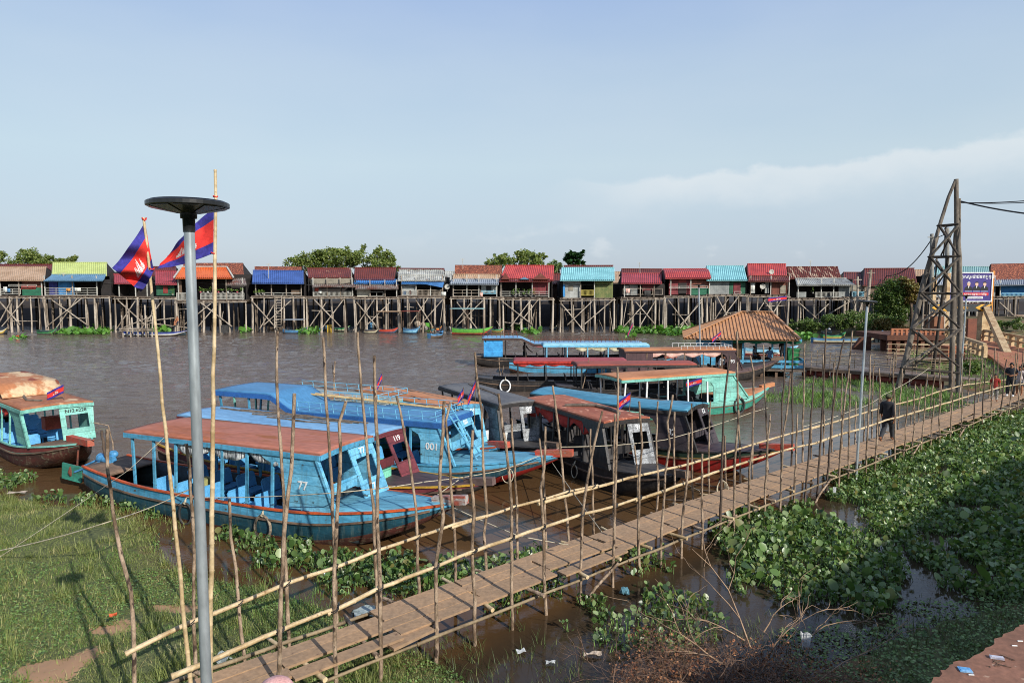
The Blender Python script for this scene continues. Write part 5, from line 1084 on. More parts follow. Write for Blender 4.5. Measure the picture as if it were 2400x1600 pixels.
# roofs: (name, x0, x1, y_bottom, y_top, Y_top, Y_bottom, style, dx0, dx1, back)
HS = [
 ('stilt house with plain tan sheet roof and green lower wall, at the left edge', -12, 107, 693, [('roof', -12, 105, 656.5, 625, YF + 3.2, Ye, 'tan', 4, 3), ('upper_roof', -20, 120, 640, 619.5, YF + 8, YF + 4.5, 'dred', 0, 4)],
   [(47, 97, 659, 676, 'rust', 'wall_panel'), (47, 82, 668, 678, 'rred', 'shutter'), (49, 97, 674, 692, 'zgreen', 'shutter')], [(-10, 48, 677, 689, RAILM, False, 4), (20, 86, 667, 671, RAILM, False, 2)], [2, 46, 100]),
 ('stilt house with lime green main roof above a curved slate blue awning', 106, 258, 693, [('roof', 122, 250, 645, 615, YF + 3.8, YF + .9, 'lime', 4, 1), ('awning', 102, 240, 657, 643, YF + 1.0, YF - 1.0, 'blue', 20, 8, False, .08, .18)],
   [(112, 133, 659, 692, 'navy', 'wall_panel'), (133, 172, 660, 692, 'blue', 'wall_panel'), (232, 257, 655, 692, 'dark', 'wall_panel')], [(108, 228, 675, 691, RAILM, False, 4)], [108, 172, 228]),
 ('stilt house with dull red roof and small red shutter, behind the drooping flag', 268, 412, 695, [('roof', 362, 412, 665, 634, YF + 3.2, Ye, 'red', 0, 0), ('awning', 266, 316, 664, 643, YF + 2.6, Ye, 'red', 0, 0), ('upper_roof', 275, 412, 645, 625, YF + 8, YF + 4.5, 'dred', 0, 0)],
   [(362, 405, 667, 692, 'green', 'wall_panel'), (379, 390, 670, 686, 'red', 'shutter')], [], [280, 318, 345]),
 ('stilt house with bright orange flared roof edged in white and plants on its railing', 412, 578, 703, [('roof', 410, 545, 651, 626, YF + 2.8, Ye - .3, 'orange', 16, -13, True, .08, .16), ('upper_roof', 425, 572, 648, 617, YF + 8, YF + 4.0, 'tile', 6, -2), ('awning', 532, 578, 667, 653, YF + 1.2, Ye, 'grust', 2, -3, False)],
   [(414, 424, 652, 690, 'board', 'wall_panel'), (532, 540, 668, 690, 'dark', 'wall_panel')], [(414, 450, 686, 702, RAILM, True, 2), (470, 572, 687, 701, RAILM, True, 3)], [420, 458, 500, 532, 570]),
 ('stilt house with bright royal blue roof and a tall ladder below it', 589, 714, 693, [('roof', 589, 711, 663, 634, YF + 3.4, Ye - .4, 'royal', 1, -2), ('upper_roof', 593, 705, 650, 626, YF + 8, YF + 4.4, 'tile', 0, -2)],
   [(680, 704, 678, 690, 'board', 'cupboard')], [(598, 705, 686, 692, RAILM, False, 2)], [599, 636, 671, 706]),
 ('stilt house with rust red roof, white streaks near its ridge and a balustraded veranda', 717, 832, 694, [('roof', 722, 826, 650, 628, YF + 4.2, YF + 1.2, 'rust', -4, -6), ('awning', 732, 834, 671, 664, YF + .8, Ye - .4, 'grust', 1, -3, False)],
   [(727, 826, 652, 665, 'tan', 'wall_panel')], [(735, 770, 684, 693, RAILM, True, 2), (773, 828, 683, 693, RAILM, True, 2)], [735, 768, 799, 827]),
 ('stilt house with plain maroon brown roof over a bright blue eave strip', 828, 934, 695, [('roof', 829, 924, 655, 627, YF + 4.4, YF + 1.0, 'rustd', 1, 4), ('eave', 828, 934, 663, 655, YF + 1.2, YF + .3, 'blues', 1, -2, False), ('awning', 832, 934, 676, 663, YF + 1.0, Ye - .3, 'grust', 1, -1, False)],
   [(835, 867, 676, 695, 'white', 'wall_panel')], [(868, 898, 684, 694, RAILM, False, 2)], [868, 903, 930]),
 ('stilt house with pale grey striped roof and hanging blue tarpaulin', 932, 1042, 693, [('roof', 932, 1041, 646, 632, YF + 3.2, YF + 1.2, 'white', 2, -3), ('awning', 931, 1043, 657, 645, YF + 1.3, YF - .2, 'white', 1, -2, False), ('upper_roof', 932, 1040, 634, 629, YF + 6, YF + 5, 'dred', 0, 0), ('eave', 940, 1040, 664, 657, YF + .4, YF - .5, 'blues', 0, 0, False)],
   [(940, 974, 664, 692, 'lgrey', 'wall_panel'), (944, 950, 682, 691, 'blue', 'laundry'), (958, 963, 681, 690, 'red', 'laundry')], [(940, 974, 680, 692, RAILM, True, 2), (978, 1038, 679, 692, STILT, True, 3)], [941, 975, 1009, 1037]),
 ('stilt house with old clay tiled roof above a grey sheet awning', 1055, 1180, 695, [('roof', 1065, 1176, 643, 622, YF + 4.6, YF + 1.8, 'tile', 1, 0), ('mid_roof', 1059, 1172, 655, 643, YF + 1.8, YF + .7, 'tan', 3, 0, False), ('awning', 1053, 1168, 665, 654, YF + .8, YF - .8, 'grey', 5, 2, False)],
   [(1127, 1165, 667, 688, 'lgrey', 'wall_panel'), (1139, 1151, 670, 682, 'dark', 'window')], [(1062, 1126, 680, 694, STILT, False, 3), (1127, 1164, 681, 688, LBRL, True, 2)], [1062, 1094, 1122, 1164]),
 ('stilt house with bright red roof, three small rusty gables and plants on its deck', 1168, 1298, 697, [('roof', 1170, 1296, 655, 622, YF + 4.6, YF + .2, 'brred', 14, 2), ('awning', 1170, 1290, 659, 653, YF + .3, YF - .6, 'dred', 2, -2, False)],
   [(1248, 1284, 660, 690, 'maroon', 'wall_panel')], [(1172, 1286, 683, 693, RAILM, False, 3)], [1174, 1209, 1247, 1286]),
 ('stilt house with pale cyan roof between a grey and a rusty green wall', 1313, 1441, 698, [('roof', 1313, 1441, 656, 627, YF + 3.8, Ye - .3, 'cyan', 2, -2), ('upper_roof', 1320, 1435, 640, 622, YF + 8, YF + 4.5, 'rustd', 0, 0)],
   [(1320, 1360, 658, 698, 'lgrey', 'wall_panel'), (1333, 1344, 668, 681, 'tan', 'window'), (1394, 1437, 660, 698, 'rgreen', 'wall_panel'), (1320, 1325, 667, 695, 'blue', 'shutter')], [(1360, 1394, 680, 692, YRL, True, 2)], [1361, 1393]),
 ('stilt house with brick red roof and a brown ridge above grey and maroon boards', 1455, 1556, 696, [('roof', 1455, 1551, 663, 640, YF + 3.2, Ye, 'red', 1, 0), ('upper_roof', 1455, 1551, 645, 630, YF + 6, YF + 3.6, 'rustd', 0, 0)],
   [(1462, 1474, 669, 692, 'lgrey', 'wall_panel'), (1476, 1495, 667, 692, 'grey', 'wall_panel'), (1506, 1533, 667, 682, 'maroon', 'wall_panel'), (1534, 1556, 664, 692, 'dark', 'wall_panel')], [(1460, 1552, 676, 690, STILT, False, 2)], [1463, 1500, 1532]),
 ('stilt house with curved red roof and green lower wall sheet', 1556, 1669, 692, [('roof', 1560, 1668, 651, 630, YF + 3.4, Ye, 'brred', -4, -6, True, .08, -.25)],
   [(1570, 1592, 653, 690, 'maroon', 'wall_panel'), (1611, 1620, 653, 690, 'maroon', 'wall_panel'), (1592, 1611, 653, 663, 'red', 'wall_panel'), (1592, 1611, 663, 688, 'dark', 'door'), (1620, 1664, 656, 676, 'rust', 'wall_panel'), (1620, 1664, 676, 691, 'zgreen', 'shutter')], [(1570, 1660, 671, 675, RAILM, False, 2)], [1572, 1619, 1663]),
 ('stilt house with pale cyan roof, grey wall and maroon door in green boards', 1655, 1754, 689, [('roof', 1657, 1752, 656, 623, YF + 4.2, Ye, 'cyan', -2, -10)],
   [(1666, 1711, 658, 689, 'grey', 'wall_panel'), (1711, 1748, 658, 689, 'green', 'wall_panel'), (1721, 1737, 663, 689, 'maroon', 'door')], [(1721, 1737, 683, 688, RAILM, False, 2)], []),
 ('stilt house with tall red ribbed roof, a satellite dish and rusty awning', 1748, 1850, 691, [('roof', 1752, 1844, 646, 618, YF + 4.6, YF + 1.2, 'brred', -1, -3), ('awning', 1753, 1851, 658, 646, YF + 1.3, Ye - .3, 'rust', 1, -6, False)],
   [(1762, 1771, 660, 687, 'lgrey', 'wall_panel'), (1795, 1803, 660, 687, 'lgrey', 'wall_panel'), (1810, 1846, 662, 690, 'rust', 'wall_panel'), (1830, 1842, 668, 688, 'tan', 'shutter')], [], [1758, 1805, 1848]),
 ('stilt house with pale striped rusty roof, cream awning and white balustrade', 1846, 2006, 698, [('roof', 1848, 1973, 652, 625, YF + 4.8, YF + 1.8, 'rstripe', -3, -8), ('awning', 1868, 2006, 667, 652, YF + 1.8, Ye - .3, 'white', -4, -22, False)],
   [(1969, 1995, 669, 697, 'grey', 'wall_panel'), (1870, 1892, 684, 696, 'grey', 'wall_panel')], [(1911, 1967, 685, 696, RAILM, True, 2)], [1870, 1924, 1953]),
 ('small stilt house with rusty roof and light blue balustrade beside a power pole', 1976, 2028, 695, [('roof', 1975, 2026, 667, 638, YF + 6, YF + 1, 'rustd', 4, -1)],
   [(1996, 2027, 668, 682, 'tan', 'wall_panel')], [(1996, 2027, 684, 695, LBRL, True, 2)], [1996, 2026]),
 ('stilt house with large plain brown roof behind the leafy tree', 2026, 2152, 700, [('roof', 2022, 2152, 668, 629, YF + 5.0, YF - .2, 'rustd', 6, -6)],
   [(2030, 2100, 672, 700, 'board', 'wall_panel')], [], [2030, 2070, 2148]),
 ('stilt house with grey green sheet roof behind the billboard', 2190, 2318, 697, [('roof', 2186, 2318, 645, 624, YF + 5, YF + 1.4, 'tcyan', 4, -4), ('awning', 2180, 2340, 667, 645, YF + 1.5, YF - 1, 'grey', 12, -12, False)],
   [(2190, 2240, 670, 697, 'lgrey', 'wall_panel'), (2310, 2334, 668, 697, 'grey', 'wall_panel')], [], [2200, 2240, 2320]),
 ('stilt house with old tiled roof and blue shutter wall at the right edge', 2330, 2460, 693, [('roof', 2322, 2470, 655, 619, YF + 5.5, YF + 1.4, 'tile', 2, 0), ('awning', 2330, 2470, 666, 654, YF + 1.6, YF - 1, 'grey', -4, 0, False)],
   [(2352, 2460, 668, 692, 'zblue', 'wall_panel')], [(2350, 2460, 686, 693, LBRL, True, 2)], [2345, 2420]),
]
HOUSES = []
for i, a in enumerate(HS):
    kw = {}
    if a[1] > 1840: kw = dict(yf=YF, base=-.2)
    HOUSES.append(house(a[0], a[1], a[2], a[3], a[4], a[5], a[6], a[7], stiltn=5 if a[2] - a[1] < 125 else 6, **kw))
for h in HOUSES: h.rotation_euler = (0, R(hrg.uniform(-.9, .9)), R(hrg.uniform(-1.5, 1.5)))
# white verge trim on the orange roof
h = HOUSES[3]; o = h.location; m = MB()
for (xa, ya, Ya), (xb, yb, Yb) in (((426, 626, YF + 2.8), (408, 651, Ye - .4)), ((532, 626, YF + 2.8), (547, 651, Ye - .4)), ((426, 625.5, YF + 2.8), (532, 625.5, YF + 2.8))):
    m.bar(hp(xa, ya, Ya) - o + Vector((0, 0, .06)), hp(xb, yb, Yb) - o + Vector((0, 0, .06)), .2, .12)
m.build('white_trim', RAILM, h)
# small gables on the bright red roof
h = HOUSES[9]; o = h.location
for a, b, c, col in ((1174, 1194, 639, 'rustd'), (1217, 1240, 649, 'blue'), (1247, 1285, 639, 'rust')):
    m = MB(); P = [hp(a, 655, YF - .6) - o, hp(b, 655, YF - .6) - o, hp((a + b) / 2, c, YF - .6) - o]; m.prism(P, (0, 1.6, 0)); m.build('small_gable', RC[col], h)
# second-row sheds glimpsed between the houses
def shed(label, x0, x1, yt, yb, style, Y=103, wall='brown'):
    o = hp((x0 + x1) / 2, 700, Y); h = thing('shed', label, 'shed', (o.x, Y, 3.5), 0, 'sheds glimpsed behind the stilt houses'); o = h.location
    roofpart(h, 'roof', x0, x1, yt, yb, Y + 3, Y - .3, style, 0, 0, True)
    a, b = hp(x0 + 3, yb, Y) - o, hp(x1 - 3, 690, Y) - o; m = MB(); m.box(a.x, b.x, .2, 4, 0, a.z - .1); m.build('wall', WC[wall], h)
shed('rusty roofed shed between the red and the cyan roofed stilt houses', 1285, 1322, 641, 665, 'rustd'); shed('white roofed shed right of the pale striped roof', 1036, 1066, 636, 661, 'white', 99); shed('tan roofed shed right of the rusty green wall', 1436, 1458, 637, 662, 'tan')
shed('rusty shed between the orange roof and the royal blue roof', 572, 592, 647, 662, 'rustd'); shed('dark red shed behind the drooping flag', 255, 285, 640, 662, 'dred'); shed('tan roofed shed behind the lattice tower', 2140, 2195, 632, 662, 'tan', 99)
# ladder, dish, aerial, small lattice landing
h = HOUSES[4]; o = h.location; m = MB(); a, b = hp(651, 770, YF - .6) - o, hp(652, 693, YF - .6) - o
for dx in (-.45, .45): m.bar(a + Vector((dx, 0, 0)), b + Vector((dx, 0, 0)), .09)
for k in range(12): u = (k + .5) / 12; p = a.lerp(b, u); m.bar(p + Vector((-.45, 0, 0)), p + Vector((.45, 0, 0)), .07)
m.build('ladder', STILT, h)
def dish(label, px, py, Y, r):
    p = D(px, py, Y); t = thing('satellite_dish', label, 'satellite dish', p, 0, 'satellite dishes on the houses'); m = MB()
    m.grid(lambda u, v: Vector((r * v * math.cos(u * 6.2832), -.2 * r + .35 * r * v * v * -1 + .35 * r, r * v * math.sin(u * 6.2832))), 18, 3, 0, .02); m.build('reflector', RAILM, t)
    m = MB(); m.bar((0, .1, 0), (0, .35, -.6), .05); m.build('bracket', STILT, t)
dish('grey satellite dish on the tall red ribbed roof', 1808, 637, YF + 1.6, .34); dish('white satellite dish under the rusty awning of the tall red roof', 1787, 671, YF - .2, .38); dish('white dish between the blue tarpaulin and the tiled house', 1048, 672, YF - .3, .35)
# ---------------------------------------------------------------- clutter at the far waterline
SB = {'blu': pm('small_boat_blue', '4f83ac', '3d6a8c', 3), 'grn': pm('small_boat_green', '3f8a52', '347344', 3), 'brt': pm('small_boat_bright_green', '5fa83c', '4f9034', 3), 'crm': pm('small_boat_cream', 'c4bd9c', 'a49d80', 3), 'red': pm('small_boat_red', 'b8442f', '9a3828', 3), 'brn': pm('small_boat_brown', '66574a', '54473c', 3), 'wht': WB, 'dbl': pm('small_boat_dark_blue', '2f3f8c', '26346f', 3), 'yel': pm('small_boat_yellow', 'c9a63a', 'ab8c30', 3), 'cyn': PBLU, 'dgr': pm('small_boat_dark_green', '1f4a34', '183a28', 3), 'org': OB}
def fb_(label, px0, px1, yw, cols, head=0, B=1.3, canopy=None, zg=.45, bowz=.35, n=2):
    p0, p1 = W(px0, yw), W(px1, yw); c = (p0 + p1) / 2; Lb = abs(p1.x - p0.x) / max(.3, abs(math.cos(R(head)))); 
    return lowboat(label, (c.x, c.y), head, Lb, B, tuple(SB[k] for k in cols), group='small boats along the far bank', name='sampan', canopy=canopy, zg=zg, bowz=bowz, seatn=n)
fb_('small dark green sampan with red bow lying among weeds at the far left', 90, 137, 783, ('dgr', 'grn', 'brn'), 0, bowz=.5)
fb_('long white and blue sampan tied to a small bamboo landing', 290, 440, 787, ('dbl', 'wht', 'brn'), 0, 1.4, bowz=.2)
fb_('pale sampan at the left edge of the far waterline', -10, 18, 783, ('crm', 'yel', 'brn'), 0)
fb_('grey blue sampan with sheet canopy below the royal blue roof', 665, 720, 781, ('blu', 'blu', 'brn'), 0, 1.6, (RC['grey'], -1.3, 1.2, 1.9))
fb_('brown skiff below the tall ladder', 628, 672, 773, ('brn', 'brn', 'brn'), 0)
fb_('blue sampan pointing at the river below the rust red roof', 735, 768, 776, ('blu', 'cyn', 'blu'), -25, 1.3)
fb_('dark green sampan with cream stern beside the yellow box', 775, 822, 776, ('grn', 'crm', 'dgr'), -12, 1.4)
fb_('brown skiff left of the red sampan', 854, 888, 781, ('brn', 'crm', 'brn'), 0, bowz=.2)
fb_('red and blue sampan under a tan canopy', 886, 936, 779, ('red', 'red', 'blu'), 0, 1.5, (RC['tan'], -1.5, 1.7, 2.9))
fb_('blue houseboat with rust red canopy and dark blue curtain', 946, 985, 781, ('blu', 'cyn', 'blu'), 0, 1.9, (RC['rust'], -1.3, 1.1, 3.0), .6)
fb_('narrow longtail boat carrying a man out from the far bank', 1008, 1036, 791, ('blu', 'brn', 'brn'), 55, 1.2)
fb_('orange fronted small boat behind the longtail boat', 1018, 1036, 776, ('org', 'red', 'blu'), 0)
fb_('long bright green boat with yellow lettered bow and thin frame canopy', 1060, 1155, 784, ('brt', 'brt', 'red'), -4, 1.5, (RC['tcyan'], -2.8, 1.6, 3.4), .75, .3, 3)
fb_('green and yellow sampan right of the long bright green boat', 1152, 1182, 779, ('grn', 'yel', 'grn'), 0)
fb_('colourful small sampan under the bright red roof', 1222, 1245, 776, ('cyn', 'red', 'yel'), 0); fb_('cream sampan with yellow load under the bright red roof', 1287, 1306, 773, ('crm', 'blu', 'brn'), 0)
fb_('long blue topped cream longtail boat moored before the concrete landing', 1903, 2068, 803, ('blu', 'crm', 'brn'), 0, 1.5, None, .45, .9, 3)
fb_('green and yellow sampan tied behind the long blue topped boat', 1925, 1982, 794, ('grn', 'yel', 'brn'), 4, 1.4); fb_('white and teal sampan drawn up on the weedy bank', 1930, 1945, 783, ('wht', 'cyn', 'brn'), 40)
fb_('cyan boat with orange waterline tied behind the floating house', 1745, 1868, 833, ('cyn', 'wht', 'red'), -3, 1.6, None, .6, .3)
fb_('small blue boat with tan canopy at the right edge below the tiled house', 2366, 2420, 786, ('blu', 'cyn', 'blu'), 0, 1.9, (RC['tan'], -1.4, 1.5, 2.6), .6)
def crate(name, label, cat, px, py, w_, d_, h_, col, Y=None, group='clutter at the far waterline', shape='box'):
    p = W(px, py) if Y is None else D(px, py, Y); m = MB()
    if shape == 'box':
        m.box(-w_ / 2, w_ / 2, -d_ / 2, d_ / 2, 0, h_); m.box(-w_ / 2 - .02, w_ / 2 + .02, -d_ / 2 - .02, d_ / 2 + .02, h_, h_ + .06)
    elif shape == 'drum': m.tube([(0, 0, 0), (0, 0, h_ * .3), (0, 0, h_ * .32), (0, 0, h_ * .65), (0, 0, h_ * .67), (0, 0, h_)], [w_ / 2, w_ / 2, w_ * .53, w_ / 2, w_ * .53, w_ / 2], 14)
    else:
        rr = random.Random(px)
        for k in range(4): m.ball((rr.uniform(-.25, .25) * w_, rr.uniform(-.2, .2) * d_, h_ * rr.uniform(.3, .6)), w_ * rr.uniform(.25, .4), d_ * .35, h_ * rr.uniform(.3, .5), 8)
    o = m.build(name, col); o.location = p; return tag(o, label, cat, group)
crate('plastic_box', 'yellow and white plastic box floating below the rust red roof', 'box', 773, 778, .6, .5, .9, SB['yel'])
crate('red_buoy', 'red floating container near the far left waterline', 'buoy', 41, 793, .45, .35, .45, FLR, shape='sack')
crate('sack', 'orange red bundle lying in weeds under the lime roofed house', 'sack', 201, 772, .9, .6, .45, SB['red'], shape='sack')
crate('sack', 'white bundle at the waterline left of the small bamboo landing', 'sack', 264, 771, .8, .6, .5, WB, shape='sack')
crate('net_bundle', 'grey net bundle between the houseboat and the longtail boat', 'net', 993, 776, 1.6, .9, .9, pm('grey_net', '8f8d86', '6f6d66', 6), shape='sack')
crate('sack', 'white bundle on the stern of the long bright green boat', 'sack', 1052, 774, 1.2, .7, .7, WB, shape='sack')
crate('fabric_cover', 'green covered bundle between houseboat and orange fronted boat', 'bundle', 1005, 774, .9, .7, 1.0, SB['brt'])
crate('sack', 'pile of pale bundles under the pale striped roof', 'sack', 985, 768, 1.7, 1, 1.0, pm('bundle_cloth', 'a89a88', '86796a', 6), YF + .5, shape='sack')
crate('plastic_barrel', 'blue barrel among boats beside the green netting', 'barrel', 868, 774, .8, .8, 1.1, SB['blu'], shape='drum')
crate('plastic_barrel', 'white barrel among boats beside the green netting', 'barrel', 878, 774, .8, .8, 1.0, WB, shape='drum')
crate('tyre', 'black tyre hung on the front post under the orange roofed house', 'tyre', 528, 779, .9, .4, .9, RUBB, 88.5)
# little bamboo landing in front
t = thing('bamboo_landing', 'small weathered lattice landing of poles in front of the dull red roofed house', 'landing stage', W(325, 790)); o = t.location
rr = random.Random(77)
for i in range(9):
    x = -2.0 + (i % 5) * .95 + rr.uniform(-.2, .2); y = (i // 5) * .9; m = MB(); m.tube([(x, y, -.4), (x + rr.uniform(-.2, .2), y, rr.uniform(2.2, 4.2))], .09, 6); m.build('pile', STILT, t)
for i in range(7):
    m = MB(); z = rr.uniform(.4, 1.2); m.bar((-2.2, -.12 - .02 * i, z), (1.9, -.12 - .02 * i, z + rr.uniform(-.1, 2.2) * (1 if i % 2 else -.1)), .07); m.build('cross_bar', STILT, t)
def walkpole(mb, x0, y0, z0, x1, y1, z1): mb.tube([(x0, y0, z0), (x1, y1, z1)], .06, 6)
t = thing('bamboo_gangway', 'thin pole gangway leading from the small lattice landing to the bank', 'gangway', D(345, 752, 90.5)); o = t.location
m = MB(); m.tube([(0, 0, 0), D(410, 745, 91) - o], .07, 6); m.tube([(0, .5, -.3), D(440, 768, 91) - o], .07, 6); m.build('pole', STILT, t)

# potted plants along the orange roofed house and the bright red one, washing and jars on the decks
PLM = leafmat('pot_plant_leaf', ['5c7c34', '7c9a48', '46662a'], .5, .2)
def pot(px, py, Y, col, lab, grp, sz=.34, seed=0):
    p = D(px, py, Y); t = thing('potted_plant', lab, 'plant', p, 0, grp); m = MB(); m.tube([(0, 0, 0), (0, 0, .16), (0, 0, .2)], [.09, .13, .14], 8); m.build('pot', col, t)
    rg_ = np.random.default_rng(seed); n = 26; R_, _ = rots(n, .2, 1.3); scatter('foliage', BV0, BF0, np.stack([rg_.normal(0, .1, n), rg_.normal(0, .08, n), .22 + rg_.uniform(0, sz, n)], 1), R_, rg_.uniform(.14, .26, n), PLM, parent=t)
BV0 = [(0, 0, 0), (.22, .4, .08), (0, 1, 0), (-.22, .4, .08)]; BF0 = [(0, 1, 2, 3)]
cols = [pm('pink_pot', 'c05a6c', 'a84c5c', 6), pm('grey_pot', '9a9690', '7c7872', 6), WB, pm('black_pot', '2c2a2a', '222020', 6)]
for k, px in enumerate((470, 477, 487, 494, 512, 522, 534, 543, 556, 566)): pot(px, 686, YF - .1, cols[k % 4], 'potted plant in the row along the railing of the orange roofed house', 'potted plants on the orange roofed house', .5 if k % 3 == 0 else .25, k)
for k, px in enumerate((600, 608, 616)): pot(px, 690, YF - .2, cols[1], 'potted plant at the left end of the royal blue roofed house deck', 'potted plants on the royal blue roofed house', .35, 20 + k)
for k, px in enumerate((1203, 1214, 1228, 1240, 1252)): pot(px, 694, YF - .3, cols[3], 'bushy potted plant on the deck edge below the three small gables', 'potted plants below the three gables', .75, 30 + k)
pot(405, 692, YF - .2, cols[1], 'bushy yellow green plant at the left end of the orange roofed house', None, .7, 41); pot(1905, 688, YF - .3, cols[1], 'bushy plant beside the white balustrade below the striped rusty roof', None, .9, 42)
rr = random.Random(31)
def wash(px, py, w_, h_, c, lab):
    p = D(px, py, YF - .15); m = MB(); m.grid(lambda u, v: ((u - .5) * w_, .04 * math.sin(u * 9), -h_ * v), 6, 2, 0, .015); o = m.build('hanging_cloth', c); o.location = p; tag(o, lab, 'laundry', 'washing hung on the verandas')
for k, (px, py, w_, h_, c, lab) in enumerate([(12, 672, .5, .7, WB, 'white cloth on the railing of the tan roofed house'), (20, 676, .4, .5, SB['blu'], 'blue cloth on the railing of the tan roofed house'), (160, 676, .55, .35, OB, 'orange box shaped cloth on the railing below the slate blue awning'), (182, 674, .8, .5, WB, 'pale netting on the railing below the slate blue awning'),
    (742, 674, .5, .45, SB['red'], 'red towel under the left of the rusty awning'), (750, 681, .4, .4, WB, 'white towel beside the red one under the rusty awning'), (1040, 684, .6, .5, WB, 'white cloth at the corner right of the blue tarpaulin'), (1472, 676, .5, .6, PINKC, 'pink washing below the brick red roof with brown ridge'), (1518, 680, .9, .8, RUBB, 'black cloth bundle on the rail below the brick red roof'), (1765, 664, .5, 1.0, WB, 'long white cloth hanging beside the satellite dish'), (1128, 686, .4, .5, PINKC, 'pink cloth at the corner of the grey panel under the tiled roof')]): wash(px, py, w_, h_, c, lab)
m = MB(); P = [hp(985, 664, YF - .4), hp(1040, 661, YF - .6), hp(1038, 674, YF - .7)]; c = P[0].copy(); m.prism([p - c for p in P], (0, .03, 0)); o = m.build('tarpaulin', RC['blues']); o.location = c; tag(o, 'blue tarpaulin hanging in a triangle under the pale striped roof', 'tarpaulin')

for k, (px, y0, y1, lab) in enumerate([(630, 618, 665, 'tall thin aerial with a fan head on the royal blue roof'), (824, 627, 655, 'short aerial mast between the rust red and maroon brown roofs'), (150, 640, 664, 'short aerial on the slate blue awning'), (1085, 606, 630, 'thin aerial above the old clay tiled roof'), (1500, 615, 640, 'thin aerial above the brick red roof'), (1900, 610, 640, 'thin aerial above the pale striped rusty roof')]):
    b = D(px, y1, YF + .5); t = thing('aerial', lab, 'aerial', b, 0, 'aerials on the roofs'); tp = D(px - 1, y0, YF + .5) - b; m = MB(); m.tube([(0, 0, 0), tp], .035, 5); m.build('mast', RAILM, t)
    m = MB(); [m.bar(tp + Vector((-.35 + .08 * i, 0, -.12 * i)), tp + Vector((.35 - .08 * i, 0, -.12 * i)), .03) for i in range(3)]; m.build('elements', RAILM, t)
def fwire(pts, lab):
    P = [D(px, py, YF + .2) for px, py in pts]; Q = []
    for a, b in zip(P, P[1:]):
        for i in range(8): u = i / 8; Q.append(a.lerp(b, u) - Vector((0, 0, .35 * 4 * u * (1 - u))))
    Q.append(P[-1]); m = MB(); m.tube([q - Q[0] for q in Q], .03, 4); o = m.build('power_cable', RUBB); o.location = Q[0]; tag(o, lab, 'cable', 'overhead cables')
fwire([(240, 662), (420, 655), (590, 664)], 'cable strung between the lime roofed and royal blue roofed houses'); fwire([(712, 666), (830, 660), (935, 668), (1055, 664)], 'cable strung along the rust red to pale striped roofs'); fwire([(1296, 660), (1455, 664), (1560, 658)], 'cable strung past the pale cyan roof')
# ---------------------------------------------------------------- floating house with hipped roof
t = thing('floating_house', 'floating house with tan ribbed hipped roof, cyan plank cabin and open sitting deck', 'house', (16.6, 48, 0), -R(12)); o = t.location; FH = t
DKZ = .58
m = MB(); m.box(-3.9, 3.6, -.3, 6.2, DKZ - .1, DKZ); m.build('deck', FLOORM, t)
m = MB()
for x in np.arange(-3.7, 3.5, 1.2):
    m.tube([(x, -.1, .05), (x, 6, .05)], .3, 12)
m.build('float', pm('dark_float_drums', '3b2a26', '2a201e', 3), t)
m = MB(); m.box(-3.9, 3.6, -.28, -.2, .3, DKZ - .102); m.build('deck_beam', OLDW, t)
xl, xr = D(1645, 820, 48).x - o.x, D(1715, 820, 48).x - o.x; ez = D(1700, 795, 47.2).z
CABW = pm('cyan_clapboard', '63b2d6', '4a9cc4', 2.5, .45, .62, .6, .2, seam=('z', .17, .5), speck=('54605e', 4, .68))
m = MB(); m.box(xl, xr, 0, 5.6, DKZ + .002, ez + .2); m.build('cabin_wall', CABW, t)
m = MB(); a, b = D(1670, 812, 48) - o, D(1690, 797, 48) - o; m.box(a.x, b.x, -.04, .02, a.z, b.z); w_ = m.build('window', pm('dark_window_opening', '1d2226', '15181b', 3), t)
m = MB(); m.bar((a.x - .03, -.05, a.z - .03), (b.x + .03, -.05, a.z - .03), .06); m.bar((a.x - .03, -.05, b.z + .03), (b.x + .03, -.05, b.z + .03), .06); m.bar(((a.x + b.x) / 2, -.05, a.z), ((a.x + b.x) / 2, -.05, b.z), .05); m.build('frame', CY, w_)
dl, dr_ = D(1718, 800, 48).x - o.x, D(1740, 800, 48).x - o.x
m = MB(); m.box(dl, dr_, .0, .06, DKZ + .004, D(1720, 803, 48).z); dd = m.build('door', pm('brown_panel_door', '77603a', '66512f', 3), t)
m = MB()
for z0, z1 in ((.75, 1.15), (1.25, 1.75), (1.85, 2.2)):
    for x0, x1 in ((dl + .07, (dl + dr_) / 2 - .04), ((dl + dr_) / 2 + .04, dr_ - .07)): m.box(x0, x1, -.02, -.002, z0, z1)
m.build('door_panel', pm('dark_brown_moulding', '4f3f26', '443620', 3), dd)
m = MB(); m.bar((xr + .05, -.02, DKZ), (xr + .05, -.02, ez + .1), .07); m.bar((dr_ + .06, -.02, DKZ), (dr_ + .06, -.02, ez + .1), .09); m.build('door_frame', CY, t)
m = MB(); m.box(xr, dr_ + .1, .06, .12, D(1720, 802.5, 48).z, ez + .15); m.build('lintel_wall', CABW, t)
for px, y in ((1743, .35), (1835, .1), (1755, 5.4), (1835, 5.4), (1795, 5.4)):
    x = D(px, 820, 48).x - o.x; m = MB(); m.bar((x, y, DKZ), (x, y, ez + .15), .14); m.build('roof_post', CYD, t)
m = MB(); m.bar((xl - .2, -.35, ez - .06), (3.55, -.35, ez - .06), .06, .2); m.build('fascia', CYD, t)
m = MB(); m.grid(lambda u, v: (dl + (3.5 - dl) * u, -.38 + .02 * math.sin(u * 60), ez - .1 - v * (.2 + .05 * math.sin(u * 23))), 50, 2, 0, .02); m.build('green_net_trim', pm('green_netting', '1f7a58', '185f46', 8), t)
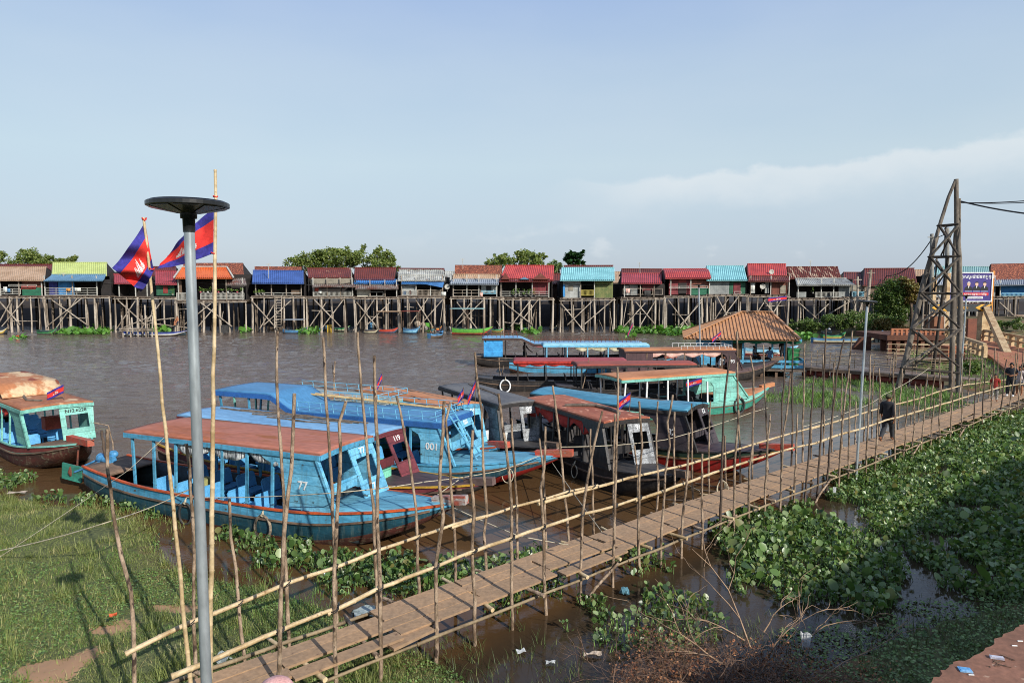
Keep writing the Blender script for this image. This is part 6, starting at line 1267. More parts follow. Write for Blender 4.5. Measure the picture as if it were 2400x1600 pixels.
# hipped ribbed roof
TANR = pm('tan_ribbed_sheet', 'bd8c62', 'aa7b54', 2, .4, .62, .5, .05)
e0, e1 = D(1612, 796, 47.2) - o, D(1874, 795, 47.2) - o; e2, e3 = Vector((e1.x + .75, 6.8, e1.z)), Vector((e0.x + .2, 6.8, e0.z)); r0, r1 = D(1718, 732, 51) - o, D(1783, 732, 51) - o
m = MB()
def ribs(a, b, c, d, per=.24):          # eave a-b, top c-d : ribs with folded edges, hip faces come to a point
    n = max(2, int((b - a).length / per)); nr = (b - a).cross(c - a).normalized(); nr = nr if nr.z > 0 else -nr
    for i in range(n):
        u0, u1 = i / n, (i + 1) / n
        for ua, ub, ha, hb in ((u0, u0 + .62 / n, 0, 0), (u0 + .62 / n, u0 + .7 / n, 0, .07), (u0 + .7 / n, u0 + .92 / n, .07, .07), (u0 + .92 / n, u1, .07, 0)):
            P = [a.lerp(b, ua) + nr * ha, a.lerp(b, ub) + nr * hb]
            def up(q, u):                # follow the fall line up to the hip or the ridge
                e = (b - a).normalized(); s_ = (q - a).dot(e); cs, ds = (c - a).dot(e), (d - a).dot(e); Lh = (b - a).length
                if s_ < cs: k = s_ / cs
                elif s_ > ds: k = (Lh - s_) / (Lh - ds)
                else: k = 1
                fall = (c - a) - e * cs; return q + fall * max(k, .001)
            m.add([P[0], P[1], up(P[1], ub), up(P[0], ua)], [(0, 1, 2, 3)])
ribs(e0, e1, r0, r1); ribs(e1, e2, r1, r1); ribs(e2, e3, r1, r0); ribs(e3, e0, r0, r0)
m.prism([e0 - Vector((0, 0, .06)), e1 - Vector((0, 0, .06)), e2 - Vector((0, 0, .06)), e3 - Vector((0, 0, .06))], (0, 0, .02))
m.build('roof', TANR, t)
for p, q in ((r0, r1), (e0, r0), (e1, r1), (e2, r1), (e3, r0)): m = MB(); m.bar(p + Vector((0, 0, .09)), q + Vector((0, 0, .09)), .2, .06); m.build('hip_cap', TANR, t)
# blue plank benches / railings along the front
for py, w_ in ((845, .16), (857, .2)):
    a, b = D(1700 if py == 845 else 1790, py + (2 if py == 845 else 0), 46.9) - o, D(1886, py, 46.9) - o; m = MB(); m.bar(a, b, .12, w_); m.build('blue_rail_board', CYD, t)
for px in (1790, 1835, 1884): a = D(px, 845, 46.95) - o; m = MB(); m.bar((a.x, a.y, .3), (a.x, a.y, a.z + .08), .1); m.build('rail_post', CYD, t)
m = MB(); a = D(1886, 845, 46.9) - o; m.bar(a, (a.x + .1, 1.5, a.z), .1, .16); m.build('blue_rail_board', CYD, t)
m = MB(); m.box(D(1785, 862, 46.9).x - o.x, D(1887, 862, 46.9).x - o.x, -1.6, -.32, .42, .52); m.build('front_landing', FLOORM, t)
for px in (1790, 1822, 1855, 1884): m = MB(); x = D(px, 870, 46.9).x - o.x; m.bar((x, -1.4, -.4), (x, -1.4, .415), .16); m.build('landing_pile', OLDW, t)
def table(label, p, w_, d_, h_, mat): 
    t = thing('table', label, 'table', p); m = MB(); m.box(-w_ / 2, w_ / 2, -d_ / 2, d_ / 2, h_ - .05, h_); m.build('table_top', mat, t)
    for x in (-1, 1):
        for y in (-1, 1): m = MB(); m.bar((x * (w_ / 2 - .06), y * (d_ / 2 - .06), 0), (x * (w_ / 2 - .06), y * (d_ / 2 - .06), h_ - .05), .05); m.build('leg', mat, t)
FR = lambda x, y, z=.58: Vector((16.6 + (x - 16.6) * math.cos(R(12)) + (y - 48) * math.sin(R(12)), 48 - (x - 16.6) * math.sin(R(12)) + (y - 48) * math.cos(R(12)), z))
table('dark table on the open deck of the floating house', FR(D(1775, 840, 50.5).x, 50.5), 1.5, .8, .72, OLDW)
t = thing('wheelie_bin', 'green wheelie bin at the right end of the floating house deck', 'bin', FR(19.7, 48.6))
m = MB(); m.prism([(-.32, -.3, .08), (.32, -.3, .08), (.4, -.3, 1.15), (-.4, -.3, 1.15)], (0, .62, 0)); m.build('bin_body', pm('green_bin_plastic', '1f7a45', '196638', 6, rough=.4), t)
m = MB(); m.box(-.46, .46, -.38, .42, 1.15, 1.24); m.bar((-.4, .42, 1.1), (.4, .42, 1.1), .05); m.build('lid', pm('green_bin_plastic', '1f7a45', '196638', 6, rough=.4), t)
for x in (-.3, .3): m = MB(); m.tube([(x - .04, .28, .1), (x + .04, .28, .1)], .1, 12); m.build('wheel', RUBB, t)
# ---------------------------------------------------------------- pontoon walkway to the right bank
P0, P1 = Vector((19.9, 47.6, 0)), Vector((27.2, 41.2, 0)); dv = (P1 - P0).normalized(); nv = Vector((-dv.y, dv.x, 0)); LL = (P1 - P0).length
t = thing('pontoon_walkway', 'low plank walkway on reddish drums with bamboo rails, right of the floating house', 'walkway', P0); 
m = MB(); m.bar(dv * 0 + Vector((0, 0, .62)), dv * (LL + 1) + Vector((0, 0, .62)), 1.2, .07); m.build('deck', pm('grey_planks', '8a7766', '6f5f52', 3, seam=('x', .3, .6)), t)
for k in range(2): m = MB(); q = nv * (.55 if k else -.55); m.bar(q + Vector((0, 0, .5)), dv * LL + q + Vector((0, 0, .5)), .1, .14); m.build('side_beam', OLDW, t)
DRM = pm('faded_red_drum', '96473a', '7a3a34', 3, rnd=.15)
for k in range(9):
    q = dv * (.9 + k * .95); m = MB(); m.tube([q - dv * .4 + Vector((0, 0, .18)), q - dv * .38 + Vector((0, 0, .18)), q + dv * .38 + Vector((0, 0, .18)), q + dv * .4 + Vector((0, 0, .18))], [.24, .28, .28, .24], 14); m.build('drum', DRM, t)
for side in (-1, 1):
    for zz in (1.02, 1.3, 1.6):
        m = MB(); m.tube([nv * .58 * side + Vector((0, 0, zz)), nv * .58 * side + dv * LL * .5 + Vector((0, 0, zz + .04)), nv * .58 * side + dv * LL + Vector((0, 0, zz))], .017, 6); m.build('rail', BAMB, t)
    for k in range(9): q = nv * .6 * side + dv * (k * LL / 8); m = MB(); m.tube([q + Vector((0, 0, .2)), q + Vector((.03, 0, 1.75))], .022, 6); m.build('rail_post', POLE, t)
# second stretch running past the tower
t = thing('pontoon_walkway', 'upper stretch of plank walkway with thin bamboo rails behind the lattice tower', 'walkway', (29.0, 51.5, 0))
m = MB(); m.box(0, 7, 0, 1.1, .62, .7); m.build('deck', pm('grey_planks', '8a7766', '6f5f52', 3, seam=('x', .3, .6)), t)
for zz in (1.05, 1.35, 1.7):
    for y in (0, 1.1): m = MB(); m.tube([(0, y, zz), (3.5, y, zz + .05), (7, y, zz)], .022, 6); m.build('rail', BAMB, t)
for k in range(6):
    for y in (-.05, 1.15): m = MB(); m.tube([(.1 + k * 1.35, y, -.5), (.12 + k * 1.35, y, 1.8)], .03, 6); m.build('rail_post', POLE, t)
# ---------------------------------------------------------------- wooden lattice tower
TW = pm('grey_tower_timber', '7d7468', '5a5148', 1.5, .4, .6, .9, .4, st=(1, 1, .35), rnd=.15, speck=('453c34', 3, .62)); TWD = pm('dark_tower_timber', '453d36', '332d27', 1.5, .4, .6, .9, .4, rnd=.2)
base = Vector((25.6, 40.5, 0)); t = thing('lattice_tower', 'tall grey timber lattice tower standing in the shallows, carrying cables', 'tower', base); lc = lambda p: p - base
top = D(2241, 424, 40.5); Lb = D(2100, 925, 40.5); R1, R2 = D(2229, 960, 40.6), D(2247, 960, 39.6); Bk = D(2182, 905, 44)
def log(pts, r0, r1, nm='leg', mt=TW, n=9):
    P = [lc(Vector(p)) for p in pts]; m = MB(); k = len(P); m.tube(P, [r0 + (r1 - r0) * i / (k - 1) for i in range(k)], n); m.build(nm, mt, t)
log([Lb, D(2126, 830, 40.5), D(2146, 744, 40.5), D(2165, 661, 40.5), D(2182, 604, 40.4), D(2195, 556, 40.4)], .17, .13); log([D(2187, 580, 40.3), D(2206, 516, 40.3), D(2223, 462, 40.3), D(2240, 421, 40.3)], .11, .08)
log([R1, D(2231, 860, 40.6), D(2234, 700, 40.6), D(2237, 590, 40.6), D(2240, 540, 40.5)], .17, .1)
log([R2, D(2249, 815, 39.7), D(2251, 719, 39.9), D(2248, 604, 40.1), D(2242, 521, 40.2), D(2241, 420, 40.3)], .17, .12)
log([D(2248, 465, 40.8), D(2247, 560, 41), D(2240, 690, 42.5), D(2226, 900, 44)], .09, .14)
log([Bk, D(2200, 760, 43), D(2222, 600, 42)], .1, .08, mt=TWD)
def legx(y): return np.interp(y, [421, 518, 604, 744, 925], [2238, 2206, 2181, 2146, 2100])
def rx(y): return np.interp(y, [420, 530, 640, 800, 960], [2241, 2243, 2250, 2250, 2247])
for y, dy in ((529, -4), (602, -2), (686, 2), (771, 2), (862, 12)):
    a, b = D(legx(y) - 6, y, 40.2), D(rx(y) + 4, y + dy, 39.3); log([a, b], 0.065, .065, 'cross_beam', TW if y in (771,) else TWD, 6)
    c = D(legx(y) + 14, y + 2, 42.5); log([a, c], .055, .055, 'cross_beam', TWD, 6); log([c, D(rx(y) - 4, y + dy + 2, 41.5)], .05, .05, 'cross_beam', TW, 6)
ys = [529, 602, 686, 771, 862]
for y0, y1 in zip(ys, ys[1:]):
    log([D(legx(y0), y0 + 2, 40.0), D(rx(y1), y1 - 2, 39.1)], .075, .06, 'diagonal_brace', TWD, 6); log([D(rx(y0), y0 + 2, 39.1), D(legx(y1), y1 - 2, 40.0)], .08, .065, 'diagonal_brace', TW, 6)
    log([D(legx(y0) + 12, y0 + 6, 42.4), D(rx(y1) - 8, y1 - 6, 41)], .06, .06, 'diagonal_brace', TW, 6)
for y0, y1 in zip(ys, ys[1:]):
    log([D(legx(y0) + 14, y0 + 4, 42.5), D(legx(y1) + 30, y1 - 3, 43)], .05, .05, 'diagonal_brace', TWD, 6); log([D(rx(y0) - 6, y0 + 5, 41.5), D(legx(y1) + 24, y1 - 4, 43)], .05, .05, 'diagonal_brace', TWD, 6)
# cables
WIRE = pm('black_cable', '1c1c1d', '26262a', 5)
def wire(label, pts, r=.02, sag=.3):
    P = []; pts = [Vector(p) for p in pts]
    for a, b in zip(pts, pts[1:]):
        for i in range(14): u = i / 14; P.append(a.lerp(b, u) - Vector((0, 0, sag * 4 * u * (1 - u))))
    P.append(pts[-1]); c = P[0].copy(); m = MB(); m.tube([p - c for p in P], r, 5); o = m.build('power_cable', WIRE); o.location = c; tag(o, label, 'cable', 'overhead cables')
wire('thick lower cable leaving the lattice tower top to the right', [D(2252, 472, 40.4), D(2480, 508, 36)], .045, .12)
wire('pair of thin upper cables leaving the lattice tower top to the right', [D(2252, 475, 40.4), D(2480, 463, 38)], .028, .1)
wire('second thin cable just below the upper one at the tower top', [D(2252, 475, 40.4), D(2480, 469, 36)], .022, .1)
wire('cable sagging from the power pole behind the tower down to the brown roof', [D(2184, 560, 80), D(2078, 646, 92), D(2040, 650, 95)], .06, 1.2)
wire('cable between the two power poles behind the tower', [D(2184, 556, 80), D(2220, 545, 78)], .05, .2)
CONC = pm('grey_concrete', '98958d', '7f7c74', 2, .4, .6, .9, .3); CRC = pm('cream_concrete', 'c4ab84', 'a3835f', 1.2, .45, .6, .9, .2, speck=('8a6a4a', 3, .64)); ORC = pm('orange_dusty_concrete', 'ab6e4e', '955d42', 1, .4, .6, .95, .2); ORD = pm('dark_orange_wall', '64402f', '523326', 1, .4, .6, .95, .2)
def pole_thing(label, px, y0, y1, Y, r, mat=CONC, lean=0):
    b = D(px, y1, Y); t = thing('power_pole', label, 'pole', b, 0, 'power poles on the far bank'); tp = D(px + lean, y0, Y) - b
    m = MB(); m.tube([(0, 0, -.5), tp * .5, tp], [r * 1.2, r, r * .85], 10); m.build('pole', mat, t)
    m = MB(); m.bar(tp + Vector((-.5, -.1, -.4)), tp + Vector((.5, -.1, -.4)), .1); m.build('cross_arm', mat, t)
pole_thing('grey concrete power pole left of the billboard, shorter one', 2184, 548, 760, 80, .22); pole_thing('grey concrete power pole nearer the billboard, taller one', 2220, 534, 760, 78, .24)
pole_thing('leaning dark power pole in front of the small rusty house', 2030, 632, 745, 89, .2, STILT, 11); pole_thing('thin dark pole left of the leaning power pole', 2010, 648, 712, 88, .13, STILT)
# ---------------------------------------------------------------- concrete landing, portal, billboard
t = thing('concrete_landing', 'orange dusted concrete landing with balustrade and piers at the water beyond the tower', 'landing stage', D(2140, 800, 64)); o = t.location
a, b = D(2080, 785, 64) - o, D(2215, 785, 64) - o; zt = a.z; z0 = -o.z
m = MB(); m.box(a.x, b.x, 0, 6, zt - .5, zt); m.build('slab', ORD, t)
for x in np.linspace(a.x + .4, b.x - .4, 7): m = MB(); m.box(x - .18, x + .18, .2, .6, z0 - .5, zt - .502); m.build('pier', ORD, t)
m = MB(); m.box(a.x + .2, b.x - .2, 1.4, 1.6, z0 - .4, zt - .502); m.build('back_wall', ORD, t)
m = MB(); m.bar((a.x + .4, .15, zt + .55), (b.x, .15, zt + .55), .14, .14); m.bar((a.x + .4, .15, zt + .28), (b.x, .15, zt + .28), .1, .08); m.build('rail', ORC, t)
for x in np.arange(a.x + .5, b.x, .45): m = MB(); m.box(x - .1, x + .1, .06, .24, zt, zt + .48); m.build('baluster', ORC, t)
m = MB(); q = D(1962, 783, 70) - o; m.prism([(q.x, 3, z0 - .2), (a.x + .1, 3, z0 - .2), (a.x + .1, 3, zt - .25), (q.x + 1, 3, zt - .5)], (0, .5, 0)); m.build('retaining_wall', ORD, t)
t = thing('concrete_ramp', 'orange dusted concrete ramp with heavy balustrades going down to the footbridge', 'ramp', D(2330, 850, 52)); o = t.location
road = [D(2255, 812, 66), D(2320, 813, 66), D(2420, 846, 56), D(2470, 890, 44), D(2390, 905, 41), D(2352, 880, 45), D(2316, 850, 52)]
m = MB(); rp = [Vector((p.x, p.y, .95 if p.y > 50 else .8)) - o for p in road]; m.prism(rp, (0, 0, -.35)); m.build('surface', ORC, t)
def balustr(P, Q, zb, nm='balustrade', h_=.95):
    P, Q = P - o, Q - o; zb -= o.z; m = MB(); P.z = Q.z = zb; m.bar(P + Vector((0, 0, h_)), Q + Vector((0, 0, h_)), .22, .22); m.bar(P + Vector((0, 0, h_ * .5)), Q + Vector((0, 0, h_ * .5)), .16, .14); b_ = m.build(nm, CRC, t)
    n = max(2, int((Q - P).length / 1.5))
    for i in range(n + 1): q = P.lerp(Q, i / n); m = MB(); m.box(q.x - .14, q.x + .14, q.y - .14, q.y + .14, zb, zb + h_ - .11); m.build('pier', CRC, b_)
balustr(D(2306, 812, 66), D(2470, 860, 52), .95); balustr(D(2236, 818, 60), D(2306, 845, 50), .95)
m = MB(); q = D(2262, 850, 50) - o; m.box(q.x, q.x + 1.3, 0, 2.5, -o.z, 1.6 - o.z); m.build('abutment', ORC, t)
m = MB(); q0, q1 = D(2267, 800, 68) - o, D(2303, 747, 68) - o; m.box(q0.x, q1.x, q0.y, q0.y + .3, -o.z, q1.z); m.build('red_brown_wall', pm('red_brown_panel', '7a4430', '6a3a2a', 1), t)
t = thing('gate_portal', 'cream concrete gate pillar with slanting strut beside the billboard', 'gate', D(2312, 830, 66)); o = t.location
m = MB(); a = D(2303, 730, 66) - o; b = D(2322, 730, 66) - o; m.box(a.x, b.x, 0, .7, -.6, D(2310, 712, 66).z - o.z); m.build('pillar', CRC, t)
m = MB(); m.bar(D(2311, 722, 65.6) - o, D(2368, 846, 53) - o, .5, .5); m.build('strut', CRC, t)
m = MB(); m.bar(D(2226, 712, 66) - o, D(2310, 712, 66) - o, .17, .12); m.build('top_beam', IRON, t)
for px in (2186, 2218): m = MB(); a = D(px - 5, 800, 72) - o; m.box(a.x, a.x + .36, a.y, a.y + .36, -1, D(px, 640 if px > 2200 else 650, 72).z - o.z); m.build('white_pillar', CRC, t)
# arrow board
t = thing('arrow_sign', 'dark board with yellow and orange arrows under the billboard', 'sign', D(2252, 722, 65.4)); o = t.location
a, b = D(2180, 730, 65.4) - o, D(2325, 712, 65.4) - o; m = MB(); m.box(a.x, b.x, 0, .08, a.z, b.z); m.build('board', pm('charcoal_sign', '34383a', '2b2e30', 3), t)
YA = pm('yellow_sign_paint', 'e0a93a', 'd0982f', 3); hz = b.z - a.z
for px in (2293, 2311):
    c = D(px, 721, 65.4) - o; m = MB(); m.prism([(c.x - .3, -.01, c.z), (c.x + .3, -.01, b.z - .04), (c.x + .62, -.01, b.z - .04), (c.x + .1, -.01, c.z), (c.x + .62, -.01, a.z + .04), (c.x + .3, -.01, a.z + .04)], (0, -.02, 0)); m.build('arrow', YA, t)
for px in (2192, 2208):
    c = D(px, 721, 65.4) - o; m = MB(); m.prism([(c.x - .35, -.01, c.z), (c.x + .2, -.01, b.z - .05), (c.x + .5, -.01, b.z - .05), (c.x + .1, -.01, c.z), (c.x + .5, -.01, a.z + .05), (c.x + .2, -.01, a.z + .05)], (0, -.02, 0)); m.build('arrow', YA, t)
text('lettering', 'ច្រកចេញចូល', .32, YA, basis(Vector(((D(2250, 721, 65.4) - o).x, -.02, (D(2250, 721, 65.4) - o).z)), (1, 0, 0), (0, 0, 1)), t)
# billboard
t = thing('billboard', 'purple party billboard with three suited portraits and Khmer lettering', 'billboard', D(2276, 705, 74)); o = t.location
a, b = D(2224, 706, 74) - o, D(2326, 639, 74) - o; PUR = pm('billboard_purple', '382a7c', '30246c', 2, rough=.5, bump=0)
m = MB(); m.box(a.x, b.x, 0, .12, a.z, b.z); m.build('panel', PUR, t)
m = MB()
for p, q in (((a.x - .05, a.z), (b.x + .05, a.z)), ((a.x - .05, b.z), (b.x + .05, b.z))): m.bar((p[0], -.04, p[1]), (q[0], -.04, q[1]), .1)
for x in (a.x, b.x): m.bar((x, -.04, a.z + .06), (x, -.04, b.z - .06), .1)
m.build('frame', WHT, t)
m = MB(); m.bar((b.x + .15, .1, -1.2), (b.x + .15, .1, b.z + .2), .2); m.build('orange_post', pm('orange_post_paint', 'd28a35', 'b8742c', 3), t)
Wd, Hd = b.x - a.x, b.z - a.z; bx = lambda u: a.x + Wd * u; bz = lambda v: a.z + Hd * v
def tx(s_, u, v, sz, mt=WHT, b_=.015): text('lettering', s_, sz, mt, basis(Vector((bx(u), -.012, bz(v))), (1, 0, 0), (0, 0, 1)), t, bold=b_)
tx('គណបក្សប្រជាជនកម្ពុជា', .53, .86, .5, WHT)
SK = pm('portrait_skin', 'd8b49c', 'c8a48c', 6); SUIT = pm('portrait_suit', '17171c', '101014', 6); HAIRG = pm('portrait_hair_grey', 'c9c6c4', 'b0adab', 6); HAIRK = pm('portrait_hair_dark', '201c1c', '181414', 6)
for k, (u, hm) in enumerate(((.45, HAIRG), (.64, HAIRK), (.83, HAIRK))):
    cx, cz = bx(u), bz(.56); m = MB()
    m.prism([(cx - .42, -.006, cz - .55), (cx + .42, -.006, cz - .55), (cx + .4, -.006, cz - .25), (cx + .15, -.006, cz - .08), (cx - .15, -.006, cz - .08), (cx - .4, -.006, cz - .25)], (0, -.01, 0)); pt = m.build('portrait', SUIT, t)
    m = MB(); m.prism([(cx + .17 * math.cos(q), -.02, cz + .14 + .23 * math.sin(q)) for q in np.linspace(0, 6.283, 17)[:-1]], (0, -.01, 0)); m.build('face', SK, pt)
    m = MB(); m.prism([(cx + .18 * math.cos(q), -.032, cz + .2 + .2 * math.sin(q)) for q in np.linspace(.15, 3.0, 10)] + [(cx - .1, -.032, cz + .26), (cx + .1, -.032, cz + .26)], (0, -.008, 0)); m.build('hair', hm, pt)
    m = MB(); m.prism([(cx - .06, -.018, cz - .1), (cx, -.018, cz - .34), (cx + .06, -.018, cz - .1)], (0, -.008, 0)); m.build('collar', WHT, pt)
    m = MB(); m.box(bx(u) - .36, bx(u) + .36, -.02, -.003, bz(.34), bz(.355)); m.build('caption_line', WHT, t)
m = MB(); m.box(bx(.3), bx(.93), -.025, -.003, bz(.2), bz(.3)); m.build('red_banner', FLR, t)
text('lettering', 'សូមបោះឆ្នោតគាំទ្រ', .3, WHT, basis(Vector((bx(.62), -.03, bz(.25))), (1, 0, 0), (0, 0, 1)), t)
m = MB(); m.box(bx(.4), bx(.8), -.025, -.003, bz(.09), bz(.17)); m.build('white_banner', WHT, t)
text('lettering', 'គណបក្សប្រជាជន', .22, PUR, basis(Vector((bx(.6), -.03, bz(.13))), (1, 0, 0), (0, 0, 1)), t)
# stair flights of thin timber behind the tower
t = thing('timber_staircase', 'steep timber staircase climbing from the concrete landing to the houses behind the tower', 'staircase', D(2230, 790, 70)); o = t.location
for dx in (0, 1.1): m = MB(); m.bar(D(2245, 790, 70) - o + Vector((dx, 0, 0)), D(2160, 690, 78) - o + Vector((dx, 0, 0)), .14); m.build('stringer', STILT, t)
for k in range(14):
    u = (k + .5) / 14; p = (D(2245, 790, 70) - o).lerp(D(2160, 690, 78) - o, u); m = MB(); m.bar(p, p + Vector((1.1, 0, 0)), .22, .05); m.build('tread', STILT, t)
for dx in (0, 1.1): m = MB(); m.bar(D(2245, 775, 70) - o + Vector((dx, 0, 0)), D(2160, 675, 78) - o + Vector((dx, 0, 0)), .08); m.build('hand_rail', STILT, t)
t = thing('plank_hut', 'reddish plank hut on posts beside the timber staircase', 'hut', D(2200, 800, 70)); o = t.location
m = MB(); a, b = D(2188, 790, 70) - o, D(2212, 742, 70) - o; m.box(a.x, b.x, 0, 2, a.z, b.z); m.build('wall', pm('reddish_boards', '94603e', '7d4f34', 3, seam=('x', .25, .5)), t)
for px in (2165, 2180, 2200, 2216): a = D(px, 700, 70.5) - o; m = MB(); m.bar((a.x, a.y, -2.5), (a.x, a.y, a.z), .12); m.build('post', STILT, t)
m = MB(); m.bar(D(2160, 704, 70.5) - o, D(2222, 706, 70.5) - o, .1); m.bar(D(2162, 738, 70.6) - o, D(2220, 742, 70.6) - o, .1); m.build('cross_bar', STILT, t)
# small flags on the boats and the floating house
FL = small_flag
FL('small national flag standing at the bow of the pale grey roofed boat', Mx['C'] @ Vector((.3, .8, 1.0)), 2.2, .28, (.1, 0), -1, .62)
FL('small national flag on the blue boat numbered 95, beside a tall pole', Mx['E'] @ Vector((-4.5, -.2, 2.1)), .75, .2, (-.05, 0), -1, .4)
FL('tiny national flag at the front of the railed blue roof', Mx['C'] @ Vector((-.2, .9, 2.1)), .75, .2, (.1, 0), -1, .3)
FL('small national flag at the front edge of the flaking red roof', Mx['G'] @ Vector((-.5, .55, 2.1)), .75, .42, (.05, 0), -1, .32)
FL('national flag hanging on the side of the turquoise boat', Mx['I'] @ Vector((-2.0, -1.25, .9)), 1.0, .75, (.0, 0), -1, .2)
FL('national flag flying from the hipped roof of the floating house', Vector((20.2, 50.5, 3.4)), 2.1, 1.4, (.1, 0), -1, .15)
FL('national flag at the front of the pale blue railed roof', mat_of(M_) @ Vector((-.6, 0, 1.8)), 1.6, .4, (.1, 0), -1, .9)
FL('pink and white flag on the brown roof of the boat numbered 93', mat_of(O_) @ Vector((-.5, .3, 2.1)), 1.1, .6, (0, 0), -1, .5)
p = W(0, 0); QF = None
# ---------------------------------------------------------------- left-hand turquoise boat
Q_, iQ = boat('turquoise boat with rust stained roof, red bow beam and number N12.6228, leftmost', (-15.9, 23.6), -40, Lr=7.5, Lf=2.3, Ls=1.0, B=2.3, zr=2.02, roofm=pm('rusty_tan_roof', 'ab7452', '9a5b3a', 1.1, .42, .6, .8, .1, st=(.4, 1, 1), speck=('c9a883', 1.5, .62)), edgem=TURQ, panel=TURQ, num='N12.6228',
              numm=pm('black_lettering', '16181a', '222426', 3), hull=(pm('maroon_strake', '6e2f2a', '5b2824', 3), TURQD, KEEL, KEEL), post=TURQ, trim=TURQ, deckm=OLDW, beamm=REDP, beamlen=1.7, numsz=.17, dboard=False, seats=(SEAT, 6), bowz=.4, posts=7, curtain=(REDC, .2, .4, .3, 2), lean=.35)
m = MB(); rz = iQ['rz']
m.grid(lambda u, v: (-2.5 - u * 4.9, (v * 2 - 1) * .98, 2.13 + .42 * min(1, u * 7)), 16, 6, 0, .03); m.build('raised_roof', CREAMR, Q_)
small_flag('small national flag standing on the rust stained roof of the left boat', mat_of(Q_) @ Vector((-.6, .4, 2.08)), .62, .62, (.02, 0), -1, .3)
ontop(Q_, 'bent grey pole lying on the rust stained roof of the left boat', 'wooden_pole', 'pole', lambda mb: mb.tube([(-3.3, -.1, 2.2), (-2.4, -.35, 2.14), (-1.5, -.5, 2.13), (-.9, -.2, 2.13)], .045, 7), BRANCH)
m = MB(); m.box(-2.2, -1.75, .1, .75, .9, 1.35); m.build('orange_seat_back', pm('salmon_seat', 'd0604a', 'b8523e', 3), Q_)
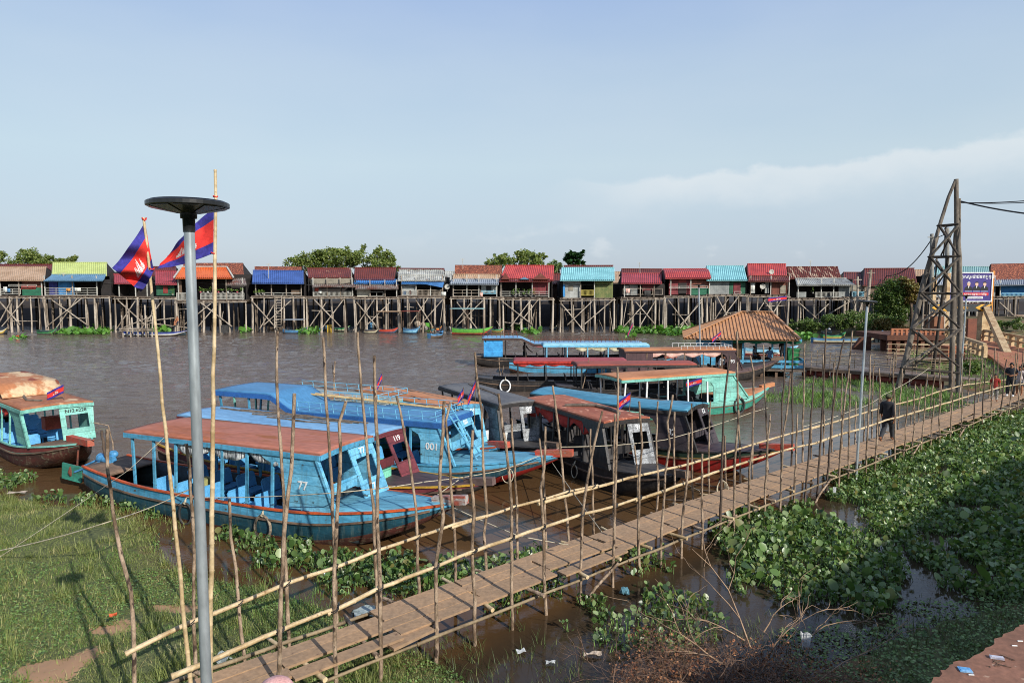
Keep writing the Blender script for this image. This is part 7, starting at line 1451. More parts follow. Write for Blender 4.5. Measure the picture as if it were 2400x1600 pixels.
# ---------------------------------------------------------------- people
SKIN = pm('skin', '9a6a4c', '8a5c42', 12, rough=.6, bump=.02, spec=.3); SKIND = pm('dark_tanned_skin', '5f3e2c', '523626', 12, rough=.6, bump=.02)
HAIR = pm('black_hair', '17130f', '221b16', 12, rough=.5)
def cloth(n, a, b=None, **k): return pm(n, a, b, 8, .45, .6, .9, .08, **k)
EYEM = pm('eye_dark', '0f0b0a', '15100e', 5)
def person(label, pos, rz, h=1.68, pose='stand', shirt=None, trousers=None, sleeves='short', shorts=False, shoes=None, hair=HAIR, skin=SKIN, hat=None, long_hair=False, bare=False, group=None, arms=None, stout=1.0):
    k = h / 1.72
    J = {'pel': (0, 0, .93), 'bel': (0, .0, 1.08), 'che': (0, -.01, 1.28), 'ush': (0, -.01, 1.40), 'nec': (0, 0, 1.485), 'jaw': (0, .012, 1.555), 'hed': (0, .008, 1.635), 'crn': (0, -.005, 1.70)}
    legs = {'stand': [((.1, 0, .88), (.115, .02, .49), (.12, -.02, .08), (.135, .15, .035)), ((-.1, 0, .88), (-.115, .02, .49), (-.12, -.02, .08), (-.135, .15, .035))],
            'walk': [((.09, 0, .88), (.095, .2, .5), (.09, .26, .09), (.1, .42, .05)), ((-.09, 0, .88), (-.09, -.04, .49), (-.09, -.36, .14), (-.1, -.24, .035))],
            'sit': [((.1, 0, .88), (.14, .42, .9), (.14, .42, .5), (.15, .57, .46)), ((-.1, 0, .88), (-.14, .42, .9), (-.14, .42, .5), (-.15, .57, .46))],
            'bend': [((.1, 0, .88), (.12, .08, .48), (.12, -.02, .08), (.13, .14, .035)), ((-.1, 0, .88), (-.12, .08, .48), (-.12, -.02, .08), (-.13, .14, .035))]}[pose]
    A = arms or {'stand': [((.19, 0, 1.41), (.24, -.03, 1.14), (.25, .06, .9)), ((-.19, 0, 1.41), (-.24, -.03, 1.14), (-.25, .06, .9))],
         'walk': [((.19, 0, 1.41), (.25, -.12, 1.15), (.27, -.14, .9)), ((-.19, 0, 1.41), (-.25, .04, 1.14), (-.28, .16, .93))],
         'sit': [((.19, 0, 1.41), (.25, .1, 1.16), (.16, .32, 1.05)), ((-.19, 0, 1.41), (-.25, .1, 1.16), (-.16, .32, 1.05))],
         'bend': [((.19, 0, 1.41), (.24, .12, 1.17), (.2, .3, 1.0)), ((-.19, 0, 1.41), (-.24, .12, 1.17), (-.2, .3, 1.0))]}[pose]
    V = []; E = []; Rd = []; Lb = []
    def add(p, r, par, lb):
        V.append(Vector(p)); Rd.append(r); Lb.append(lb); i = len(V) - 1
        if par is not None: E.append((par, i))
        return i
    st = stout
    pel = add(J['pel'], (.145 * st, .105 * st), None, 'hip'); bel = add(J['bel'], (.128 * st, .098 * st), pel, 'torso'); che = add(J['che'], (.152 * st, .108 * st), bel, 'torso'); ush = add(J['ush'], (.115, .085), che, 'torso')
    nec = add(J['nec'], (.054, .056), ush, 'neck'); jaw = add(J['jaw'], (.062, .075), nec, 'head'); hed = add(J['hed'], (.078, .094), jaw, 'head'); crn = add(J['crn'], (.052, .066), hed, 'head')
    nose = add((0, .108, 1.60), (.014, .016), hed, 'head')
    for s_, (a, b, c) in zip((1, -1), A):
        i = add(Vector(a), (.062, .062), ush, 'sleeve'); a, b, c = Vector(a), Vector(b), Vector(c)
        i = add(a.lerp(b, .5), (.052, .052), i, 'sleeve'); i = add(b, (.042, .042), i, 'fore'); i = add(b.lerp(c, .4), (.042, .04), i, 'fore'); w_ = add(c, (.028, .024), i, 'hand')
        d = (c - b).normalized(); side = Vector((-s_, .25, 0)); side = (side - d * side.dot(d)).normalized(); fw = d.cross(side).normalized()
        if fw.y < 0: fw = -fw
        pm_ = add(c + d * .055, (.034, .02), w_, 'hand')
        for q, ln in ((-.028, .065), (-.01, .078), (.009, .072), (.026, .058)):
            f0 = add(c + d * .1 + fw * q, (.0105, .0105), pm_, 'hand'); f1 = add(c + d * (.1 + ln * .5) + fw * q * 1.1 + side * .012, (.0095, .0095), f0, 'hand'); add(c + d * (.1 + ln) + fw * q * 1.1 + side * .035, (.008, .008), f1, 'hand')
        t0 = add(c + d * .04 + fw * .045, (.0125, .0125), pm_, 'hand'); add(c + d * .08 + fw * .062 + side * .015, (.0105, .0105), t0, 'hand')
    for s_, (a, b, c, d) in zip((1, -1), legs):
        a, b, c, d = map(Vector, (a, b, c, d))
        i = add(a + Vector((0, 0, -.03)), (.095, .1), pel, 'leg'); i = add(a.lerp(b, .5), (.082, .086), i, 'leg'); i = add(b, (.058, .062), i, 'leg' if not shorts else 'shin'); i = add(b.lerp(c, .35), (.057, .062), i, 'shin'); i = add(c, (.036, .042), i, 'shin')
        add(d.lerp(c, 1.35), (.034, .034), i, 'foot'); f = add(c.lerp(d, .5) + Vector((0, 0, -.012)), (.038, .03), i, 'foot'); add(d, (.038, .024), f, 'foot')
    if pose == 'bend':
        M = Matrix.Translation((0, 0, .95)) @ Euler((-R(38), 0, 0)).to_matrix().to_4x4() @ Matrix.Translation((0, 0, -.95))
        V = [M @ v if l in ('torso', 'neck', 'head', 'sleeve', 'fore', 'hand') else v for v, l in zip(V, Lb)]
    if pose == 'sit': V = [v - Vector((0, 0, .45)) for v in V]
    V = [v * k for v in V]
    me = bpy.data.meshes.new('body'); me.from_pydata([tuple(v) for v in V], E, []); ob = bpy.data.objects.new('body_tmp', me); COL.objects.link(ob)
    sk = ob.modifiers.new('skin', 'SKIN'); sk.use_smooth_shade = True; sb = ob.modifiers.new('sub', 'SUBSURF'); sb.levels = sb.render_levels = 2
    for i, sv in enumerate(me.skin_vertices[0].data): sv.radius = (Rd[i][0] * k * 1.12, Rd[i][1] * k * 1.12); sv.use_root = (i == 0)
    dg = bpy.context.evaluated_depsgraph_get(); bm_ = bpy.data.meshes.new_from_object(ob.evaluated_get(dg)); bpy.data.objects.remove(ob)
    root = thing('person', label, 'person', pos, rz, group)
    body = bpy.data.objects.new('body', bm_); COL.objects.link(body); body.parent = root; bm_.name = 'body'; bm_.materials.clear(); bm_.materials.append(skin)
    n = len(bm_.vertices); co = np.empty(n * 3); bm_.vertices.foreach_get('co', co); co = co.reshape(-1, 3); no = np.empty(n * 3); bm_.vertices.foreach_get('normal', no); no = no.reshape(-1, 3)
    # nearest bone point gives each vertex a body zone
    pts = []; zl = []; pr_ = []
    for (i, j) in E:
        for u in (.15, .4, .65, .9): pts.append(tuple(V[i].lerp(V[j], u))); pr_.append((Rd[i][0] * (1 - u) + Rd[j][0] * u) * k); zl.append(Lb[j] if u > .35 or Lb[i] == Lb[j] else Lb[i])
    pts = np.array(pts); zone = np.array(zl)[np.argmin(np.sqrt(((co[:, None, :] - pts[None]) ** 2).sum(2)) - np.array(pr_)[None], 1)]
    def garment(name, zones, off, mat, zmin=None):
        ok = np.isin(zone, zones); idx = {}; vs = []; fs = []
        for p in bm_.polygons:
            if all(ok[v] for v in p.vertices):
                f = []
                for v in p.vertices:
                    if v not in idx: idx[v] = len(vs); vs.append(tuple(co[v] + no[v] * off))
                    f.append(idx[v])
                fs.append(f)
        if not fs: return
        m2 = bpy.data.meshes.new(name); m2.from_pydata(vs, [], fs); m2.materials.append(mat); m2.polygons.foreach_set('use_smooth', [True] * len(fs)); m2.update()
        g_ = bpy.data.objects.new(name, m2); COL.objects.link(g_); g_.parent = root
    if trousers: garment('shorts' if shorts else 'trousers', ['hip', 'leg'] + ([] if shorts else ['shin']), .016 * k, trousers)
    if shirt: garment('shirt', ['torso', 'hip', 'sleeve'] + (['fore'] if sleeves == 'long' else []), .022 * k, shirt)
    if shoes: garment('shoe', ['foot'], .01 * k, shoes)
    hm = MB(); i0 = V[6]; hx = Vector((i0.x, i0.y - .012 * k, i0.z + .028 * k)); up = (V[7] - V[5]).normalized()
    hm.ball(hx + up * .012 * k, .096 * k, .112 * k, .1 * k, 12)
    if long_hair: hm.tube([hx, hx + Vector((0, -.07, -.08)) * k, hx + Vector((0, -.08, -.24)) * k], [.08 * k, .08 * k, .04 * k], 8)
    # keep the face clear: squash the front lower part of the cap
    hm.v = [tuple(Vector(v) if (Vector(v) - hx).dot(Vector((0, .82, -.45))) < .045 * k else Vector(v) - Vector((0, .82, -.45)) * ((Vector(v) - hx).dot(Vector((0, .82, -.45))) - .045 * k)) for v in hm.v]
    hm.build('hair', hair, root)
    for s_ in (-1, 1):
        e = MB(); e.ball(V[6] + Vector((s_ * .032, .096, -.005)) * k, .011 * k, .008 * k, .007 * k, 8); e.build('eye', EYEM, root)
        e = MB(); e.ball(V[6] + Vector((s_ * .09, -.002, -.02)) * k, .012 * k, .022 * k, .032 * k, 8); e.build('ear', skin, root)
    e = MB(); e.tube([V[6] + Vector((-.024, .092, -.072)) * k, V[6] + Vector((0, .1, -.074)) * k, V[6] + Vector((.024, .092, -.072)) * k], .005 * k, 6); e.build('mouth', pm('lips', '7a4038', '6c3830', 5), root)
    if hat:
        e = MB(); e.ball(hx + Vector((0, 0, .03 * k)), .108 * k, .122 * k, .09 * k, 14); e.tube([hx + Vector((0, 0, .018 * k)), hx + Vector((0, 0, .03 * k))], .155 * k if hat[1] == 'brim' else .11 * k, 16)
        if hat[1] == 'cap': e.prism([hx + Vector(p) * k for p in ((-.07, .09, .02), (.07, .09, .02), (.05, .19, .005), (-.05, .19, .005))], (0, 0, .01))
        e.build('hat', hat[0], root)
    return root
def deckpt(px, off=.5): q = bpt(onside(px, off), off); return Vector((q.x, q.y, DZ + .01))
yaw = math.atan2(BD.y, BD.x) - math.pi / 2          # facing along the bridge, away from the camera end
CAMO = pm('camouflage_cloth', '5a5a3e', '3c4030', 30, .45, .55, .9, .05, speck=('8a8260', 1.3, .6))
person('man in dark clothes and camouflage cap walking away along the footbridge', deckpt(2078), yaw, 1.66, 'walk', cloth('charcoal_shirt', '2c2c30', '232327'), cloth('dark_grey_trousers', '34363a', '2a2c30'), 'long', hat=(CAMO, 'cap'), skin=SKIN)
person('boy in red T-shirt and black and white patterned trousers coming along the footbridge', deckpt(2330, .6), yaw + math.pi + .3, 1.3, 'stand', cloth('red_tshirt', '8f2a22', '7c241e'), pm('patterned_trousers', 'b8b4ac', '3a3838', 40, .48, .52, .9, .05), skin=SKIN)
person('man in navy T-shirt carrying something at his chest on the footbridge', deckpt(2367, .55), yaw + math.pi + .1, 1.66, 'stand', cloth('navy_tshirt', '20242e', '1a1d26'), cloth('black_trousers', '26282c', '1e2024'), shoes=pm('white_shoes', 'dcdcda', 'c8c8c6', 6), stout=1.12,
       arms=[((.19, 0, 1.41), (.26, .02, 1.16), (.1, .24, 1.14)), ((-.19, 0, 1.41), (-.26, .02, 1.16), (-.1, .24, 1.12))])
person('young person in pale top and shorts walking beside the man in navy on the footbridge', deckpt(2388, .35), yaw + math.pi - .1, 1.45, 'stand', cloth('pale_top', 'c8b8b4', 'b4a4a0'), cloth('pale_shorts', 'b8b4b0', 'a4a09c'), shorts=True, long_hair=True)
person('person in dark clothes at the right edge of the footbridge', deckpt(2404, .75), yaw + math.pi, 1.62, 'walk', cloth('dark_blue_shirt', '252b3a', '1e2330'), cloth('black_trousers', '26282c', '1e2024'))
mm = mat_of(M_)
person('dark silhouetted man standing and reaching on the long black boat', mm @ Vector((-9.0 + .0, 0, .15)), R(-60), 1.66, 'stand', None, cloth('dark_shorts', '222224', '1c1c1e'), shorts=True, skin=SKIND,
       arms=[((.19, 0, 1.41), (.36, .1, 1.18), (.48, .3, 1.0)), ((-.19, 0, 1.41), (-.36, .05, 1.2), (-.3, .12, .96))])
person('man in dark clothes standing on the deck of the floating house', FR(D(1810, 820, 50.8).x, 50.8), R(170), 1.66, 'stand', cloth('black_tshirt', '1d1d20', '17171a'), cloth('dark_grey_trousers', '34363a', '2a2c30'), skin=SKIND)
person('man in blue shirt sitting with his back turned on the floating house deck', FR(D(1792, 840, 49.2).x, 49.2), R(10), 1.66, 'sit', cloth('light_blue_shirt', '7f9cc4', '6c88b0'), cloth('dark_trousers2', '2c3038', '24272e'))
person('person in pale shirt sitting in shade beside the door of the floating house', FR(D(1751, 840, 50.2).x, 50.2), R(-120), 1.62, 'sit', cloth('pale_blue_shirt', '8fa4bc', '7c90a8'), cloth('dark_trousers2', '2c3038', '24272e'))
for px, Y in ((1792, 49.25), (1751, 50.25)):
    p = D(px, 840, Y); st_ = thing('stool', 'low wooden stool under the %s on the floating house' % ('man in blue' if px > 1760 else 'person beside the door'), 'stool', FR(p.x, Y)); m = MB(); m.box(-.2, .2, -.2, .2, .3, .34); m.build('seat', OLDW, st_)
    for a in (-.16, .16):
        for b in (-.16, .16): m = MB(); m.bar((a, b, 0), (a, b, .3), .04); m.build('leg', OLDW, st_)
person('man in white shirt leaning at the front of the boat numbered 93', mat_of(O_) @ Vector((-.9, -.5, .13)), R(-150), 1.64, 'bend', cloth('white_shirt', 'cfd2d4', 'b8bcc0'), cloth('dark_trousers2', '2c3038', '24272e'), 'long')
p = W(1014, 790); person('boatman crouching at the stern of the narrow longtail boat', (p.x, p.y, .05), R(150), 1.6, 'sit', cloth('teal_shirt', '4f7a78', '426866'), cloth('dark_trousers2', '2c3038', '24272e'), hat=(pm('straw_hat', 'a89468', '8f7c56', 8), 'brim'))
person('bare chested man seated on the steps below the orange roofed house', D(416, 762, 90.3), R(160), 1.6, 'sit', None, cloth('dark_blue_shorts', '28304a', '20273c'), shorts=True, skin=pm('sunlit_skin', 'b0704a', 'a06440', 8))
# passer-by whose cap just reaches into the picture at the bottom
px_ = D(648, 1597, 4.3)
person('passer-by in pale pink cap with dark sunglasses, below the footbridge start', (px_.x, 4.3, px_.z - 1.69), R(-75), 1.66, 'walk', cloth('pink_shirt', 'c89a98', 'b48886'), cloth('dark_trousers2', '2c3038', '24272e'), hat=(pm('pale_pink_cap', 'd9a8a2', 'c6948e', 8), 'cap'))
# ---------------------------------------------------------------- vegetation
def inpoly(x, y, P):
    c = np.zeros(x.shape, bool); n = len(P)
    for i in range(n):
        x1, y1 = P[i][0], P[i][1]; x2, y2 = P[i - 1][0], P[i - 1][1]
        k = ((y1 > y) != (y2 > y)) & (x < (x2 - x1) * (y - y1) / (y2 - y1 + 1e-12) + x1); c ^= k
    return c
def vnoise(x, y, sc, seed=0):
    x = x * sc + seed * 7.3; y = y * sc + seed * 3.1
    xi = np.floor(x).astype(int); yi = np.floor(y).astype(int); fx, fy = x - xi, y - yi
    fx = fx * fx * (3 - 2 * fx); fy = fy * fy * (3 - 2 * fy)
    h = lambda a, b: np.modf(np.abs(np.sin(a * 127.1 + b * 311.7) * 43758.5453))[0]
    return (h(xi, yi) * (1 - fx) + h(xi + 1, yi) * fx) * (1 - fy) + (h(xi, yi + 1) * (1 - fx) + h(xi + 1, yi + 1) * fx) * fy
def poly_px(P, z=0.): return [W(*p, z) for p in P]
def fill(P, dens, edge=.35, sc=.9, seed=0, thr=.3):
    """random points inside a polygon, thinned by noise near its border so that the outline is ragged"""
    xs = [p[0] for p in P]; ys = [p[1] for p in P]; A = (max(xs) - min(xs)) * (max(ys) - min(ys)); n = int(A * dens)
    x = RNG.uniform(min(xs) - edge, max(xs) + edge, n); y = RNG.uniform(min(ys) - edge, max(ys) + edge, n)
    jx = x + (vnoise(x, y, sc * 2.2, seed) - .5) * edge * 3.0 + (vnoise(x, y, sc * 6, seed + 4) - .5) * edge; jy = y + (vnoise(x, y, sc * 2.2, seed + 9) - .5) * edge * 3.0
    k = inpoly(jx, jy, P) & (vnoise(x, y, sc, seed + 2) > thr * .5)
    return x[k], y[k]
# leaf template of a floating plant: cupped round blade, folded along the midrib, on a swollen stalk
def blade():
    o = [(0, 0, 0), (.32, .18, .08), (.46, .5, .1), (.3, .84, .05), (0, 1.0, -.03), (-.3, .84, .05), (-.46, .5, .1), (-.32, .18, .08), (0, .5, 0)]
    return o, [(0, 1, 2, 8), (8, 2, 3, 4), (8, 4, 5, 6), (0, 8, 6, 7)]
BV, BF = blade()
def hyacinth(name, polys, dens, size, mats, stalk, kind='stuff', label=None, hgt=.16, zf=None, seed=0, thr=.3):
    X, Y, Z, SZ = [], [], [], []
    for i, P in enumerate(polys):
        x, y = fill(P, dens, seed=seed + i, thr=thr); X.append(x); Y.append(y)
    X = np.concatenate(X); Y = np.concatenate(Y); n = len(X)
    tall = .55 + .9 * vnoise(X, Y, 1.1, seed + 20)
    Z = RNG.uniform(.02, hgt, n) * tall * 1.25; s_ = size * np.exp(RNG.normal(-.08, .34, n)) * (.75 + .5 * vnoise(X, Y, .8, seed + 30)); big = RNG.random(n) < .02; s_[big] *= 1.5; Z[big] += .06
    R_, Rt = rots(n, .15, 1.25)
    # blades: local y outward; rotate so that the blade rises from its stalk
    a = RNG.uniform(0, 2 * np.pi, n); t = RNG.normal(.75, .55, n); rl = RNG.normal(0, .45, n); z = np.zeros(n); o = np.ones(n)
    Rz = np.array([[np.cos(a), -np.sin(a), z], [np.sin(a), np.cos(a), z], [z, z, o]]).transpose(2, 0, 1)
    Rx = np.array([[o, z, z], [z, np.cos(t), -np.sin(t)], [z, np.sin(t), np.cos(t)]]).transpose(2, 0, 1)
    Ry = np.array([[np.cos(rl), z, np.sin(rl)], [z, o, z], [-np.sin(rl), z, np.cos(rl)]]).transpose(2, 0, 1)
    g0 = zf(X, Y) if zf is not None else 0
    ob = scatter(name, BV, BF, np.stack([X, Y, Z + g0], 1), Rz @ Rx @ Ry, s_, mats, sm=True)
    tag(ob, label, kind='stuff')
    # stalks
    k = RNG.random(n) < .55; tv = [(-.009, 0, 0), (.009, 0, 0), (.006, 0, 1), (-.006, 0, 1), (0, .011, 0), (0, .006, 1)]
    Rs, _ = rots(int(k.sum()), 0, .5); sc = np.stack([np.full(k.sum(), 1.0), np.full(k.sum(), 1.0), np.maximum(Z[k] + .05, .06)], 1)
    V = np.array(tv)[None] * sc[:, None, :]; V = np.einsum('nij,nkj->nki', Rs, V); top = np.stack([X[k], Y[k], Z[k]], 1) + (np.stack([z[k], z[k], g0[k] if zf is not None else z[k]], 1))
    off = top - V[:, 2]; V = V + off[:, None, :]
    flat = V.reshape(-1, 3); me = bpy.data.meshes.new('stalks'); fs = np.array([(0, 1, 2, 3), (1, 4, 5, 2)]); F_ = (fs[None] + (np.arange(int(k.sum())) * 6)[:, None, None]).reshape(-1, 4)
    me.from_pydata(flat.tolist(), [], F_.tolist()); me.materials.append(stalk); me.update(); so_ = bpy.data.objects.new('stalks', me); COL.objects.link(so_); so_.parent = ob; so_['kind'] = 'stuff'
    return ob
HY = leafmat('hyacinth_leaf', ['2a3e1c', '405a2a', '547036', '6c884a', '48652f', '8aa066', '344c23', 'a4b480', '4e6c36', '75703f', '5e783f'], .36, .25, .5)
HS_ = leafmat('hyacinth_stalk', ['5f8040', '7a9a52', '4e6e34'], .5, .1)
HYF = leafmat('far_weed_leaf', ['4a7a2c', '5f9038', '3f6a26', '76a048'], .5, .2)
Rz_ = [(1925, 1165), (1960, 1118), (2020, 1095), (2100, 1060), (2200, 1020), (2300, 985), (2420, 958), (2700, 900), (2800, 1300), (2420, 1400), (2290, 1385), (2200, 1355), (2120, 1310), (2060, 1260), (2030, 1215), (2010, 1180)]
Mz_ = [(1710, 1215), (1760, 1195), (1830, 1190), (1900, 1200), (1960, 1225), (1990, 1250), (2040, 1270), (2110, 1300), (2140, 1360), (2130, 1400), (2060, 1430), (1980, 1440), (1880, 1425), (1800, 1405), (1750, 1370), (1715, 1320), (1695, 1270)]
Sz_ = [[(1340, 1415), (1400, 1395), (1470, 1405), (1540, 1395), (1610, 1410), (1690, 1450), (1670, 1500), (1580, 1540), (1460, 1530), (1370, 1490)], [(1420, 1310), (1480, 1290), (1560, 1285), (1590, 1305), (1520, 1330), (1440, 1335)], [(1490, 1325), (1530, 1312), (1590, 1330), (1580, 1358), (1520, 1365)], [(1455, 1330), (1480, 1322), (1492, 1350), (1465, 1352)],
       [(1280, 1375), (1340, 1360), (1400, 1375), (1380, 1400), (1300, 1395)]]
Lz_ = [[(498, 1222), (545, 1225), (600, 1262), (660, 1275), (730, 1285), (800, 1300), (880, 1305), (960, 1320), (1010, 1345), (1080, 1330), (1140, 1312), (1220, 1305), (1290, 1300), (1240, 1335), (1100, 1400), (1010, 1425), (960, 1425), (900, 1402), (800, 1372), (740, 1345), (660, 1350), (590, 1330), (560, 1280)],
       [(60, 1178), (165, 1172), (240, 1160), (290, 1150), (340, 1160), (400, 1185), (440, 1195), (430, 1215), (370, 1212), (300, 1195), (250, 1195), (165, 1190)], [(400, 1275), (430, 1270), (432, 1292), (405, 1292)], [(-100, 1110), (30, 1118), (62, 1130), (55, 1145), (-50, 1150)], [(1090, 1400), (1200, 1360), (1300, 1345), (1330, 1370), (1240, 1420), (1130, 1450)], [(105, 1172), (130, 1172), (130, 1185), (105, 1185)]]
hyacinth('water_hyacinth', [poly_px(Rz_)], 380, .082, HY, HS_, label='dense mat of green water hyacinth right of the footbridge', seed=1, thr=.25)
hyacinth('water_hyacinth', [poly_px(Mz_)], 340, .09, HY, HS_, label='broad clump of water hyacinth in front of the footbridge, in sun', seed=3, thr=.25, hgt=.2)
hyacinth('water_hyacinth', [poly_px(p) for p in Sz_], 300, .092, HY, HS_, label='small separate clumps of water hyacinth near the dead brush', seed=5, thr=.3)
hyacinth('water_hyacinth', [poly_px(p) for p in Lz_], 300, .085, HY, HS_, label='bands of water hyacinth between the blue boats and the grassy bank', seed=7, thr=.3)
farW = [[(120, 783), (150, 778), (250, 774), (262, 778), (255, 784), (140, 786)], [(350, 775), (395, 773), (400, 781), (352, 782)], [(1440, 775), (1560, 771), (1640, 772), (1650, 782), (1560, 785), (1445, 781)], [(1565, 777), (1635, 775), (1640, 783), (1570, 787)], [(560, 775), (580, 772), (590, 780), (562, 782)], [(700, 774), (735, 770), (742, 782), (705, 786)],
        [(1225, 780), (1270, 778), (1265, 784), (1230, 784)], [(1175, 770), (1230, 768), (1225, 776)], [(1860, 790), (1900, 786), (1905, 800), (1862, 800)], [(30, 795), (65, 794), (62, 798), (35, 798)], [(1472, 790), (1490, 789), (1488, 796), (1474, 796)]]
hyacinth('water_weed', [poly_px(p) for p in farW], 14, .4, HYF, HYF, label='strips of floating weed along the far waterline', hgt=.25, seed=9, thr=.2)
# ---- grass
def blades(name, X, Y, Zg, h, w_, mat, label, lean=.5, parent=None):
    n = len(X); tv = [(-.5, 0, 0), (.5, 0, 0), (.32, .12, .55), (-.32, .12, .55), (0, .42, 1)]; tf = [(0, 1, 2, 3), (3, 2, 4)]
    Rr, _ = rots(n, 0, .12); a = RNG.uniform(0, 6.283, n); t = np.abs(RNG.normal(0, lean, n)); z = np.zeros(n); o = np.ones(n)
    Rz = np.array([[np.cos(a), -np.sin(a), z], [np.sin(a), np.cos(a), z], [z, z, o]]).transpose(2, 0, 1); Rx = np.array([[o, z, z], [z, np.cos(t), np.sin(t)], [z, -np.sin(t), np.cos(t)]]).transpose(2, 0, 1)
    sc = np.stack([np.full(n, w_) * RNG.uniform(.6, 1.4, n), h, h], 1); V = np.array(tv)[None] * sc[:, None, :]; V = np.einsum('nij,nkj->nki', Rz @ Rx, V) + np.stack([X, Y, Zg], 1)[:, None, :]
    flat = V.reshape(-1, 3).astype(np.float32); me = bpy.data.meshes.new(name); me.vertices.add(len(flat)); me.vertices.foreach_set('co', flat.ravel())
    loops = (np.array([0, 1, 2, 3, 3, 2, 4])[None] + (np.arange(n) * 5)[:, None]).ravel().astype(np.int32); me.loops.add(len(loops)); me.loops.foreach_set('vertex_index', loops)
    tot = np.tile([4, 3], n).astype(np.int32); st = np.concatenate([[0], np.cumsum(tot)[:-1]]).astype(np.int32); me.polygons.add(2 * n); me.polygons.foreach_set('loop_start', st); me.polygons.foreach_set('loop_total', tot)
    me.materials.append(mat); me.update(calc_edges=True); ob = bpy.data.objects.new(name, me); COL.objects.link(ob); tag(ob, label, kind='stuff'); 
    if parent: ob.parent = parent
    return ob
GR = leafmat('bank_grass', ['54622c', '747f40', '8f9650', '606f34', '9ea260', '828e48', '5a6834', 'b2ae78'], .6, .25); GRG = leafmat('fresh_grass', ['4f7030', '6a8c3c', '5a7c36', '86a24e', '3f5e28'], .6, .25); GRD = leafmat('wet_dark_grass', ['34421e', '48582a', '5e6c38', '3c4a22', '7a8248'], .6, .2)
DIRT = [(-1.0, 0)]
def bank_grass(x0, x1, y0, y1, dens, hfun, mat, name, label, cond, w_=.012, lean=.55):
    n = int((x1 - x0) * (y1 - y0) * dens); x = RNG.uniform(x0, x1, n); y = RNG.uniform(y0, y1, n); d = nearbank(x, y); k = cond(x, y, d); x, y, d = x[k], y[k], d[k]
    blades(name, x, y, ground_z(x, y) - .01, hfun(x, y, d) * RNG.uniform(.5, 1.3, len(x)), w_, mat, label, lean)
def notdirt(x, y):
    e = np.ones(x.shape, bool)
    for p, rx, ry in DR:
        e &= (((x - p.x) / rx) ** 2 + ((y - p.y) / ry) ** 2 + (vnoise(x, y, 2.5, 3) - .5) * 1.2) > 1
    return e | (RNG.random(x.shape) < .08)
GRY = leafmat('straw_grass', ['a89a62', 'c0b27c', '8f8a50', 'd0c494'], .7, .2)
inb = lambda x, y: (np.abs(x) < y * .8 + .5)
bank_grass(-24, -1.0, 9.0, 22, 1250, lambda x, y, d: .035 + .07 * vnoise(x, y, 1.7, 5) + .07 * vnoise(x, y, .6, 8) ** 3, GR, 'bank_grass', 'sunlit yellow green grass on the left bank', lambda x, y, d: (d > -.05) & notdirt(x, y) & (vnoise(x, y, .9, 1) * .6 + vnoise(x, y, 3.1, 31) * .5 > .32) & inb(x, y), .009, .75)
bank_grass(-24, -1.0, 9.0, 22, 700, lambda x, y, d: .04 + .05 * vnoise(x, y, 2.2, 25), GRG, 'bank_grass', 'darker green grass patches on the left bank', lambda x, y, d: (d > -.05) & notdirt(x, y) & (vnoise(x, y, .8, 41) > .5) & inb(x, y), .01, .8)
bank_grass(-24, -1.0, 9.0, 22, 160, lambda x, y, d: .08 + .1 * vnoise(x, y, 2.2, 26), GRY, 'straw_grass', 'dry straw coloured blades scattered on the left bank', lambda x, y, d: (d > -.1) & notdirt(x, y) & (vnoise(x, y, 1.3, 51) > .45) & inb(x, y), .009, .9)
tx_, ty_ = [], []
for k in range(520):
    cx, cy = RNG.uniform(-17, -1), RNG.uniform(9.2, 21.5); nb = RNG.integers(25, 60); tx_.append(RNG.normal(cx, .07, nb)); ty_.append(RNG.normal(cy, .07, nb))
tx_, ty_ = np.concatenate(tx_), np.concatenate(ty_); k = (nearbank(tx_, ty_) > -.15) & notdirt(tx_, ty_) & inb(tx_, ty_); tx_, ty_ = tx_[k], ty_[k]
blades('grass_tufts', tx_, ty_, ground_z(tx_, ty_) - .01, RNG.uniform(.1, .34, len(tx_)), .011, GR, 'longer grass tufts on the left bank', .55)
# low creeping plants over the bank, small leaves
def creep(x0, x1, y0, y1, dens, cond, mat, name, label, size=.035):
    n = int((x1 - x0) * (y1 - y0) * dens); x = RNG.uniform(x0, x1, n); y = RNG.uniform(y0, y1, n); d = nearbank(x, y); k = cond(x, y, d); x, y = x[k], y[k]; n = len(x); Rr, _ = rots(n, 0, .7)
    tag(scatter(name, BV, BF, np.stack([x, y, ground_z(x, y) + RNG.uniform(.0, .06, n)], 1), Rr, RNG.uniform(size * .6, size * 1.4, n), mat), label, kind='stuff')
CRP = leafmat('creeper_leaf', ['4c6a2a', '64823a', '7f9a56', '3f5a24', '94a868'], .5, .15)
creep(-13, 0, 9.5, 14.5, 420, lambda x, y, d: (d > 0) & notdirt(x, y) & (vnoise(x, y, .7, 15) > .38) & (np.abs(x) < y * .8 + .4), CRP, 'creeping_plants', 'low creeping plants covering the near part of the left bank')
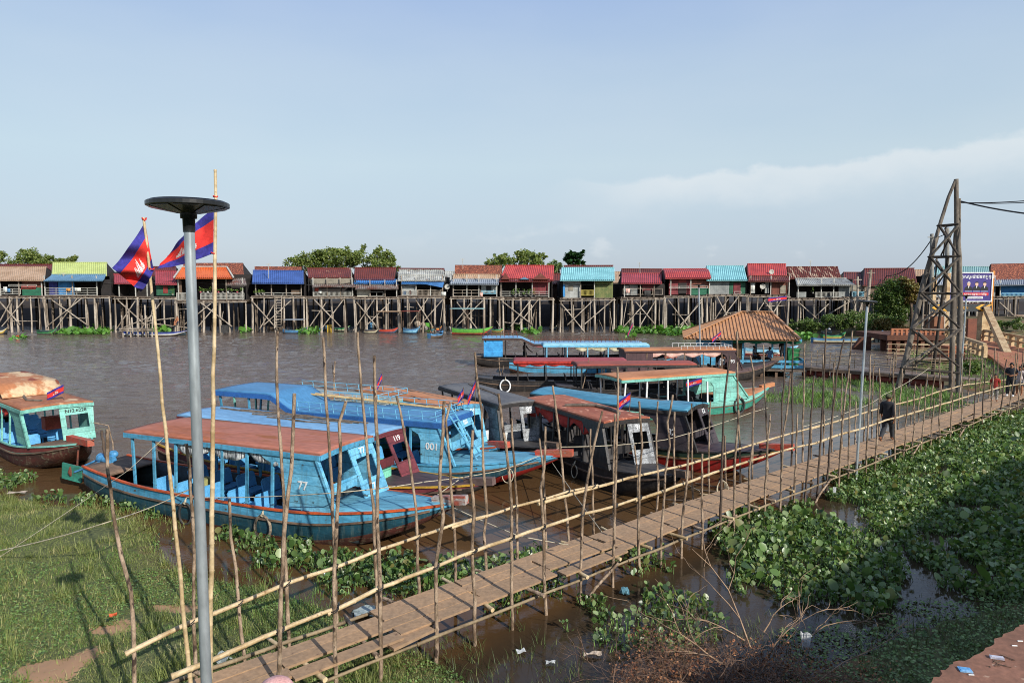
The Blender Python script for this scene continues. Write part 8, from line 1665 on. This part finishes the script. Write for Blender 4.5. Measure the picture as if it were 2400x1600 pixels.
# grass standing in shallow water near the bridge start and along the dark right-hand bank
def water_grass(P, dens, h, mat, name, label, w_=.011, seed=0, thr=.5, lean=.45, z=None):
    x, y = fill(P, dens, seed=seed, thr=thr); k = vnoise(x, y, 1.8, seed + 40) > .35; x, y = x[k], y[k]
    blades(name, x, y, np.maximum(ground_z(x, y), -.05) if z is None else np.full(len(x), z), h * RNG.uniform(.4, 1.3, len(x)) * (.5 + vnoise(x, y, .9, seed + 50)), w_, mat, label, lean)
water_grass(poly_px([(560, 1400), (700, 1390), (820, 1410), (900, 1440), (1000, 1440), (1080, 1490), (1200, 1470), (1300, 1500), (1420, 1540), (1450, 1700), (900, 1700), (500, 1700), (480, 1450)]), 330, .2, GRD, 'shallow_water_grass', 'dark thin grass growing in the shallows under the start of the footbridge', seed=2)
water_grass(poly_px([(480, 1340), (560, 1340), (700, 1370), (800, 1400), (760, 1450), (600, 1480), (480, 1420)]), 300, .22, GRG, 'shallow_water_grass', 'green grass tufts at the muddy edge left of the footbridge', seed=12)
water_grass(poly_px([(1800, 1440), (1950, 1445), (2080, 1450), (2150, 1420), (2300, 1400), (2420, 1380), (2600, 1360), (2500, 1480), (2200, 1640), (1850, 1700), (1750, 1560)]), 360, .2, GRD, 'marsh_grass', 'dark wet grass along the shaded bank at the lower right', seed=4, thr=.2)
water_grass(poly_px([(2150, 1340), (2280, 1390), (2420, 1350), (2420, 1420), (2150, 1440), (1980, 1450)]), 160, .16, GRD, 'marsh_grass', 'thin grass spread over the shaded shallow water at the lower right', seed=6, thr=.2)
x, y = fill(poly_px([(1850, 1500), (2080, 1450), (2300, 1400), (2600, 1360), (2500, 1480), (2200, 1640), (1850, 1700)]), 420, seed=8, thr=.1); n = len(x); Rr, _ = rots(n, 0, .8)
tag(scatter('marsh_leaves', BV, BF, np.stack([x, y, np.maximum(ground_z(x, y), 0) + RNG.uniform(0, .09, n)], 1), Rr, RNG.uniform(.02, .07, n), CRP), 'small leaved weeds over the shaded bank at the lower right', kind='stuff')
for i, (P, lab) in enumerate([([(1870, 935), (1930, 918), (2000, 925), (2050, 945), (1960, 962), (1890, 955)], 'tuft of grass in the water right of the turquoise boat'), ([(1780, 925), (1850, 905), (1920, 915), (1960, 940), (1880, 950), (1800, 942)], 'grass island beside the turquoise boat bow'),
                   ([(1860, 895), (1960, 888), (2060, 900), (2180, 915), (2260, 930), (2240, 950), (2120, 940), (2000, 918), (1880, 908)], 'low grass strip in the water in front of the pontoon drums'), ([(2060, 915), (2180, 925), (2300, 950), (2280, 975), (2160, 965), (2080, 940)], 'weedy strip at the foot of the lattice tower'),
                   ([(340, 1215), (425, 1200), (440, 1240), (430, 1265), (380, 1250), (350, 1235)], 'small grass tussock by the hull of the red roofed boat')]):
    water_grass(poly_px(P), 240 if i == 4 else 130, .3 if i < 4 else .3, GRG if i < 4 else GR, 'water_grass', lab, .03 if i < 4 else .012, seed=60 + i, thr=.2, z=.0)
n = 9000; x = RNG.uniform(26, 46, n); y = RNG.uniform(36, 62, n); k = (ground_z(x, y) > .05) & (x < y * .78 + 2); blades('landing_grass', x[k], y[k], ground_z(x, y)[k], RNG.uniform(.1, .4, int(k.sum())), .05, GRG, 'green grass on the right-hand landing around the lattice tower')
# ---- trees
BARK = pm('bark', '6a5a48', '473b30', 3, .4, .6, .95, .5)
LFA = leafmat('bamboo_leaf', ['566a30', '72843c', '88944c', '5f7434', '989c5a', '4c5e2c'], .5, .3); LFB = leafmat('dark_tree_leaf', ['24421c', '30542a', '3a6030', '1e3818'], .45, .2); LFC = leafmat('bush_leaf', ['465f2c', '5b7434', '72884a', '3a5024', '8c985a'], .5, .25); LFR = leafmat('reddish_bush_leaf', ['6c6a34', '8a7440', '7a6038', '5c6a30'], .5, .2)
def tree(label, base, blobs, nleaf, size, leaf, name='tree', cat='tree', group=None, trunk=.25, seed=0, tilt=(0, 1.5)):
    t = thing(name, label, cat, base, 0, group); rg_ = np.random.default_rng(seed); b0 = Vector(base)
    m = MB(); cen = sum((Vector(b[:3]) for b in blobs), Vector()) / len(blobs)
    fork = Vector((cen.x * .3, 0, cen.z * .45)); m.tube([(0, 0, -.3), fork * .5 + Vector((.05, 0, 0)), fork], [trunk, trunk * .85, trunk * .7], 8)
    for b in blobs: c = Vector(b[:3]); m.tube([fork, fork.lerp(c, .5) + Vector((.1, 0, .1)), c], [trunk * .5, trunk * .3, trunk * .08], 6)
    m.build('trunk', BARK, t)
    vol = np.array([b[3] ** 2 for b in blobs]); pr = vol / vol.sum(); idx = rg_.choice(len(blobs), nleaf, p=pr)
    d = rg_.normal(size=(nleaf, 3)); d /= np.linalg.norm(d, axis=1)[:, None]; r = rg_.uniform(.25, 1.0, nleaf) ** .55
    B = np.array([b[:4] for b in blobs]); el = np.array([b[4] if len(b) > 4 else .8 for b in blobs])
    # leaves gather in clusters so gaps stay between them
    ncl = max(8, nleaf // 26); cl = rg_.normal(size=(ncl, 3)); cl /= np.linalg.norm(cl, axis=1)[:, None]; cr_ = rg_.uniform(.3, 1.25, ncl) ** .6; ci = rg_.choice(len(blobs), ncl, p=pr)
    C = B[ci, :3] + cl * (cr_ * B[ci, 3])[:, None] * np.stack([np.ones(ncl), np.ones(ncl), el[ci]], 1)
    k = rg_.integers(0, ncl, nleaf); P = C[k] + rg_.normal(size=(nleaf, 3)) * (B[ci[k], 3] * .15)[:, None]
    R_, _ = rots(nleaf, *tilt); s_ = rg_.uniform(size * .6, size * 1.4, nleaf)
    scatter('crown', BV, BF, P, R_, s_, leaf, parent=t); return t
def blobs_px(specs, Y, base):
    out = []
    for px, py, rpx in specs: p = D(px, py, Y) - Vector(base); out.append((p.x, 0, p.z, rpx / F * Y, .9))
    return out
def far_tree(label, specs, Y, n, size, leaf, seed, group='trees rising behind the stilt houses', tilt=(0, 1.5)):
    cx = sum(s_[0] for s_ in specs) / len(specs); b = D(cx, 690, Y); b.z = 3.6
    bl = blobs_px(specs, Y, b); rg_ = random.Random(seed); bl = [(x, y + rg_.uniform(-2.5, 2.5), z, r, e) for x, y, z, r, e in bl]
    return tree(label, b, bl, n, size, leaf, group=group, seed=seed, tilt=tilt)
far_tree('rounded feathery tree clump at the far left behind the tan and dark red roofs', [(15, 604, 14), (40, 603, 17), (58, 600, 12), (85, 600, 17), (95, 612, 14), (120, 612, 14), (30, 618, 18), (70, 620, 20), (110, 622, 14), (5, 615, 14)], 118, 7920, .23, LFA, 1)
far_tree('small sprig of feathery tree left of the lime green roof', [(150, 608, 10), (140, 613, 9), (162, 612, 6)], 118, 1320, .23, LFA, 2)
far_tree('low left part of the large bamboo clump behind the rust red roofs', [(690, 617, 14), (705, 612, 15), (720, 608, 14), (735, 618, 16), (712, 622, 18)], 117, 4400, .23, LFA, 3)
far_tree('tall middle part of the large bamboo clump, with the topmost sprig', [(748, 604, 16), (760, 596, 13), (778, 592, 12), (780, 610, 17), (800, 600, 14), (815, 592, 13), (820, 607, 18), (845, 590, 8), (850, 578, 6), (840, 604, 16), (800, 618, 20), (765, 620, 18)], 119, 10120, .23, LFA, 4)
far_tree('right part of the large bamboo clump ending above the pale striped roof', [(862, 604, 14), (880, 590, 11), (885, 582, 7), (882, 608, 15), (905, 602, 14), (910, 612, 13), (920, 622, 10), (890, 622, 18), (860, 622, 16), (930, 630, 8)], 118, 6600, .23, LFA, 5)
far_tree('feathery clump left of the bright red roof', [(1150, 612, 10), (1165, 606, 11), (1180, 604, 11), (1195, 612, 13), (1172, 618, 16), (1145, 620, 10)], 117, 3300, .23, LFA, 6)
far_tree('round feathery tree above the bright red roof', [(1213, 596, 9), (1225, 602, 14), (1240, 600, 13), (1255, 604, 12), (1265, 610, 10), (1275, 601, 7), (1235, 616, 18), (1215, 614, 14), (1258, 620, 14)], 118, 5280, .23, LFA, 7)
far_tree('low bush between the bright red and pale cyan roofs', [(1295, 625, 13), (1303, 632, 12), (1288, 635, 10), (1310, 622, 8)], 112, 1980, .23, LFC, 8)
far_tree('small dark broad leaved tree above the pale cyan roof', [(1333, 601, 9), (1345, 598, 9), (1357, 598, 8), (1362, 608, 10), (1330, 612, 9), (1345, 612, 14), (1368, 616, 6), (1350, 622, 10)], 115, 1100, .5, LFB, 9, tilt=(0, .8))
b = D(2095, 762, 84); b.z = .9
tree('leafy round green tree on the weedy bank in front of the large brown roof', b, blobs_px([(2070, 690, 22), (2095, 672, 22), (2118, 690, 20), (2085, 715, 24), (2110, 722, 20), (2060, 712, 14), (2098, 745, 22)], 84, b), 11000, .19, LFC, seed=10)
b = D(2138, 740, 83); b.z = 1.5
tree('reddish bush right of the round green tree', b, blobs_px([(2128, 668, 14), (2142, 680, 13), (2135, 700, 13), (2120, 658, 8)], 83, b), 3200, .19, LFR, seed=11)
def bush(label, px, py, Y, r, n, size, leaf, seed, name='bush'):
    b = D(px, py, Y); rg_ = random.Random(seed); bl = [(rg_.uniform(-r, r), rg_.uniform(-.6, .6) * r, rg_.uniform(.2, .8) * r * .8, r * rg_.uniform(.35, .55), .8) for _ in range(7)]
    return tree(label, b, bl, int(n * 2.4), size * .6, leaf, name, 'bush', 'bushes along the weedy bank', .06, seed)
bush('pale weedy bush left end of the bank beside the white sampan', 1905, 775, 86, 1.5, 900, .28, LFC, 20); bush('green bush below the white balustraded house', 1965, 768, 85, 1.8, 1100, .28, LFC, 21); bush('dark green bush right of the white balustraded house stilts', 2000, 762, 85, 1.9, 1200, .26, LFC, 22)
bush('tangled bush below the round green tree', 2045, 772, 82, 2.0, 1400, .26, LFC, 23); bush('tangled bush right below the reddish bush', 2090, 775, 81, 1.7, 1100, .26, LFR, 24); bush('bush by the end of the concrete balustrade', 2075, 752, 84, 1.4, 800, .26, LFC, 25); bush('weeds behind the flag of the floating house', 1880, 778, 88, 1.4, 800, .28, LFC, 26)
bush('small weed clump under the old tiled house at the right', 2345, 780, 75, 1.6, 900, .26, LFC, 27); bush('bush beside the ramp balustrade', 2300, 870, 46, .9, 600, .2, LFC, 28)
# ---- dead brush at the bottom: twigs and dry leaves
TWG = pm('dry_twigs', '7a5f4c', '4f3c30', 5, rnd=.3); TWR = pm('pale_dry_branch', 'a08468', '6f5a48', 4, rnd=.2); DRY = leafmat('dry_leaf', ['7a4a2e', '9a6240', 'b8855c', '5c3522', '42291e'], .7, .15)
t = thing('dead_brush', 'heap of dead brown brush with dry leaves in the shallows at the bottom', 'dead brush', W(1650, 1540, 0)); o = t.location; rg = random.Random(9)
def twig(mb, p, d, L_, r, depth):
    p = Vector(p); pts = [p]; d = Vector(d).normalized()
    for i in range(4):
        d = (d + Vector((rg.uniform(-.35, .35), rg.uniform(-.35, .35), rg.uniform(-.3, .25)))).normalized(); pts.append(pts[-1] + d * L_ / 4)
        if depth > 0 and rg.random() < .8: twig(mb, pts[-1], (d + Vector((rg.uniform(-.9, .9), rg.uniform(-.9, .9), rg.uniform(-.5, .7)))), L_ * .6, r * .6, depth - 1)
    mb.tube(pts, [r * (1 - .17 * i) for i in range(5)], 4, cap=False)
m = MB(); bushP = [W(*p, .1) for p in [(1430, 1590), (1490, 1545), (1600, 1530), (1700, 1540), (1800, 1565), (1900, 1600), (2050, 1630), (2000, 1750), (1400, 1780), (1430, 1620)]]
xs = [p.x for p in bushP]; ys = [p.y for p in bushP]; c_ = 0
while c_ < 330:
    x, y = rg.uniform(min(xs), max(xs)), rg.uniform(min(ys), max(ys))
    if not inpoly(np.array([x]), np.array([y]), bushP)[0]: continue
    twig(m, Vector((x, y, rg.uniform(-.05, .35))) - o, (rg.uniform(-1, 1), rg.uniform(-1, 1), rg.uniform(-.1, .6)), rg.uniform(.35, .75), rg.uniform(.005, .010), 2); c_ += 1
m.build('twigs', TWG, t)
m = MB()
for px, py, dx, dy, dz, L_ in ((1760, 1520, -.25, .3, 1.2, 1.9), (1800, 1540, .3, .1, 1.0, 1.1), (1745, 1500, -.7, .2, .6, .9), (1790, 1480, .5, .2, .7, .7), (1700, 1560, -.8, .1, .3, 1.2), (1820, 1560, .9, -.1, .2, 1.1), (1880, 1500, .8, -.2, .2, .9), (1900, 1610, .9, .1, .25, 1.3)): twig(m, W(px, py, .25) - o, (dx, dy, dz), L_, .016, 2)
m.build('branches', TWR, t)
x, y = fill(bushP, 1900, seed=3, thr=.2); n = len(x); Rr, _ = rots(n, 0, 1.4); lv = scatter('dry_leaves', BV, BF, np.stack([x - o.x, y - o.y, RNG.uniform(.02, .5, n) * (.4 + vnoise(x, y, 1.2, 3))], 1), Rr, RNG.uniform(.018, .045, n), DRY, parent=t); lv['kind'] = 'stuff'
# sunken twig raft by the boats
t = thing('driftwood', 'loose dark sticks floating beside the footbridge near the boat numbered 82', 'driftwood', W(1670, 1165, .03)); o = t.location; m = MB()
for px, py, ex, ey in ((1630, 1132, 1740, 1155), (1635, 1147, 1745, 1163), (1640, 1158, 1725, 1170), (1560, 1170, 1700, 1182), (1685, 1120, 1770, 1140)): m.tube([W(px, py, .03) - o, W((px + ex) / 2, (py + ey) / 2 - 2, .05) - o, W(ex, ey, .03) - o], .025, 6)
m.build('stick', POLED, t)
WGR = pm('grey_white_plastic', 'bcbfbe', 'a2a5a4', 5)
# ---- litter
def litter(name, label, p, size, mat, rz=0, seed=0, group='litter'):
    rr = random.Random(seed); m = MB(); a, b, c = size
    m.grid(lambda u, v: ((u - .5) * a + rr.uniform(-.1, .1) * a * .4, (v - .5) * b + rr.uniform(-.1, .1) * b * .4, c * (.5 + .5 * math.sin(u * 6 + v * 5 + seed)) + rr.uniform(0, .2) * c), 6, 5, 0, .01, False)
    o = m.build(name, mat); o.location = p; o.rotation_euler = (0, 0, rz); return tag(o, label, 'litter', group)
litter('plastic_bag', 'white plastic bag caught in the dead brush', W(1888, 1520, .42), (.11, .14, .24), WGR, .4, 2); litter('paper_scrap', 'square white scrap floating under the footbridge', W(1221, 1526, .03), (.15, .11, .03), WGR, .3, 3)
litter('plastic_bottle_wrap', 'small white wrapper floating right of the square scrap', W(1290, 1553, .03), (.15, .06, .04), WGR, 0, 4); litter('polystyrene_piece', 'brownish white bent piece floating near the dead brush', W(1388, 1534, .03), (.3, .08, .05), pm('dirty_foam', 'b0a090', '8f8070', 6), .1, 5)
litter('plastic_sheet', 'pale plastic sheet in shallow water under the planks', W(860, 1435, .02), (.5, .4, .05), pm('cloudy_plastic', '9aa4a0', '8a948f', 4, rough=.3), .3, 6); litter('plastic_bag', 'crumpled clear bag on the grass beside the footbridge start', W(520, 1550, .32), (.25, .2, .12), pm('cloudy_plastic', '9aa4a0', '8a948f', 4, rough=.3), 0, 7)
litter('paper_scrap', 'white scrap on the grass behind the footbridge rail', W(757, 1350, .05), (.16, .14, .08), WHT, 0, 8); litter('wood_scrap', 'tiny orange brown scrap on the grassy bank', W(265, 1443, .42), (.12, .05, .05), ORL, .6, 9); litter('floating_debris', 'pale flat piece floating beside the left turquoise boat', W(40, 1154, .03), (.5, .18, .03), pm('dirty_foam', 'b0a090', '8f8070', 6), .1, 10)
litter('plastic_shard', 'pale blue shard standing out of the water under the footbridge', W(1463, 1392, .03), (.16, .16, .12), pm('pale_blue_plastic', '6a9aa8', '5a8896', 4, rough=.3), .5, 12); litter('plastic_bag', 'white rag hanging from a pole over the open water patch', D(1955, 1165, 19.5), (.07, .04, .28), WHT, 0, 13)
# ---- concrete path on the lower right with its litter
t = thing('concrete_path', 'dusty brown concrete path with ragged edge at the lower right corner', 'path'); t['kind'] = 'structure'; del t['category']
PZ = 2.5; E_ = [W(2040, 1690, PZ), W(2180, 1600, PZ), W(2205, 1575, PZ), W(2240, 1552, PZ), W(2290, 1535, PZ), W(2330, 1500, PZ), W(2370, 1480, PZ), W(2400, 1462, PZ), W(2470, 1420, PZ), W(2700, 1300, PZ)]
rr = random.Random(5); EE = []
for a, b in zip(E_, E_[1:]):
    for i in range(6): EE.append(a.lerp(b, i / 6) + Vector((rr.uniform(-.02, .02), rr.uniform(-.02, .02), 0)))
EE.append(E_[-1]); far = [Vector((EE[-1].x + 2, EE[-1].y - 5, PZ)), Vector((9, 1.0, PZ)), Vector((2.5, 1.0, PZ))]
PATHM = pm('dusty_brown_concrete', '8f6450', '7a5644', 1.6, .4, .62, .95, .35, speck=('a88a74', 6, .66))
m = MB(); m.prism(EE[::-1] + far[::-1], (0, 0, -2.2)); m.build('slab', PATHM, t)
rr = random.Random(15); q = MB()
for i in range(70):
    c = EE[0].lerp(EE[-1], rr.random()) + Vector((rr.uniform(.0, .9), -rr.uniform(.1, 1.2), 0)); s_ = rr.uniform(.006, .022); q.ball(c + Vector((0, 0, s_ * .3)), s_, s_ * .8, s_ * .5, 6)
st_ = q.build('pebbles', pm('pale_grit', 'b0a294', '5a4a40', 40, rnd=.4)); tag(st_, 'scattered grit on the concrete path', kind='stuff')
def box_litter(name, label, px, py, sx, sy, sz, mat, rz):
    p = W(px, py, PZ + .002); m = MB(); m.box(-sx, sx, -sy, sy, 0, sz); m.box(-sx * .8, sx * .8, -sy * .7, sy * .7, sz, sz + .003); o = m.build(name, mat); o.location = p; o.rotation_euler = (0, 0, rz); tag(o, label, 'litter', 'litter on the path')
box_litter('crushed_packet', 'light blue crushed packet on the concrete path', 2262, 1570, .055, .042, .012, pm('light_blue_packet', '5f9fd0', '8fb8d8', 6), -.25); box_litter('crushed_packet', 'white and grey crushed packet on the concrete path', 2336, 1542, .06, .022, .02, pm('white_packet', 'c4c4d0', '8f8fa0', 8), -.3)
m = MB()
for i in range(22): a = W(2330 + rr.uniform(-14, 20), 1553 + rr.uniform(-6, 8), PZ) ; m.bar(a, a + Vector((rr.uniform(-.07, .07), rr.uniform(-.04, .04), .006)), .006)
tag(m.build('twig_litter', TWG), 'small heap of dark twigs beside the white packet', kind='stuff')
m = MB(); a = W(2345, 1533, PZ + .01); m.tube([a, W(2378, 1546, PZ + .012)], .006, 5); tag(m.build('stick', TWG), 'thin dark stick lying on the concrete path', 'stick')
for k, (px, py, lab) in enumerate(((2372, 1512, 'white stub nearest the right edge on the path'), (2385, 1501, 'white stub beside the dark leaf litter on the path'), (2270, 1580, 'pair of pale sticks by the blue packet'))):
    m = MB(); a = W(px, py, PZ + .006); m.tube([a, a + Vector((.05, -.004, 0))], .006, 7); tag(m.build('cigarette_stub', WHT), lab, 'litter', 'litter on the path')
# ---- what stands behind the viewpoint and throws shade over the lower right: a tall tree and an unseen house added and shaped for its shadow
b = Vector((16.5, -7.0, 2.5))
rg_ = random.Random(3)
bl = [(rg_.uniform(-3.6, 3.6), rg_.uniform(-3.0, 2.5), rg_.uniform(4.5, 8.5), rg_.uniform(1.2, 2.1), .8) for _ in range(12)]
tree('large spreading shade tree behind the viewpoint', b, bl, 6000, .38, LFB, trunk=.35, seed=44)

t = thing('shade_casting_house', 'unseen three storey flat roofed house added behind the viewpoint to cast shade', 'house', (18.2, -4.2, 0), math.atan2(9.7, 10.8)); WL = pm('rendered_wall', 'c8b99a', 'a89a7e', 1.5)
m = MB(); m.box(0, 16, -11, 0, 1.0, 12.0); m.box(-.25, 16.25, -11.25, .25, 12.002, 12.3); m.build('wall', WL, t)
for fl in range(3):
    for k in range(5): m = MB(); m.box(1.2 + k * 3, 2.6 + k * 3, .0, .08, 2.6 + fl * 2.9, 4.2 + fl * 2.9); f_ = m.build('window', pm('window_glass_dark', '2c363c', '20282c', 4, rough=.1), t); m = MB(); m.bar((1.2 + k * 3, .1, 2.55 + fl * 2.9), (2.6 + k * 3, .1, 2.55 + fl * 2.9), .16, .08); m.build('sill', WL, f_)
